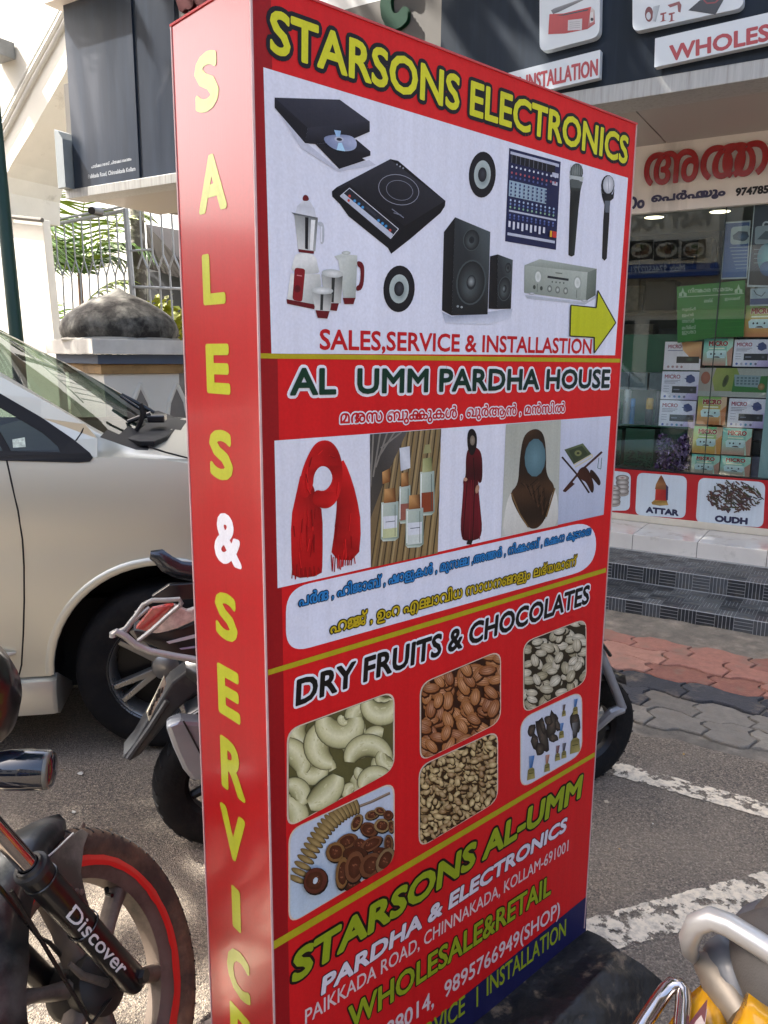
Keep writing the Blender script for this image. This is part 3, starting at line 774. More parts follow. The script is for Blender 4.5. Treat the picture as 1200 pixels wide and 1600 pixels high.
# front skin is flat enough to carry the print; colours only
mb = MB()
def frect(u0, u1, v0, v1, c, k=0.0):
    P = [Pf+Vector((k, SWID*u, HH*v)) for u, v in ((u0, v0), (u1, v0), (u1, v1), (u0, v1))]
    mb.add(P, [(0, 1, 2, 3)], c)
frect(0, 1, 0, 1, RED)
mb.build('front_skin', vinyl, sign)
mb = MB(); frect(0.0, .033, 0, 1, RED2, .0003); mb.build('dark_red_margin', vinyl, sign)
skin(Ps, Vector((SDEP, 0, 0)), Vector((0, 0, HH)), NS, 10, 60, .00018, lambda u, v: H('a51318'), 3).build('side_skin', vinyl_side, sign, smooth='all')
b = MB()
for (x, y) in ((SX, SY), (SX-SDEP, SY), (SX, SY+SWID), (SX-SDEP, SY+SWID)):
    b.cbox((x, y, (SZ0+SZ1)/2), (.0028, 0, 0), (0, .0028, 0), (0, 0, HH+.003))
    b.build('corner_trim', m_edge, sign); b = MB()
b.box((SX-SDEP-.002, SY-.002, SZ1-.0005), (SDEP+.004, 0, 0), (0, SWID+.004, 0), (0, 0, .003)); b.build('top_cap', mat('sign_top_vinyl', 'b0383c', .55, var=(20, .2)), sign)
b = MB()
for y in (SY+.05, SY+SWID-.09):
    b.box((SX-SDEP-.05, y, .0), (SDEP+.1, 0, 0), (0, .04, 0), (0, 0, .04)); b.build('foot_bar', mat('rusty_steel', '4a3a30', .7, var=(40, .3)), sign)
    b = MB()
    for x in (SX-.03, SX-SDEP+.01):
        b.box((x, y+.005, .04), (.02, 0, 0), (0, .03, 0), (0, 0, .062))
    b.build('leg_pair', MATS['rusty_steel'], sign); b = MB()

def label_text(t, bl, br, tl, col, bold, outline=None, out_w=.1, fit='cap', name='lettering', res=3, lift=.0006):
    p = Pic(PF, NF, lift); p.text(t, bl, br, tl, col, bold, fit, outline, res, out_w); return p.build(name, vinyl, sign)
def panel(pts, col, name='printed_panel', lift=.0004):
    p = Pic(PF, NF, lift); p.poly(pts, col); return p.build(name, vinyl, sign)

# --- top block
z4 = Kz(400, 0, .50833)
panel([z4(22, 207), z4(1143, 547), z4(1103, 1092), z4(47, 1087)], H('ced3e2'), 'white_panel')
label_text('STARSONS ELECTRONICS', (421, 82), (979, 257), (421, 13), H('c5c62a'), .035, DK, .115)
z7 = Kz(400, 130, .266667)
def pic(lift=.0009, clip=None): return Pic(PF, NF, lift, clip)
A = [z7(*q) for q in []]
# disc player
p = pic(); c1, c2, c3 = H('2a2c38'), H('16161e'), H('1e1f29')
p.poly([z7(110, 140), z7(300, 355), z7(480, 505), z7(660, 450), z7(700, 480), z7(480, 520), z7(260, 380)], H('b3b8c8'))
p.poly([z7(107, 85), z7(488, 97), z7(664, 225), z7(300, 262)], [c1, H('363844'), H('2d2f3b'), H('23242e')])
p.poly([z7(107, 85), z7(300, 262), z7(285, 352), z7(107, 145)], [c3, c2, c2, H('101017')])
p.poly([z7(300, 262), z7(664, 225), z7(664, 285), z7(560, 330), z7(345, 358), z7(285, 352)], [H('2b2d39'), H('262833'), c2, c2, c3, c2])
p.poly([z7(345, 358), z7(585, 330), z7(668, 400), z7(668, 425), z7(620, 440), z7(640, 452), z7(485, 503)], [c2, c3, H('22232d'), c2, c2, c2, c2])
p.spoly([z7(380, 320), z7(450, 300), z7(560, 305), z7(592, 350), z7(580, 390), z7(520, 402), z7(440, 385)], [H('7a86a6'), H('5f6b8c'), H('8f9ab8'), H('a7b0cc'), H('8694b2'), H('a9bcd6'), H('6d7a9c')])
p.poly([z7(455, 275), z7(495, 280), z7(488, 320), z7(470, 318)], H('8fb4d8'))
p.poly([z7(480, 350), z7(500, 350), z7(520, 400), z7(470, 392)], H('a5d0ea'))
p.ell(*z7(485, 330), 8, 4.3, .15, H('c8cede'), H('9aa3bb')); p.ell(*z7(485, 330), 4.5, 2.4, .15, H('26262e'))
p.build('picture_of_disc_player', vinyl, sign)
# induction hob
p = pic()
p.poly([z7(442, 635), z7(470, 610), z7(785, 445), z7(830, 455), z7(1108, 690), z7(1105, 720), z7(1080, 760), z7(905, 910), z7(790, 1000), z7(770, 965), z7(540, 780), z7(490, 710), z7(445, 665)], H('0d0d13'))
p.poly([z7(470, 612), z7(785, 448), z7(1105, 690), z7(868, 838), z7(600, 640)], [H('20212a'), H('2c2d36'), H('23242c'), H('15151c'), H('17181f')])
p.poly([z7(455, 640), z7(545, 590), z7(850, 850), z7(790, 930)], H('14141b'))
p.poly([z7(545, 615), z7(832, 855), z7(785, 912), z7(490, 662)], H('20222b'))
p.poly([z7(510, 645), z7(800, 885), z7(785, 912), z7(490, 664)], H('aeb6c6'))
for pts in ([(545, 615), (832, 855)], [(832, 855), (785, 912)], [(490, 662), (545, 615)]):
    p.line([z7(*q) for q in pts], 1.0, H('c6cbd6'))
for x, y in ((575, 690), (600, 708), (622, 728), (715, 805), (738, 822), (758, 838)): p.ell(*z7(x, y), 2.6, 2.6, .6, H('4f9fd6'), H('2d6ea6'), n=6)
for x, y in ((545, 662), (540, 688), (782, 862)): p.ell(*z7(x, y), 2.2, 2.4, 0, H('b5453f'), n=6)
p.line([z7(640, 725), z7(700, 775)], 4, H('2e323d'))
def ering(p, cx, cy, rx, ry, rot, w, col, n=26):
    pt = []
    for k in range(n+1):
        a = 2*math.pi*k/n; x, y = rx*math.cos(a), ry*math.sin(a)
        pt.append((cx+x*math.cos(rot)-y*math.sin(rot), cy+x*math.sin(rot)+y*math.cos(rot)))
    p.line(pt, w, col)
cx, cy = z7(832, 625)
ering(p, cx, cy, 32, 23, .28, .9, H('8e93a3')); ering(p, cx+1, cy+1, 21, 15, .28, .8, H('7b8090'))
p.line([z7(790, 738), z7(860, 790)], 1.5, H('6f7484')); p.line([z7(800, 760), z7(845, 775)], 1.5, H('6f7484'))
for x in (820, 838, 856): p.ell(*z7(x, 478+(x-820)*.6), 1.5, 1.5, 0, H('8d92a0'), n=5)
p.build('picture_of_induction_hob', vinyl, sign)
# mixer grinder with jars
p = pic(); mar, cr, st, st2 = H('5d1219'), H('cfd2cf'), H('b7bcbb'), H('3c3f40')
p.spoly([z7(268, 692), z7(275, 655), z7(300, 655), z7(312, 690)], mar)
p.poly([z7(228, 765), z7(240, 720), z7(268, 692), z7(312, 690), z7(340, 735), z7(350, 785)], [H('c9ced6'), H('b5bac3'), H('d0d4da'), H('c3c8d0'), H('b6bbc5'), H('c4c8d0')])
p.poly([z7(205, 757), z7(360, 788), z7(358, 800), z7(225, 775)], H('5b5f62'))
p.poly([z7(222, 772), z7(360, 795), z7(345, 985), z7(245, 975)], [H('8b9090'), H('606465'), H('9a9f9f'), H('c8cccb')])
p.poly([z7(285, 785), z7(305, 787), z7(302, 975), z7(285, 970)], H('15161a'))
p.poly([z7(320, 800), z7(345, 802), z7(330, 980), z7(312, 975)], H('dadddd'))
p.spoly([z7(362, 808), z7(398, 820), z7(398, 920), z7(388, 945), z7(372, 940), z7(375, 835), z7(360, 832)], H('aab0b8'))
p.poly([z7(376, 838), z7(386, 842), z7(384, 930), z7(376, 930)], H('d3d7e0'))
p.poly([z7(245, 972), z7(338, 985), z7(336, 1000), z7(248, 990)], mar)
p.spoly([z7(232, 992), z7(345, 1000), z7(362, 1080), z7(372, 1120), z7(200, 1115), z7(215, 1040)], [cr, H('e2e4e2'), H('b9bdbb'), H('a9aeac'), H('bfc3c0'), H('dfe1df')])
p.poly([z7(200, 1115), z7(372, 1120), z7(380, 1180), z7(340, 1298), z7(178, 1268), z7(192, 1180)], [H('d9dbd8'), H('b4b8b5'), H('a5aaa7'), H('9fa4a1'), H('c9ccca'), H('dcdedb')])
p.poly([z7(176, 1265), z7(345, 1297), z7(338, 1325), z7(180, 1292)], mar)
p.poly(rquad(z7(224, 1080), z7(286, 1088), z7(268, 1282), z7(210, 1270), .3), [H('7a161d')]*24)
p.ell(*z7(240, 1205), 5, 6, 0, H('4a0c12'), H('5d1016')); p.line([z7(236, 1125), z7(266, 1130)], 1.5, H('c77d80'))
p.poly([z7(455, 1015), z7(500, 1000), z7(590, 1010), z7(590, 1040), z7(580, 1265), z7(510, 1262), z7(480, 1040)], [H('b8bfba'), H('c7cdc8'), H('b6bdb8'), H('a5ada8'), H('8f9792'), H('a8b0ab'), H('c2c8c3')])
p.ell(*z7(525, 995), 7, 3, 0, H('cdd3cf'), H('a0a8a3'))
p.spoly([z7(588, 1040), z7(620, 1048), z7(634, 1085), z7(626, 1205), z7(585, 1222), z7(583, 1190), z7(606, 1180), z7(612, 1085), z7(590, 1072)], mar)
p.poly([z7(505, 1258), z7(580, 1258), z7(568, 1295), z7(515, 1295)], mar)
p.poly([z7(380, 1120), z7(505, 1130), z7(495, 1290), z7(400, 1280)], [H('9fa3a0'), H('4c4f4d'), H('a8aba6'), H('c9ccc9')])
p.poly([z7(440, 1130), z7(460, 1132), z7(452, 1285), z7(438, 1283)], H('2c2e2d')); p.ell(*z7(445, 1115), 17, 6.5, .1, H('d3d7d6'), H('a9afad'))
p.poly([z7(420, 1288), z7(482, 1290), z7(470, 1335), z7(430, 1330)], mar)
p.poly([z7(322, 1225), z7(445, 1235), z7(430, 1338), z7(345, 1330)], [H('a0a4a1'), H('5a5d5a'), H('b5b8b5'), H('cfd2cf')])
p.poly([z7(375, 1235), z7(392, 1237), z7(388, 1330), z7(372, 1330)], H('2a2c2b')); p.ell(*z7(384, 1215), 17.5, 6, .05, H('d9dddc'), H('a6acaa'))
p.poly([z7(345, 1330), z7(428, 1336), z7(415, 1380), z7(358, 1375)], mar)
p.build('picture_of_mixer_grinder', vinyl, sign)
# round speakers
def spk(cx, cy, rx, ry):
    p = pic(); p.ell(cx, cy, rx, ry, .05, H('1a1b22'), H('131319'), n=28); p.ell(cx, cy, rx*.62, ry*.62, .05, H('6d7c7c'), H('a3b0b0'), n=24, hl=(.3, .4))
    p.ell(cx, cy, rx*.32, ry*.32, .05, H('3a3e46'), H('15161c'), n=20, hl=(.1, -.2)); p.build('picture_of_speaker_cone', vinyl, sign)
spk(*z7(836, 1205), 24.5, 36.5)
z8 = Kz(680, 220, .25)
spk(*z8(292, 212), 21, 36)
# loudspeaker boxes
p = pic()
p.poly([z8(40, 1070), z8(100, 1098), z8(480, 1050), z8(470, 1110), z8(330, 1150), z8(60, 1140)], [H('9aa3b4'), H('8d96a8'), H('aab2c2'), H('c4cad8'), H('c2c8d6'), H('b6bdcc')])
def box_spk(f, s_, cones):
    p.poly(s_, [H('17191e'), H('101216'), H('0b0c10'), H('131519')]); p.poly(f, [H('2c3236'), H('4a5457'), H('15181b'), H('1b1f22')])
    for (x, y, rx, ry) in cones:
        p.ell(x, y, rx*1.12, ry*1.08, .1, H('525c5f'), H('3c4548'), n=24); p.ell(x, y, rx, ry, .1, H('4d5658'), H('15181b'), n=24, hl=(-.2, .3)); p.ell(x, y, rx*.35, ry*.35, .1, H('15181b'), H('20252a'), n=14)
box_spk([z8(122, 478), z8(342, 570), z8(325, 1085), z8(100, 1092)], [z8(52, 570), z8(122, 478), z8(100, 1092), z8(40, 1060)],
        [(*z8(225, 620), 12, 16), (*z8(222, 885), 21, 33)])
p.ell(*z8(222, 880), 6, 9, .1, H('8b9597'), H('2c3134')); p.ell(*z8(138, 1035), 2, 2, 0, H('8b9395'), n=6); p.ell(*z8(162, 1040), 2, 2, 0, H('8b9395'), n=6)
box_spk([z8(388, 710), z8(482, 745), z8(470, 1050), z8(384, 1052)], [z8(340, 722), z8(388, 710), z8(384, 1052), z8(330, 1050)],
        [(*z8(452, 795), 5, 8), (*z8(430, 925), 9.5, 18)])
p.ell(*z8(425, 925), 2.5, 5, .1, H('7a8486'), H('2c3134'))
p.build('picture_of_loudspeakers', vinyl, sign)
# mixing desk
p = pic(); q = [z8(460, 46), z8(782, 132), z8(752, 682), z8(434, 628)]
p.poly(q, H('1a2146'))
def dk(u, v): return (q[0][0]*(1-u)*(1-v)+q[1][0]*u*(1-v)+q[2][0]*u*v+q[3][0]*(1-u)*v, q[0][1]*(1-u)*(1-v)+q[1][1]*u*(1-v)+q[2][1]*u*v+q[3][1]*(1-u)*v)
def drect(u0, v0, u1, v1, c): p.poly([dk(u0, v0), dk(u1, v0), dk(u1, v1), dk(u0, v1)], c)
drect(.03, .03, .97, .065, H('a9b0c4')); drect(.03, .06, .9, .15, H('15171f')); drect(.04, .9, .97, .93, H('b3bacb')); drect(.05, .655, .97, .675, H('aab2c6')); drect(.85, .14, .97, .19, H('aeb4c6')); drect(.86, .24, .96, .28, H('aeb4c6'))
drect(.03, .34, .76, .51, H('8fa6b8'))
for i in range(11):
    u = .07+i*.082
    if i < 9:
        drect(u-.015, .06, u-.008, .15, H('6c7486')); drect(u-.02, .775, u+.02, .86 if i % 2 else .84, H('c8cddb'))
    for v, c in ((.19, 'c3cad8'), (.255, 'a0525c'), (.3, '4d5a8c'), (.37, '2b3763'), (.41, '24305a'), (.45, '2b3763'), (.49, '24305a'), (.55, '9fb3d0'), (.59, '6f86b4'), (.625, '7fa48f'), (.71, '5a6aa0'), (.74, '44558e')):
        if i < 9 or v > .5 or v < .3: p.ell(*dk(u, v), 1.5, 2.0, 0, H(c), n=6)
drect(.84, .8, .88, .87, H('cf9f2c')); drect(.89, .8, .97, .87, H('b8322a'))
p.build('picture_of_mixing_desk', vinyl, sign)
# microphone and torch
p = pic()
p.poly([z8(838, 250), z8(918, 255), z8(905, 320), z8(892, 440), z8(868, 715), z8(850, 724), z8(830, 715), z8(838, 440), z8(842, 320)], [H('3a4140'), H('454d4b'), H('1a1f20'), H('232a2a'), H('2b3231'), H('15191a'), H('111516'), H('0e1213'), H('202626')])
p.ell(*z8(880, 200), 10.5, 15, .1, H('6f7876'), H('3d4544'), hl=(-.2, -.2)); p.poly([z8(838, 215), z8(925, 228), z8(920, 252), z8(836, 236)], H('a8b0ae')); p.poly([z8(838, 240), z8(920, 256), z8(908, 298), z8(846, 292)], H('4d5554'))
for k in range(6): p.line([z8(845+k*14, 150), z8(842+k*14, 215)], .5, H('8a9391'))
p.build('picture_of_microphone', vinyl, sign)
p = pic()
p.ell(*z8(1076, 280), 10.5, 16.5, .05, H('20242a'), H('0f1216')); p.ell(*z8(1080, 275), 8.5, 14, .05, H('d7dade'), H('9aa0aa')); p.line([z8(1078, 230), z8(1082, 320)], 1.2, H('9298a4'))
p.poly([z8(1034, 300), z8(1045, 330), z8(1105, 335), z8(1118, 300), z8(1112, 360), z8(1090, 378), z8(1085, 500), z8(1070, 735), z8(1055, 750), z8(1040, 735), z8(1048, 500), z8(1056, 400), z8(1040, 350)], H('12151a'))
p.poly([z8(1056, 375), z8(1092, 375), z8(1085, 450), z8(1060, 448)], H('565d66'))
p.build('picture_of_torch', vinyl, sign)
# amplifier
p = pic()
p.poly([z8(560, 965), z8(940, 1010), z8(1010, 960), z8(1000, 985), z8(930, 1025), z8(570, 985)], H('aab1bb'))
p.poly([z8(556, 778), z8(650, 740), z8(1007, 800), z8(950, 822)], [H('8d978f'), H('9fa9a1'), H('89938b'), H('7f8981')])
p.poly([z8(556, 778), z8(950, 822), z8(938, 1002), z8(553, 950)], [H('98a199'), H('a7b0a8'), H('8a948c'), H('808a82')])
p.poly([z8(950, 822), z8(1007, 800), z8(1000, 965), z8(938, 1002)], [H('6f7a72'), H('656f68'), H('4e5851'), H('58625b')])
p.poly([z8(700, 843), z8(832, 862), z8(830, 876), z8(698, 857)], H('20252a'))
for x, y in ((640, 850), (886, 888)): p.ell(*z8(x, y), 6.3, 11, 0, H('c6cdc8'), H('8b958e')); p.ell(*z8(x, y), 4.3, 8, 0, H('aab3ad'), H('cdd3cf')); p.line([z8(x-4, y+44), z8(x-6, y+95)], 1, H('5b655e'))
for x, y in ((712, 925), (762, 932), (812, 938)): p.ell(*z8(x, y), 3.6, 5.5, 0, H('c0c8c2'), H('39413c'))
for x, y in ((616, 915), (660, 922)): p.ell(*z8(x, y), 2.2, 3.5, 0, H('39413c'), n=8)
for x in (728, 752, 776, 800): p.ell(*z8(x, 882+(x-728)*.1), 1.1, 1.6, 0, H('39413c'), n=5)
p.line([z8(748, 825), z8(790, 830)], 1.6, H('626c65'))
for x, y in ((600, 955), (930, 1000)): p.ell(*z8(x, y), 5, 2, 0, H('c9ced4'), H('8a9095'))
p.build('picture_of_amplifier', vinyl, sign)
# arrow
ar = [z4(*k) for k in ((965, 938), (1043, 946), (1048, 893), (1103, 992), (1037, 1085), (1037, 1037), (962, 1033))]
p = pic(.0022); p.poly(ar, H('aeb41b')); p.line(ar+[ar[0]], 1.8, BLK); p.build('printed_arrow', vinyl, sign)
label_text('SALES,SERVICE & INSTALLASTION', (499, 546.5), (923.5, 553), (499, 514), H('b3161e'), .035)

# --- middle block
z5 = Kz(400, 550, .5)
def strip(a, b, c, d, col): panel([a, b, c, d], col, 'yellow_rule', .0007)
OLV = H('a3961a')
strip(z5(10, 4), z5(1138, 21), z5(1138, 33), z5(10, 20), OLV)
def gcol(p):
    u = (p.y-SY)/SWID
    g, nn = H('0c3522'), H('0a2326'); return tuple(g[k]*(1-u)+nn[k]*u for k in range(3))
p = Pic(PF, NF, .0006); P0 = PF(452, 618); PX = PF(951, 606)-P0; PY = PF(452, 575)-P0
lay_text(p.mb, 'AL  UMM PARDHA HOUSE', P0, PX, PY, NF, WHT, .16, .0006, inset=.04); lay_text(p.mb, 'AL  UMM PARDHA HOUSE', P0, PX, PY, NF, None, .045, .0017, colfn=gcol, inset=.04)
p.build('lettering', vinyl, sign)
label_text('മദ്~രസ ബുക്~കുകൾ , ഖുർആൻ , മൻസിൽ', z5(262, 236), z5(963, 198), z5(262, 176), H('b5141b'), .02, WHT, .075, fit='box', res=2)
panel([z5(57, 277), z5(1107, 200), z5(1085, 508), z5(67, 738)], H('cfd3e0'), 'white_panel')
z6 = Kz(400, 680, .466667)
# shawl
p = pic(clip=[z5(57, 277), z5(355, 255), z5(360, 665), z5(67, 737)])
r1, r2, r3 = H('a80c10'), H('7e060b'), H('c9191c')
p.spoly([z6(122, 480), z6(118, 430), z6(115, 280), z6(135, 190), z6(150, 120), z6(190, 160), z6(205, 235), z6(222, 250), z6(222, 430), z6(218, 470)], [r2, r1, r3, r1, r3, r2, r2, r2, r1, r2], 1)
p.spoly([z6(248, 415), z6(262, 320), z6(270, 230), z6(268, 150), z6(285, 70), z6(310, 120), z6(335, 200), z6(352, 300), z6(342, 420)], [r1, r2, r2, r1, r3, r3, r1, r3, r2], 1)
p.spoly([z6(140, 200), z6(150, 120), z6(185, 40), z6(215, 15), z6(255, 20), z6(285, 70), z6(290, 150), z6(275, 215), z6(245, 245), z6(215, 245), z6(185, 225), z6(195, 180), z6(230, 190), z6(258, 150), z6(245, 110), z6(215, 100), z6(192, 130), z6(190, 170), z6(170, 215)],
       [r1, r3, r1, r3, r1, r2, r1, r3, r1, r2, r1, r2, r3, r1, r2, r1, r2, r3, r1])
p.spoly([z6(192, 130), z6(215, 100), z6(245, 110), z6(258, 150), z6(230, 190), z6(193, 175)], H('ccd0dd'))
for k in range(14): a = 122+k*7; p.line([z6(a, 430+rnd.uniform(0, 25)), z6(a+rnd.uniform(-5, 5), 470+rnd.uniform(0, 18)-k*1.5)], 1.6, r1 if k % 2 else r2)
for k in range(12): a = 250+k*7; p.line([z6(a, 395+rnd.uniform(0, 15)), z6(a+rnd.uniform(-5, 5), 450-k*2+rnd.uniform(0, 12))], 1.6, r1 if k % 2 else r2)
for k in range(22):
    x = rnd.choice((rnd.uniform(120, 215), rnd.uniform(268, 335))); y = rnd.uniform(230, 400)
    p.line([z6(x, y), z6(x+rnd.uniform(-8, 8), y+rnd.uniform(30, 70))], rnd.uniform(.8, 2.2), rnd.choice((r2, r3, r2)))
for k in range(16):
    a = rnd.uniform(2.4, 6.6); x, y = 222+52*math.cos(a), 145+85*math.sin(a); p.line([z6(x, y), z6(x+18*math.cos(a+1.4), y+30*math.sin(a+1.4))], 1.6, rnd.choice((r2, r3)))
p.build('picture_of_red_shawl', vinyl, sign)
# perfume bottles on planks
cl = [z5(355, 257), z5(577, 240), z5(567, 628), z5(358, 673)]
p = pic(clip=cl); p.poly(cl, [H('6a5d48'), H('7b6c4e'), H('8a744e'), H('6d5a3c')])
for k in range(12):
    x = 355+k*19; p.line([z5(x, 690), z5(x+70-k*2, 235)], 1.6, H('3e3323')); p.line([z5(x+7, 690), z5(x+76-k*2, 235)], 2.5, H('96825b') if k % 2 else H('857049'))
p.poly([z5(355, 255), z5(470, 248), z5(400, 400), z5(356, 520)], [H('3a3a3a'), H('565250'), H('3d3a36'), H('46413a')])
for k in range(5): p.line([z5(365+k*22, 250), z5(356+k*8, 420-k*30)], 2.5, H('75716b'))
def bottle(x, y, w, h, liq, cap, lab):
    p.poly([z5(x-w, y-h), z5(x+w, y-h-4), z5(x+w*1.05, y-6), z5(x+w*.6, y+4), z5(x-w*.8, y+6), z5(x-w*1.05, y-2)], [H('b9c4b8'), H('8fa19a'), H('75857c'), H('a9b7ab'), H('cdd5cb'), H('94a496')])
    p.poly([z5(x-w*.85, y-h*.5), z5(x+w*.85, y-h*.53), z5(x+w*.85, y-8), z5(x-w*.85, y-3)], liq)
    if lab: p.poly([z5(x-w*.8, y-h*.62), z5(x+w*.85, y-h*.65), z5(x+w*.8, y-h*.32), z5(x-w*.75, y-h*.28)], H('c6cbd2')); p.line([z5(x-w*.5, y-h*.47), z5(x+w*.6, y-h*.5)], 1.2, H('4c5560'))
    p.poly([z5(x-w*.62, y-h-42), z5(x+w*.62, y-h-46), z5(x+w*.7, y-h-2), z5(x-w*.7, y-h+2)], cap)
    p.line([z5(x-w*.85, y-h+6), z5(x-w*.9, y-8)], 1.1, H('e4e9e6')); p.line([z5(x+w*.6, y-h+6), z5(x+w*.6, y-10)], .8, H('3f4b45'))
gold = [H('c99a62'), H('4a2a14'), H('5d3318'), H('8a5a30')]
bottle(533, 505, 22, 130, H('7c3a22'), [H('9aa06f'), H('6c7048'), H('7d7f55'), H('aeb184')], 0)
p.poly([z5(520, 318), z5(546, 314), z5(541, 288), z5(526, 290)], H('8c8b60'))
bottle(463, 530, 17, 110, H('8b5548'), gold, 0); p.poly([z5(446, 300), z5(478, 294), z5(480, 362), z5(450, 372)], [H('c4c9d1'), H('b1b7c1'), H('c9ced6'), H('aab0bb')])
bottle(416, 585, 27, 115, H('b3b98e'), gold, 1); p.poly([z5(392, 375), z5(418, 362), z5(416, 405), z5(393, 412)], gold)
bottle(493, 605, 27, 115, H('bcc5bf'), gold, 1)
p.build('picture_of_perfume_bottles', vinyl, sign)
# long dress
p = pic(); d1, d2, d3 = H('4d0a14'), H('2d060d'), H('6a1420')
p.spoly([z5(662, 298), z5(690, 296), z5(706, 320), z5(707, 400), z5(698, 412), z5(692, 400), z5(698, 470), z5(709, 578), z5(670, 592), z5(634, 585), z5(648, 420), z5(645, 402), z5(655, 388), z5(654, 330)], [d1, d3, d1, d2, d1, d2, d3, d1, d2, d1, d3, d1, d2, d1])
for x in (655, 668, 676, 688): p.line([z5(x+4, 400), z5(x-(672-x)*.6, 585)], 1.3, d2 if x % 2 else d3)
p.line([z5(678, 330), z5(682, 400), z5(676, 590)], 1.3, H('1c0408'))
p.spoly([z5(661, 310), z5(658, 260), z5(666, 240), z5(680, 240), z5(690, 262), z5(688, 300), z5(675, 328)], H('151014')); p.ell(*z5(675, 276), 4, 8, 0, H('8d8476'), H('6d6257'))
p.ell(*z5(690, 428), 3, 7, .2, H('b08a72'), H('9a755f')); p.ell(*z5(653, 398), 3, 3, 0, H('b08a72')); p.poly([z5(660, 588), z5(676, 586), z5(672, 602), z5(656, 600)], H('140f10'))
p.build('picture_of_long_dress', vinyl, sign)
# head scarf
cl = [z5(780, 226), z5(952, 212), z5(942, 542), z5(765, 578)]
p = pic(clip=cl); p.poly(cl, [H('9fa398'), H('a8aca2'), H('a9aca2'), H('b5b7ae')])
p.spoly([z5(765, 600), z5(780, 470), z5(800, 430), z5(925, 415), z5(942, 450), z5(945, 560)], [H('b9b9b2'), H('cfcfc8'), H('c3c3bb'), H('c0c0b8'), H('cdcdc6'), H('b1b1a9')])
h1, h2, h3 = H('2f1f14'), H('1a110b'), H('47301f')
p.spoly([z5(832, 270), z5(850, 246), z5(878, 238), z5(900, 258), z5(906, 320), z5(905, 385), z5(935, 420), z5(920, 450), z5(905, 520), z5(880, 552), z5(850, 552), z5(815, 500), z5(790, 440), z5(818, 415), z5(822, 340)], [h1, h3, h1, h2, h1, h2, h3, h1, h2, h3, h1, h2, h3, h1, h2])
p.ell(*z5(871, 330), 16.5, 30, .05, H('5f8089'), H('486670'))
for k in range(9): p.line([z5(826+k*9, 408+k*2), z5(845+k*7, 425+k*12), z5(880+k*4, 395+k*10)], 1.4, h3 if k % 2 else h2)
p.line([z5(796, 440), z5(822, 505), z5(850, 548)], 2.2, H('6a5232')); p.line([z5(905, 515), z5(932, 425)], 2.4, H('6a5232'))
p.build('picture_of_head_scarf', vinyl, sign)
# book stand
p = pic(); p.poly([z5(952, 212), z5(1107, 201), z5(1085, 508), z5(942, 540)], [H('b9bfd0'), H('c2c8d8'), H('aab2c6'), H('a2abc0')])
w1, w2 = H('3a1a12'), H('24100c')
p.line([z5(955, 328), z5(1000, 380), z5(1040, 440)], 3, w2); p.line([z5(960, 435), z5(1010, 375), z5(1080, 312)], 3.4, w1)
p.spoly([z5(1000, 372), z5(1030, 352), z5(1052, 400), z5(1056, 430), z5(1048, 445), z5(1030, 405), z5(1015, 400)], [w1, w2, w1, w2, w2, w1, w1]); p.spoly([z5(1045, 360), z5(1078, 402), z5(1072, 422), z5(1055, 400), z5(1040, 385)], w2)
p.poly([z5(958, 436), z5(985, 405), z5(995, 412), z5(966, 438)], w1)
p.poly([z5(962, 305), z5(1020, 285), z5(1048, 320), z5(992, 352)], [H('46523a'), H('5a6648'), H('3f4a34'), H('323c2a')]); p.line([z5(992, 352), z5(1048, 320), z5(1050, 328), z5(995, 360)], 2, H('b8b296'))
p.poly([z5(975, 308), z5(1017, 293), z5(1036, 319), z5(994, 341)], H('2f3a28')); p.ell(*z5(1005, 316), 6, 5, 0, H('8f8f5a'), H('55603f'), n=10); p.ell(*z5(1005, 316), 2.6, 2.2, 0, H('2a3322'), n=8)
p.line([z5(1070, 330), z5(1066, 362), z5(1076, 366), z5(1079, 330)], .9, H('2f5650'))
p.build('picture_of_book_stand', vinyl, sign)
# pill with two lines
p = Pic(PF, NF, .0005); p.poly(rquad((446.5, 919.5), (931, 812), (931, 887), (446.5, 1022), .5, 8), H('cdd1e0')); p.build('white_pill', vinyl, sign)
label_text('പർദ്~ദ , ഹിജാബ് , ഷാളുകൾ , മുസല്~ല ,അത്~തർ , നിക്~കാബ് , മക്~കന കൂടാെത', z5(132, 806), z5(1045, 578), z5(132, 752), H('2b79b8'), .02, H('0d2a45'), .06, fit='box', res=2, lift=.0012)
label_text('ഹജ്~ജ് , ഉംറ എല്~ലാവിധ സാധനങ്~ങളും ലഭ്യമാണ്', z5(230, 893), z5(1000, 676), z5(230, 832), H('b7a01c'), .02, H('15130a'), .06, fit='box', res=2, lift=.0012)
strip(z5(37, 993), z5(1093, 674), z5(1093, 688), z5(37, 1010), OLV)

# --- lower block
label_text('DRY FRUITS & CHOCOLATES', (461, 1104), (919, 942.5), (463, 1062), H('12100f'), .045, WHT, .095)
def frame_pic(tl, tr, br, bl, name, bgc, fn, r=.17):
    cl = rquad(tl, tr, br, bl, r)
    cx, cy = sum(q[0] for q in cl)/len(cl), sum(q[1] for q in cl)/len(cl)
    p = Pic(PF, NF, .0005); p.poly([(cx+(x-cx)*1.032, cy+(y-cy)*1.024) for x, y in cl], H('cfb9a6'))
    p.h = .0008; p.clip = cl; p.poly(cl, bgc); fn(p, (tl, tr, br, bl)); p.build(name, vinyl, sign)
def bil(q, u, v): return tuple(q[0][k]*(1-u)*(1-v)+q[1][k]*u*(1-v)+q[2][k]*u*v+q[3][k]*(1-u)*v for k in (0, 1))
def mixc(a, b, t): return tuple(a[k]*(1-t)+b[k]*t for k in range(3))
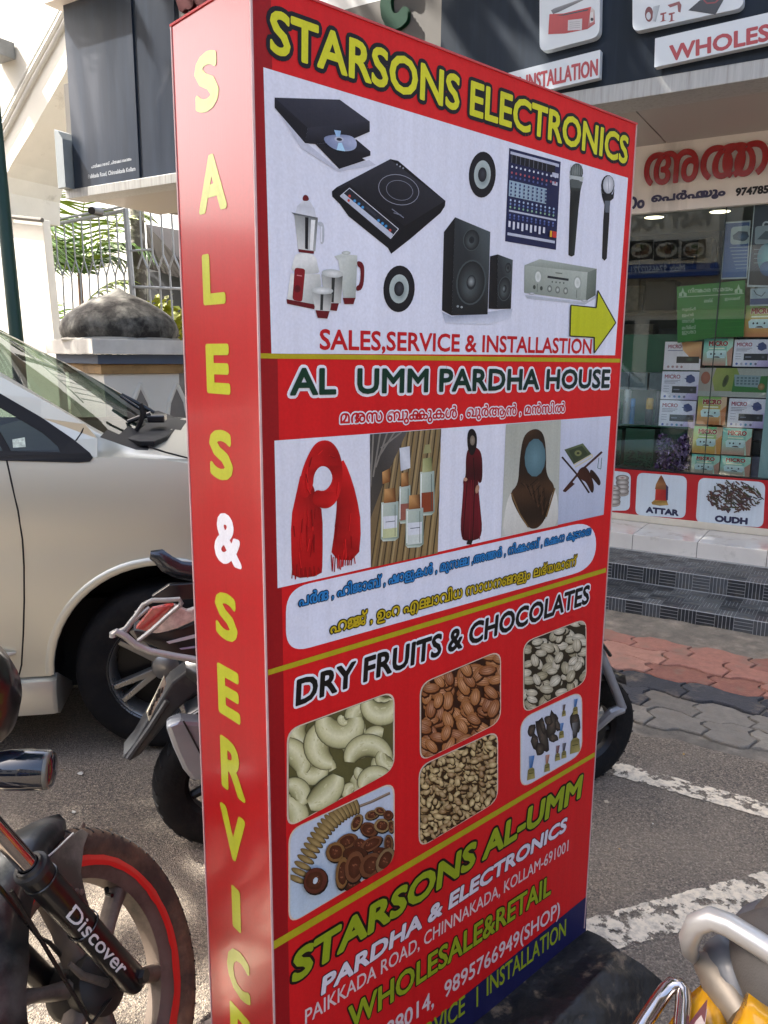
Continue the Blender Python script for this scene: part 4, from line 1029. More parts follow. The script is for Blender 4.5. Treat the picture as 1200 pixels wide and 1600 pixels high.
def nuts(p, q, n, size, asp, cols, edge, seed, rows=None, groove=0, slope=-.45):
    r = random.Random(seed); N_ = n; pts = []
    for j in range(N_):
        for i in range(N_):
            pts.append(((i+r.uniform(-.1, 1.1))/N_, (j+r.uniform(-.1, 1.1))/N_))
    r.shuffle(pts); h0 = p.h; p.step = 1e-5
    for i_, (u, v) in enumerate(pts):
        p.h = h0+(i_ % 37)*3.6e-5
        x, y = bil(q, u, v); a = r.choice((r.uniform(-.4, .4), r.uniform(.9, 2.2), r.uniform(0, 3.14)))
        sz = size*r.uniform(.85, 1.15); c = mixc(H(cols[0]), H(cols[1]), r.random())
        p.ell(x+1, y+1.8, sz*1.12, sz*asp*1.16, a, H(edge), H(edge), n=9)
        p.ell(x, y, sz, sz*asp, a, mixc(c, (1, .9, .75), .18), mixc(c, H(edge), .5), hl=(r.uniform(-.3, .1), r.uniform(-.4, 0)), n=11, wob=.22 if size < 7 else .02)
        for g in range(groove):
            w = (g-(groove-1)/2)*.45; ca, sa = math.cos(a), math.sin(a)
            f = lambda t: (x+t*sz*ca-w*sz*asp*sa*(1-t*t*.8), y+t*sz*sa+w*sz*asp*ca*(1-t*t*.8))
            hh = p.h; p.line([f(-.75), f(0), f(.75)], .7, mixc(c, H(edge), .62)); p.h = hh
zc = Kz(420, 1040, .25)
def cashews(p, q):
    lt, md, ed = H('d6d3ae'), H('bdb98c'), H('6f6c42')
    def kidney(cx, cy, R, w, a0, a1, sh=0.0):
        n = 16; w = w*1.18; rows = []
        for k in range(n+1):
            u = k/n; a = math.radians(a0+(a1-a0)*u); t = math.sin(math.pi*min(1, max(0, .06+u*.88)))**.45
            rows.append([(cx+(R+w/2*t*f)*math.cos(a), cy+(R+w/2*t*f)*math.sin(a)) for f in (-1.08, -.8, -.35, .2, .7, .95, 1.08)])
        cs = [H('2a2413'), mixc(md, ed, .75), mixc(md, ed, .15), lt, md, mixc(md, ed, .5), H('2f2915')]
        p.h += 2e-5
        for k in range(n):
            for j in range(6):
                v = [(*zc(*rows[k][j]), cs[j]), (*zc(*rows[k+1][j]), cs[j]), (*zc(*rows[k+1][j+1]), cs[j+1]), (*zc(*rows[k][j+1]), cs[j+1])]
                p._tri(v[0], v[1], v[2]); p._tri(v[0], v[2], v[3])
        p.h += 2e-5
        for k in range(9):
            u = rnd.uniform(.15, .85); a = math.radians(a0+(a1-a0)*u); rr = R+w*rnd.uniform(-.25, .3)
            x, y = zc(cx+rr*math.cos(a), cy+rr*math.sin(a)); p.ell(x, y, rnd.uniform(2, 5), rnd.uniform(.7, 1.5), a+1.57+rnd.uniform(-.3, .3), mixc(md, ed, rnd.uniform(.05, .25)), mixc(lt, md, .5), n=8); p.h -= 1.5e-5
    for a_ in ((250, 380, 90, 120, 100, 300), (560, 450, 60, 120, 0, 200), (330, 690, 70, 120, 150, 330), (480, 760, 80, 120, -60, 100), (700, 480, 60, 110, 100, 280), (270, 620, 60, 110, 0, 180), (600, 320, 70, 100, 90, 260), (70, 640, 130, 130, -100, 10), (60, 950, 110, 130, -80, 60), (720, 190, 40, 60, 20, 200), (700, 215, 85, 120, 0, 185), (740, 640, 60, 90, 150, 300), (130, 820, 70, 110, -110, 30),
              (400, 500, 105, 135, 95, 285), (600, 650, 40, 70, 60, 200), (440, 330, 95, 150, -5, 190), (470, 330, 20, 50, 60, 230), (615, 610, 115, 115, 185, 355), (760, 560, 60, 80, 60, 200), (660, 760, 75, 105, 180, 370), (530, 790, 40, 70, 120, 260),
              (120, 560, 330, 135, 22, 68)): kidney(*a_)
frame_pic((450.5, 1141), (613.7, 1080.5), (613.7, 1201.5), (450.5, 1292), 'picture_of_cashews', H('57532f'), cashews)
def figs(p, q):
    # cord, string of figs, loose figs
    p.poly([zc(132, 1300), zc(400, 1000), zc(775, 1000), zc(775, 1260), zc(132, 1640)], [H('a9b6c6'), H('b3bfce'), H('aab6c6'), H('9fb0c2'), H('b4c4d2')])
    p.line([zc(560, 880), zc(640, 850), zc(755, 795)], 4.4, H('6b5a4c')); p.line([zc(560, 878), zc(640, 846), zc(755, 790)], 1.6, H('97836f'))
    n = 19
    for k in range(n):
        t = k/(n-1); x = 540*(1-t)**2+2*330*t*(1-t)+170*t*t; y = 870*(1-t)**2+2*930*t*(1-t)+1330*t*t
        a = math.atan2(2*(1-t)*(930-870)+2*t*(1330-930), 2*(1-t)*(330-540)+2*t*(170-330))
        X, Y = zc(x, y); p.ell(X+1, Y+1, 5.2, 14.6, a, H('3a2c18'), H('3a2c18'), n=12); p.ell(X, Y, 4.8, 14, a, H('a58d5c'), H('6b5631'), n=14, hl=(.2, -.4))
    def fig(cx, cy, rx, ry, rot, ring, hole=None):
        X, Y = zc(cx, cy); p.ell(X+.8, Y+1.4, rx*.27, ry*.27, rot, H('1d120c'), H('1d120c'), n=16); p.ell(X, Y, rx*.25, ry*.25, rot, H(ring), mixc(H(ring), H('2a160c'), .35), n=18, wob=.03)
        p.ell(X+rnd.uniform(-1, 1), Y, rx*.25*.72, ry*.25*.72, rot, H('58301f'), H('43200f'), n=14, wob=.08)
        for j in range(5): p.ell(X+rnd.uniform(-.4, .4)*rx*.22, Y+rnd.uniform(-.4, .4)*ry*.22, 1.4, .9, rnd.uniform(0, 3), H('855238'), n=6)
        if hole: p.ell(X, Y, rx*.05, ry*.07, rot, H(hole), n=8)
    for a in ((640, 930, 45, 28, -.3, '8a6a44'), (690, 905, 35, 25, .2, '9c7d52'), (545, 975, 55, 30, -1.1, '96774c'), (620, 1020, 55, 45, .4, '6f4228'), (740, 930, 30, 30, 0, '6a3c26'), (700, 995, 48, 44, 0, 'a5875a'), (760, 1000, 20, 40, 0, '8a6a44'),
              (480, 1095, 70, 45, -.5, '7d5231'), (410, 1160, 60, 62, .1, '8b6439'), (560, 1110, 40, 35, 0, '5f3420'), (630, 1110, 78, 38, -.55, '7a4b31'), (740, 1110, 28, 60, 0, '7d5a36'), (530, 1170, 75, 45, 0, '4d2919'), (700, 1170, 60, 40, .3, '55301d'),
              (510, 1360, 60, 40, 0, '3b1f13'), (450, 1290, 42, 100, .1, '8b6439'), (525, 1250, 58, 100, .2, '7a4c31'), (625, 1240, 62, 85, .55, '75482d'), (715, 1210, 48, 85, .5, '8d7350')): fig(*a)
    fig(280, 1335, 72, 82, .4, '5f2f22', 'b7c2cc')
frame_pic((453, 1298), (613.7, 1222), (613.7, 1346), (453, 1442.5), 'picture_of_dried_figs', H('b3bccb'), figs)
frame_pic((657.5, 1068.8), (780.5, 1016.8), (780.5, 1127), (657.5, 1189), 'picture_of_almonds', H('2d1408'), lambda p, q: nuts(p, q, 9, 13.5, .56, ('c47e3c', '9c5620'), '3a1806', 11, groove=3))
frame_pic((655.7, 1197.8), (776, 1142), (776, 1250.7), (655.7, 1323.6), 'picture_of_walnuts', H('2f2010'), lambda p, q: nuts(p, q, 17, 6.0, .62, ('dcc284', '96703a'), '35200a', 5))
frame_pic((818.7, 1003.8), (914.5, 966.8), (914.5, 1065), (818.7, 1114), 'picture_of_pistachios', H('2b2418'), lambda p, q: nuts(p, q, 8, 9.8, .62, ('e0d8c0', 'aaa07c'), '2f2716', 21, groove=1))
zh = Kz(630, 960, .25)
def sweets(p, q):
    dk_ = H('191310')
    for x, y, w, h in ((800, 720, 26, 40), (820, 790, 26, 50), (868, 760, 34, 110), (868, 690, 16, 55), (930, 690, 34, 90), (905, 660, 26, 30), (1070, 670, 30, 70), (935, 770, 30, 30), (850, 840, 30, 45), (960, 690, 18, 40)):
        X, Y = zh(x, y); p.ell(X, Y, w*.25, h*.25, rnd.uniform(-.3, .3), mixc(dk_, (1, .8, .6), .08), dk_, n=12, wob=.2)
        for _ in range(3): p.ell(X+rnd.uniform(-3, 3), Y+rnd.uniform(-6, 6), 1.6, .8, rnd.uniform(0, 3), H('5d4a3e'), n=6)
    def gold_sweet(x, y, s, top):
        X, Y = zh(x, y); k = s*.25
        p.poly([(X-.9*k, Y+2*k), (X+.9*k, Y+1.5*k), (X+.75*k, Y-.6*k), (X, Y-1.2*k), (X-.7*k, Y-.2*k)], [H('8a8048'), H('a2965a'), H('5f572e'), H('b5a866'), H('6d6436')])
        p.poly([(X-.35*k, Y-.7*k), (X+.3*k, Y-.9*k), (X+.8*k, Y-3.6*k), (X-.5*k, Y-3.4*k)], [H(top), mixc(H(top), (0, 0, 0), .5), H(top), mixc(H(top), (1, 1, 1), .2)])
        p.line([(X-.5*k, Y+.5*k), (X+.5*k, Y+.3*k)], 1.2, H('3a3418'))
    for a in ((795, 980, 28, '1d66a6'), (1070, 800, 36, '14110f'), (985, 740, 18, '1d66a6'), (1072, 590, 18, '1d66a6'), (1000, 610, 14, '3a1a14'), (895, 945, 20, 'a5674a'), (960, 880, 18, '5d1a24'), (1000, 865, 18, '2d2836')): gold_sweet(*a)
frame_pic((814, 1123.8), (908, 1079.5), (908, 1177), (814, 1231.8), 'picture_of_wrapped_chocolates', H('c2c6d3'), sweets, .2)
strip((426, 1471), (929, 1175), (929, 1182), (426, 1484), OLV)
# bottom block
zb = Kz(420, 1200, .43333)
panel([zb(1146, 462), zb(1143, 600), (428, 1845), (430, 1795)], NAVY, 'navy_band', .0004)
OL2 = H('8a9a1c')
label_text('STARSONS AL-UMM', zb(80, 782), zb(1122, 106), zb(90, 664), OL2, .06, H('1a0d0c'), .085)
label_text('PARDHA & ELECTRONICS', zb(186, 822), zb(1070, 226), zb(194, 752), H('cfc9d2'), .06, H('3a1320'), .05)
label_text('PAIKKADA ROAD, CHINNAKADA, KOLLAM-691001', zb(130, 925), zb(1078, 298), zb(130, 872), H('cdb9ba'), .012)
label_text('WHOLESALE&RETAIL', zb(285, 952), zb(1015, 454), zb(285, 862), OL2, .03, H('2b130c'), .06)
label_text('88014,  9895766949(SHOP)', zb(420, 984), zb(1048, 530), zb(420, 922), H('cdbdc0'), .02)
label_text('INSTALLATION', zb(785, 822), zb(1070, 603), zb(785, 756), OL2, .015)
label_text('SERVICE', zb(505, 1040), zb(706, 884), zb(505, 968), OL2, .015)
p = pic(.0006); p.poly([zb(748, 790), zb(754, 786), zb(754, 858), zb(748, 862)], OL2); p.build('lettering', vinyl, sign)

# --- side lettering
for ch, x0, x1, y0, y1, cc in (('S', 304.5, 342, 80, 175, 0), ('A', 310, 354, 240, 331, 0), ('L', 317, 352, 395, 476, 0), ('E', 322.7, 359.5, 537, 615.5, 0), ('S', 328, 364, 671.5, 750, 0), ('&', 335, 377, 803, 883, 1),
                               ('S', 337, 371, 927, 1000.5, 0), ('E', 341, 374.7, 1044, 1122, 0), ('R', 345.8, 382.5, 1160, 1241, 0), ('V', 345.8, 384, 1268, 1344, 0), ('I', 363, 376, 1388, 1452, 0), ('C', 355.7, 390.5, 1486, 1557, 0), ('E', 361, 394, 1582, 1652, 0)):
    xm, ym = (x0+x1)/2, (y0+y1)/2
    zt, zb_ = PS(xm, y0).z, PS(xm, y1).z; xa, xb = PS(x0, ym).x, PS(x1, ym).x
    P0 = Vector((xa, SY, zb_)); m_ = MB()
    lay_text(m_, ch, P0, Vector((xb-xa, 0, 0)), Vector((0, 0, zt-zb_)), NS, WHT if cc else H('a9ae26'), .055, .0004, fit='box', inset=.055)
    m_.build('letter', vinyl_side, sign)
# ================================================================ silver people carrier
TH = math.radians(58)
CO = on_ground(250, 1182); HC = Vector((math.cos(TH), math.sin(TH), 0)); NC = Vector((math.sin(TH), -math.cos(TH), 0))
def C(x, y, z): return CO+HC*x-NC*y+EZ*z                            # x forward, y inward from the near side, z up
def CP(px, py, off=0.0, out=0.0):
    p = on_plane(px, py, CO-NC*off, NC); return p+NC*out
car = thing('parked_car', C(-1.4, .88, 0), 'silver people carrier parked nose-in behind the red standing sign', 'car')
m_paint = mat('silver_car_paint', 'bdbbad', .36, .62, coat=.35, bump=None)
m_paint.node_tree.nodes['Principled BSDF'].inputs['Coat Roughness'].default_value = .28
m_blk = mat('black_plastic', '0e0f12', .38, coat=.15, var=(20, .15)); m_rub = mat('tyre_rubber', '0c0c0e', .8, spec=.25, var=(30, .25), dirt=('221e1b', 9, .5, .75), bump=(60, .3))
m_alloy = mat('alloy_wheel', '8f8e8b', .3, .8, var=(10, .1)); m_alloyd = mat('dark_alloy', '1a1a1c', .4, .5); m_gap = mat('panel_gap', '08080a', .8)
m_cglass = bpy.data.materials.new('car_glass'); m_cglass.use_nodes = True
_n = m_cglass.node_tree.nodes; _l = m_cglass.node_tree.links; _n.remove(_n['Principled BSDF'])
_t = _n.new('ShaderNodeBsdfTransparent'); _t.inputs[0].default_value = (.38, .45, .40, 1); _g = _n.new('ShaderNodeBsdfGlossy'); _g.inputs['Roughness'].default_value = .015
_f = _n.new('ShaderNodeFresnel'); _f.inputs[0].default_value = 1.5; _a = _n.new('ShaderNodeMath'); _a.operation = 'MULTIPLY_ADD'; _a.inputs[1].default_value = .6; _a.inputs[2].default_value = .02
_m = _n.new('ShaderNodeMixShader'); _l.new(_f.outputs[0], _a.inputs[0]); _l.new(_a.outputs[0], _m.inputs[0]); _l.new(_t.outputs[0], _m.inputs[1]); _l.new(_g.outputs[0], _m.inputs[2]); _l.new(_m.outputs[0], _n['Material Output'].inputs[0])
def lerp(xs, ys, x):
    if x <= xs[0]: return ys[0]
    for i in range(len(xs)-1):
        if x <= xs[i+1]:
            u = (x-xs[i])/(xs[i+1]-xs[i]); u = u*u*(3-2*u) if False else u
            return ys[i]*(1-u)+ys[i+1]*u
    return ys[-1]
def smo(xs, ys, x, w=.06): return sum(lerp(xs, ys, x+w*k) for k in (-1, -.5, 0, .5, 1))/5
WX, WX2, WR = .03, -2.72, .325
BX = [-3.65, -3.3, -1.2, -.5, -.17, -.02, .13, .40, .62, .80, .87]; BZ = [1.10, 1.13, 1.12, 1.115, 1.12, 1.115, 1.10, 1.03, .93, .78, .66]
def zb(x): return smo(BX, BZ, x)
def plan(x): return .22*max(0, (x-.30)/.57)**2.2+.16*max(0, (-3.25-x)/.4)**2
INZ = [.2, .34, .46, .62, .74, .80, .90, 1.0, 1.08, 1.15]; INY = [.022, .012, .004, 0, .004, .010, .010, .018, .032, .05]
def ins(x, z): return smo(INZ, INY, z, .03)+plan(x)
AR, AZ = .392, .352
def zlow(x):
    for cx in (WX, WX2):
        if abs(x-cx) < AR: return AZ+math.sqrt(AR*AR-(x-cx)**2)*1.02
    return .34
xs = [-3.65, -3.6, -3.5, -3.4, -3.3, -3.2]
for cx in (WX2, WX):
    xs += [cx+AR*math.cos(math.pi*(1-k/26)) for k in range(27)]
    if cx == WX2: xs += [-2.2, -2.0, -1.8, -1.6, -1.4, -1.2, -1.0, -.85, -.7, -.6, -.5, -.43]
xs += [.47, .52, .58, .64, .70, .76, .82, .87]
xs = sorted(set(round(x, 4) for x in xs)); NV_ = 18
for sd in (0, 1):
    mb = MB(); rows = []
    for x in xs:
        z0, z1 = zlow(x), zb(x); row = []
        for j in range(NV_+1):
            z = z0+(z1-z0)*j/NV_; y = ins(x, z); row.append(C(x, y if sd == 0 else 1.765-y, z))
        rows.append(row)
    mb.grid(rows); mb.build('side_panel', m_paint, car, smooth='all')
# upper body: belt -> glass -> roof / hood, as one loft split by material
AX = [-3.62, -3.3, -1.35, -1.1, -.536, -.165]; AZZ = [1.60, 1.70, 1.735, 1.68, 1.415, 1.185]; AY = [.26, .23, .215, .21, .165, .10]
CX_ = [-3.62, -3.3, -1.3, -.95, -.08, .0, .13, .40, .62, .80, .87]; CZ = [1.62, 1.745, 1.765, 1.72, 1.165, 1.175, 1.155, 1.08, .99, .86, .74]
def section(x):
    pts = []; b_ = zb(x); yb = ins(x, b_)
    if x < -.165:
        za, ya = smo(AX, AZZ, x, .03), lerp(AX, AY, x)+plan(x)
    else:
        u = min(1, (x+.165)/.3); za = (1.19*(1-u)+(b_+.022)*u) if u < 1 else b_+.022; ya = .10+.02*u+plan(x)
        za = b_+.022+(.045)*max(0, 1-(x+.165)/.12)
    zc = smo(CX_, CZ, x, .03)
    pts.append((yb, b_)); pts.append((yb+.02, b_+.012 if x > -.165 else b_+.02)) 
    for k in (.25, .5, .75, 1): pts.append((yb+.02+(ya-yb-.02)*k, pts[1][1]+(za-pts[1][1])*k if k < 1 else za))
    n = 9
    for k in range(1, n+1):
        u = k/n; y = ya+(.8825-ya)*u; z = za+(zc-za)*math.sin(u*math.pi/2)**.9; pts.append((y, z))
    return pts
ux = [-3.62+.08*k for k in range(33)]; ux = [x for x in ux if x < -1.36]+[-1.36+.04*k for k in range(57)]; ux = [x for x in ux if x <= .87]
secs = [section(x) for x in ux]; M_ = len(secs[0])
def wsx(y): u = (y-.1)/(.7825); return -.165+.085*math.sin(min(1, max(0, u))*math.pi/2)
grp = {'paint': MB(), 'windscreen': MB(), 'side_glass': MB(), 'cowl': MB(), 'dark': MB()}
for i in range(len(ux)-1):
    x = (ux[i]+ux[i+1])/2
    for j in range(M_-1):
        q = [(ux[i], *secs[i][j]), (ux[i], *secs[i][j+1]), (ux[i+1], *secs[i+1][j+1]), (ux[i+1], *secs[i+1][j])]
        yc = sum(t[1] for t in q)/4
        if j == 0: k = 'paint'
        elif j < 5: k = 'paint' if x > -.30 or x < -3.4 else ('dark' if any(abs(x-w) < .05 for w in (-1.55, -2.65)) else 'side_glass')
        else:
            if j == 5 and x < -.165: k = 'paint'
            elif x > wsx(yc)+.15: k = 'paint'
            elif x > wsx(yc): k = 'cowl'
            elif x > -1.0 and j > 5: k = 'windscreen'
            else: k = 'paint'
        for sd in (0, 1):
            P = [C(a, (y if sd == 0 else 1.765-y), z) for a, y, z in q]
            grp[k].add(P, [(0, 1, 2, 3)])
def merged(mb, name, m, **k):
    o = mb.build(name, m, car, **k); bm = bmesh.new(); bm.from_mesh(o.data); bmesh.ops.remove_doubles(bm, verts=bm.verts, dist=.0004); bmesh.ops.recalc_face_normals(bm, faces=bm.faces); bm.to_mesh(o.data); bm.free()
    o.data.polygons.foreach_set('use_smooth', [True]*len(o.data.polygons)); return o
merged(grp['paint'], 'hood_and_roof', m_paint); merged(grp['windscreen'], 'windscreen', m_cglass); merged(grp['side_glass'], 'side_window', m_cglass); merged(grp['cowl'], 'cowl_panel', mat('matt_black_surround', '0b0d12', .55, spec=.25)); merged(grp['dark'], 'window_pillar', mat('matt_black_surround', '0b0d12', .55, spec=.25))
# A-pillar paint strip and black window surround on the near side
def side_poly(pts, off, name, m, thick=.004, out=.006):
    q = [CP(x, y, off(x, y) if callable(off) else off, out) for x, y in pts]; b = MB(); b.prism(q, -NC*thick); return b.build(name, m, car, bevel=.0015)
def skin_y(x, z):
    """inward distance of the near side surface at x, z"""
    b_ = zb(x); 
    if z <= b_: return ins(x, z)
    sct = section(x)
    for (y0, z0), (y1, z1) in zip(sct[:-1], sct[1:]):
        if z0 <= z <= z1 and z1 > z0: return y0+(y1-y0)*(z-z0)/(z1-z0)
    return sct[6][0]
def CS(px, py, out=.003):
    """photo pixel onto the near side skin"""
    off = .03
    for _ in range(4):
        p = CP(px, py, off)-CO; off = skin_y(p.dot(HC), p.z)
    p = CP(px, py, off); return p+NC*out
zw = Kz(0, 520, .258333)
m_surr = mat('matt_black_surround', '0b0d12', .55, spec=.25)
def skin_poly(pts, name, m, out=.004):
    q = [CS(x, y, out) for x, y in pts]; b = MB(); b.prism(q, -NC*.003); return b.build(name, m, car)
skin_poly([zw(-600, -70), zw(-300, 95), zw(0, 262), zw(250, 400), zw(515, 552), zw(590, 640), zw(590, 770), zw(545, 735), zw(440, 645), zw(250, 515), zw(0, 370), zw(-300, 195), zw(-600, 65)], 'a_pillar', m_paint, .0015)
skin_poly([zw(-600, 60), zw(-300, 190), zw(0, 365), zw(250, 510), zw(440, 640), zw(545, 725), zw(562, 755), zw(545, 778), zw(480, 784), zw(0, 772), zw(-600, 765), zw(-600, 700), zw(0, 712), zw(365, 722), zw(350, 685), zw(260, 605), zw(0, 452), zw(-300, 270), zw(-600, 130)], 'window_surround', m_surr)
skin_poly([zw(-20, 590), zw(5, 600), zw(70, 716), zw(20, 716), zw(-20, 640)], 'quarter_pillar', m_surr, .005)
def seam(pts, name='panel_seam', r=.0032, m=None):
    q = [CS(x, y, 0.0) for x, y in pts]; b = MB(); b.tube(q, r, 6); return b.build(name, m or m_gap, car, smooth=True)
zt_ = Kz(0, 500, .35)
seam([zt_(*q) for q in ((30, 628), (50, 720), (80, 850), (100, 980), (107, 1100), (108, 1250), (104, 1400), (96, 1540), (85, 1585), (40, 1605), (-60, 1615))])
seam([zw(515, 558), zw(490, 610), zw(458, 655)])
seam([zw(900, 690), zw(1000, 722), zw(1135, 757), zw(1300, 815)])
_hr = HC if (-NC).cross(HC).z > 0 else -HC
# arch lip, skirt, wheel housing
b = MB(); b.tube([C(WX+AR*math.cos(a), ins(WX, .5)-.004, AZ+AR*1.02*math.sin(a)) for a in [math.pi*k/28 for k in range(29)]], .016, 8, flat=(NC, .6)); b.build('wheel_arch_lip', m_paint, car, smooth=True)
b = MB(); b.lathe([(.40, .0), (.40, .3), (.0, .3)], C(WX, .02, AZ), -NC, 28, a0=-.12, a1=math.pi+.12, ref=_hr); b.build('wheel_housing', m_gap, car)
b = MB(); b.lathe([(.40, .0), (.40, .3), (.0, .3)], C(WX2, .02, AZ), -NC, 28, a0=-.12, a1=math.pi+.12, ref=_hr); b.build('wheel_housing', m_gap, car)
for sd in (0, 1):
    sk = []
    for x in [WX2+AR+.01, -1.5, -.7, -.36, -.345]:
        e_ = .0 if x < -.35 else .012
        prof = [(.035, .342), (-.004+e_, .325), (-.016+e_, .28), (-.012+e_, .205), (.03, .188), (.3, .19)]
        sk.append([C(x, y if sd == 0 else 1.765-y, z) for y, z in prof])
    b = MB(); b.grid(sk); b.add([sk[-1][k] for k in range(6)], [(0, 1, 2, 3, 4, 5)]); b.build('side_skirt', m_paint, car, smooth=True, angle=50)
b = MB(); b.box(C(-3.5, .25, .2), HC*4.1, -NC*1.265, EZ*.35); b.build('floor_pan', m_gap, car)
# wheels
def wheel(x, y, out, name='front_wheel'):
    c = C(x, y, WR); R_ = WR
    prof = [(.200, -.085), (.23, -.09), (.275, -.1), (.305, -.09), (.319, -.065), (.324, -.03), (.324, .03), (.319, .065), (.305, .09), (.275, .1), (.23, .09), (.200, .085)]
    w = MB(); w.lathe(prof, c, out, 48); t = w.build('tyre', m_rub, car, smooth=True, angle=60)
    w = MB(); w.lathe([(.203, .085), (.208, .090), (.200, .082), (.188, .06), (.182, 0), (.182, -.08)], c, out, 48); w.build('rim', m_alloy, t, smooth=True)
    w = MB(); w.lathe([(.182, .0), (.06, .005), (.0, .005)], c, out, 32); w.build('brake_backing', m_alloyd, t)
    a = out.orthogonal().normalized(); bb = out.cross(a)
    for k in range(5):
        for dd_ in (-.16, .16):
            an = math.radians(72*k+23)+dd_; an0 = math.radians(72*k+23)+dd_*.35
            d0 = a*math.cos(an0)+bb*math.sin(an0); d1 = a*math.cos(an)+bb*math.sin(an); pr_ = out.cross(d1)
            s_ = MB(); v = []
            for p_, rr, hw, o_ in ((d0, .04, .016, .055), (d1, .195, .012, .078)):
                q = c+p_*rr; v += [q-pr_*hw+out*(o_-.03), q-pr_*hw*.75+out*o_, q+pr_*hw*.75+out*o_, q+pr_*hw+out*(o_-.03)]
            s_.add(v, [(0, 1, 2, 3), (7, 6, 5, 4), (0, 4, 5, 1), (1, 5, 6, 2), (2, 6, 7, 3), (3, 7, 4, 0)]); s_.build('spoke', m_alloy, t, bevel=.002)
    w = MB(); w.lathe([(.0, .075), (.03, .073), (.05, .06), (.055, .03)], c, out, 20); w.build('hub_cap', m_alloy, t, smooth=True)
wheel(WX, .125, NC); wheel(WX2, .125, NC); wheel(WX, 1.64, -NC); wheel(WX2, 1.64, -NC)
# cowl at the foot of the windscreen
cq = [on_plane(*zw(x, y), Vector((0, 0, 1.163)), EZ) for x, y in ((640, 592), (740, 632), (850, 655), (930, 655), (1010, 625), (1070, 575), (1072, 530), (1040, 500), (960, 470), (860, 480), (790, 545))]
b = MB(); b.prism(cq, -EZ*.02); b.build('cowl_tray', mat('cowl_black', '101215', .6, spec=.25, var=(20, .2)), car, bevel=.004)
# wipers
def wsp(px, py, off): return CP(px, py, off)
for pts, off in (([zw(735, 390), zw(800, 425), zw(880, 470), zw(935, 500)], .95), ([zw(820, 620), zw(850, 560), zw(868, 505), zw(852, 445)], .50), ([zw(775, 555), zw(830, 535), zw(915, 508)], .62)):
    b = MB(); b.tube([CP(x, y, off)+EZ*.012 for x, y in pts], [.009, .010, .012, .008][:len(pts)], 7); b.build('wiper_arm', m_blk, car, smooth=True)
b = MB(); b.tube([CP(*zw(x, y), .7)+EZ*.008 for x, y in ((730, 395), (800, 440), (860, 480))], .006, 6); b.build('wiper_blade', m_blk, car, smooth=True)
b = MB(); b.box(CP(*zw(890, 530), .6)-EZ*.01, HC*.07, -NC*.12, EZ*.03); b.build('wiper_mount', m_blk, car, bevel=.006)
# bumper, grille, lights, interior
fr = []
for k in range(17):
    y = .04+1.685*k/16; u = abs(y-.8825)/.8825; xf = .95-.30*u**3
    fr.append([C(xf-.16, y, .70), C(xf-.02, y, .62), C(xf, y, .5), C(xf-.02, y, .33), C(xf-.10, y, .22)])
b = MB(); b.grid(fr); b.build('front_bumper', m_paint, car, smooth='all')
b = MB(); b.box(C(.86, .55, .62), HC*.03, -NC*.665, EZ*.12); b.build('grille', m_blk, car, bevel=.01)
for y in (.16, 1.32): b = MB(); b.box(C(.74, y, .66), HC*.08, -NC*.29, EZ*.14); b.build('headlight', mat('headlamp_lens', 'b7bcc2', .1, .2, coat=.6), car, bevel=.03)
m_trim = mat('dark_cabin_trim', '2b2a28', .7, var=(8, .2))
b = MB(); b.box(C(-.85, .16, .85), HC*.62, -NC*1.44, EZ*.28); b.build('dashboard', m_trim, car, bevel=.04)
for x in (-1.5, -2.4):
    for y in (.28, 1.02):
        b = MB(); b.box(C(x, y, .75), HC*.16, -NC*.45, EZ*.72); b.build('seat_back', mat('grey_seat_cloth', '55524d', .9), car, bevel=.05)
b = MB(); b.lathe([(.17, -.012), (.185, 0), (.17, .012)], C(-.95, .50, 1.08), HC*.8-EZ*.6, 24); b.build('steering_wheel', m_blk, car)
# near-side door handle with lock, mirror at the frame's edge, rear end
b = MB(); b.tube([CS(*zt_(-60, 1495), .02), CS(*zt_(20, 1486), .022), CS(*zt_(72, 1484), .006)], [.012, .011, .006], 8); b.build('door_handle', m_paint, car, smooth=True)
b = MB(); b.box(C(-3.68, .15, .45), HC*.06, -NC*1.465, EZ*.9); b.build('tailgate', m_paint, car, bevel=.02)
# white inspection sticker in the quarter window
skin_poly([zw(75, 645), zw(150, 632), zw(155, 690), zw(80, 695)], 'window_sticker', mat('sticker_paper', 'b9c7bb', .7, var=(90, .5)), .001)
# ================================================================ dark scooter parked behind the sign
SA, SB_ = on_ground(322, 1318), on_ground(944, 1212)
SDH = Vector((SB_.x-SA.x, SB_.y-SA.y, 0)); 
SDH.normalize(); SN = Vector((SDH.y, -SDH.x, 0))                     # SN: towards the camera side
R_W = .21
R_F = .196
FC = SB_+EZ*R_F-SDH*.085
RC = FC-SDH*1.255; RC.z = R_W
def SP(x, y, z): return Vector((RC.x, RC.y, 0))+SDH*x+SN*y+EZ*z      # from the rear axle: forward, towards camera, up
sco = thing('parked_scooter', SP(.6, 0, 0), 'dark scooter with chrome tail guard parked between the red sign and the silver car', 'scooter', None)
m_sc = mat('dark_scooter_paint', '0f1014', .35, coat=.25, var=(8, .1)); m_scg = mat('grey_scooter_cover', '8d9096', .35, .5, var=(9, .12)); m_chr = mat('worn_chrome', 'a5a5a2', .4, .4, var=(20, .12)); m_flap = mat('dusty_black_plastic', '2a2c30', .6, var=(14, .25), dirt=('4d4a45', 8, .5, .75))
def spx(px, py, off=0.0):
    return on_plane(px, py, SP(0, off, 0), SN)
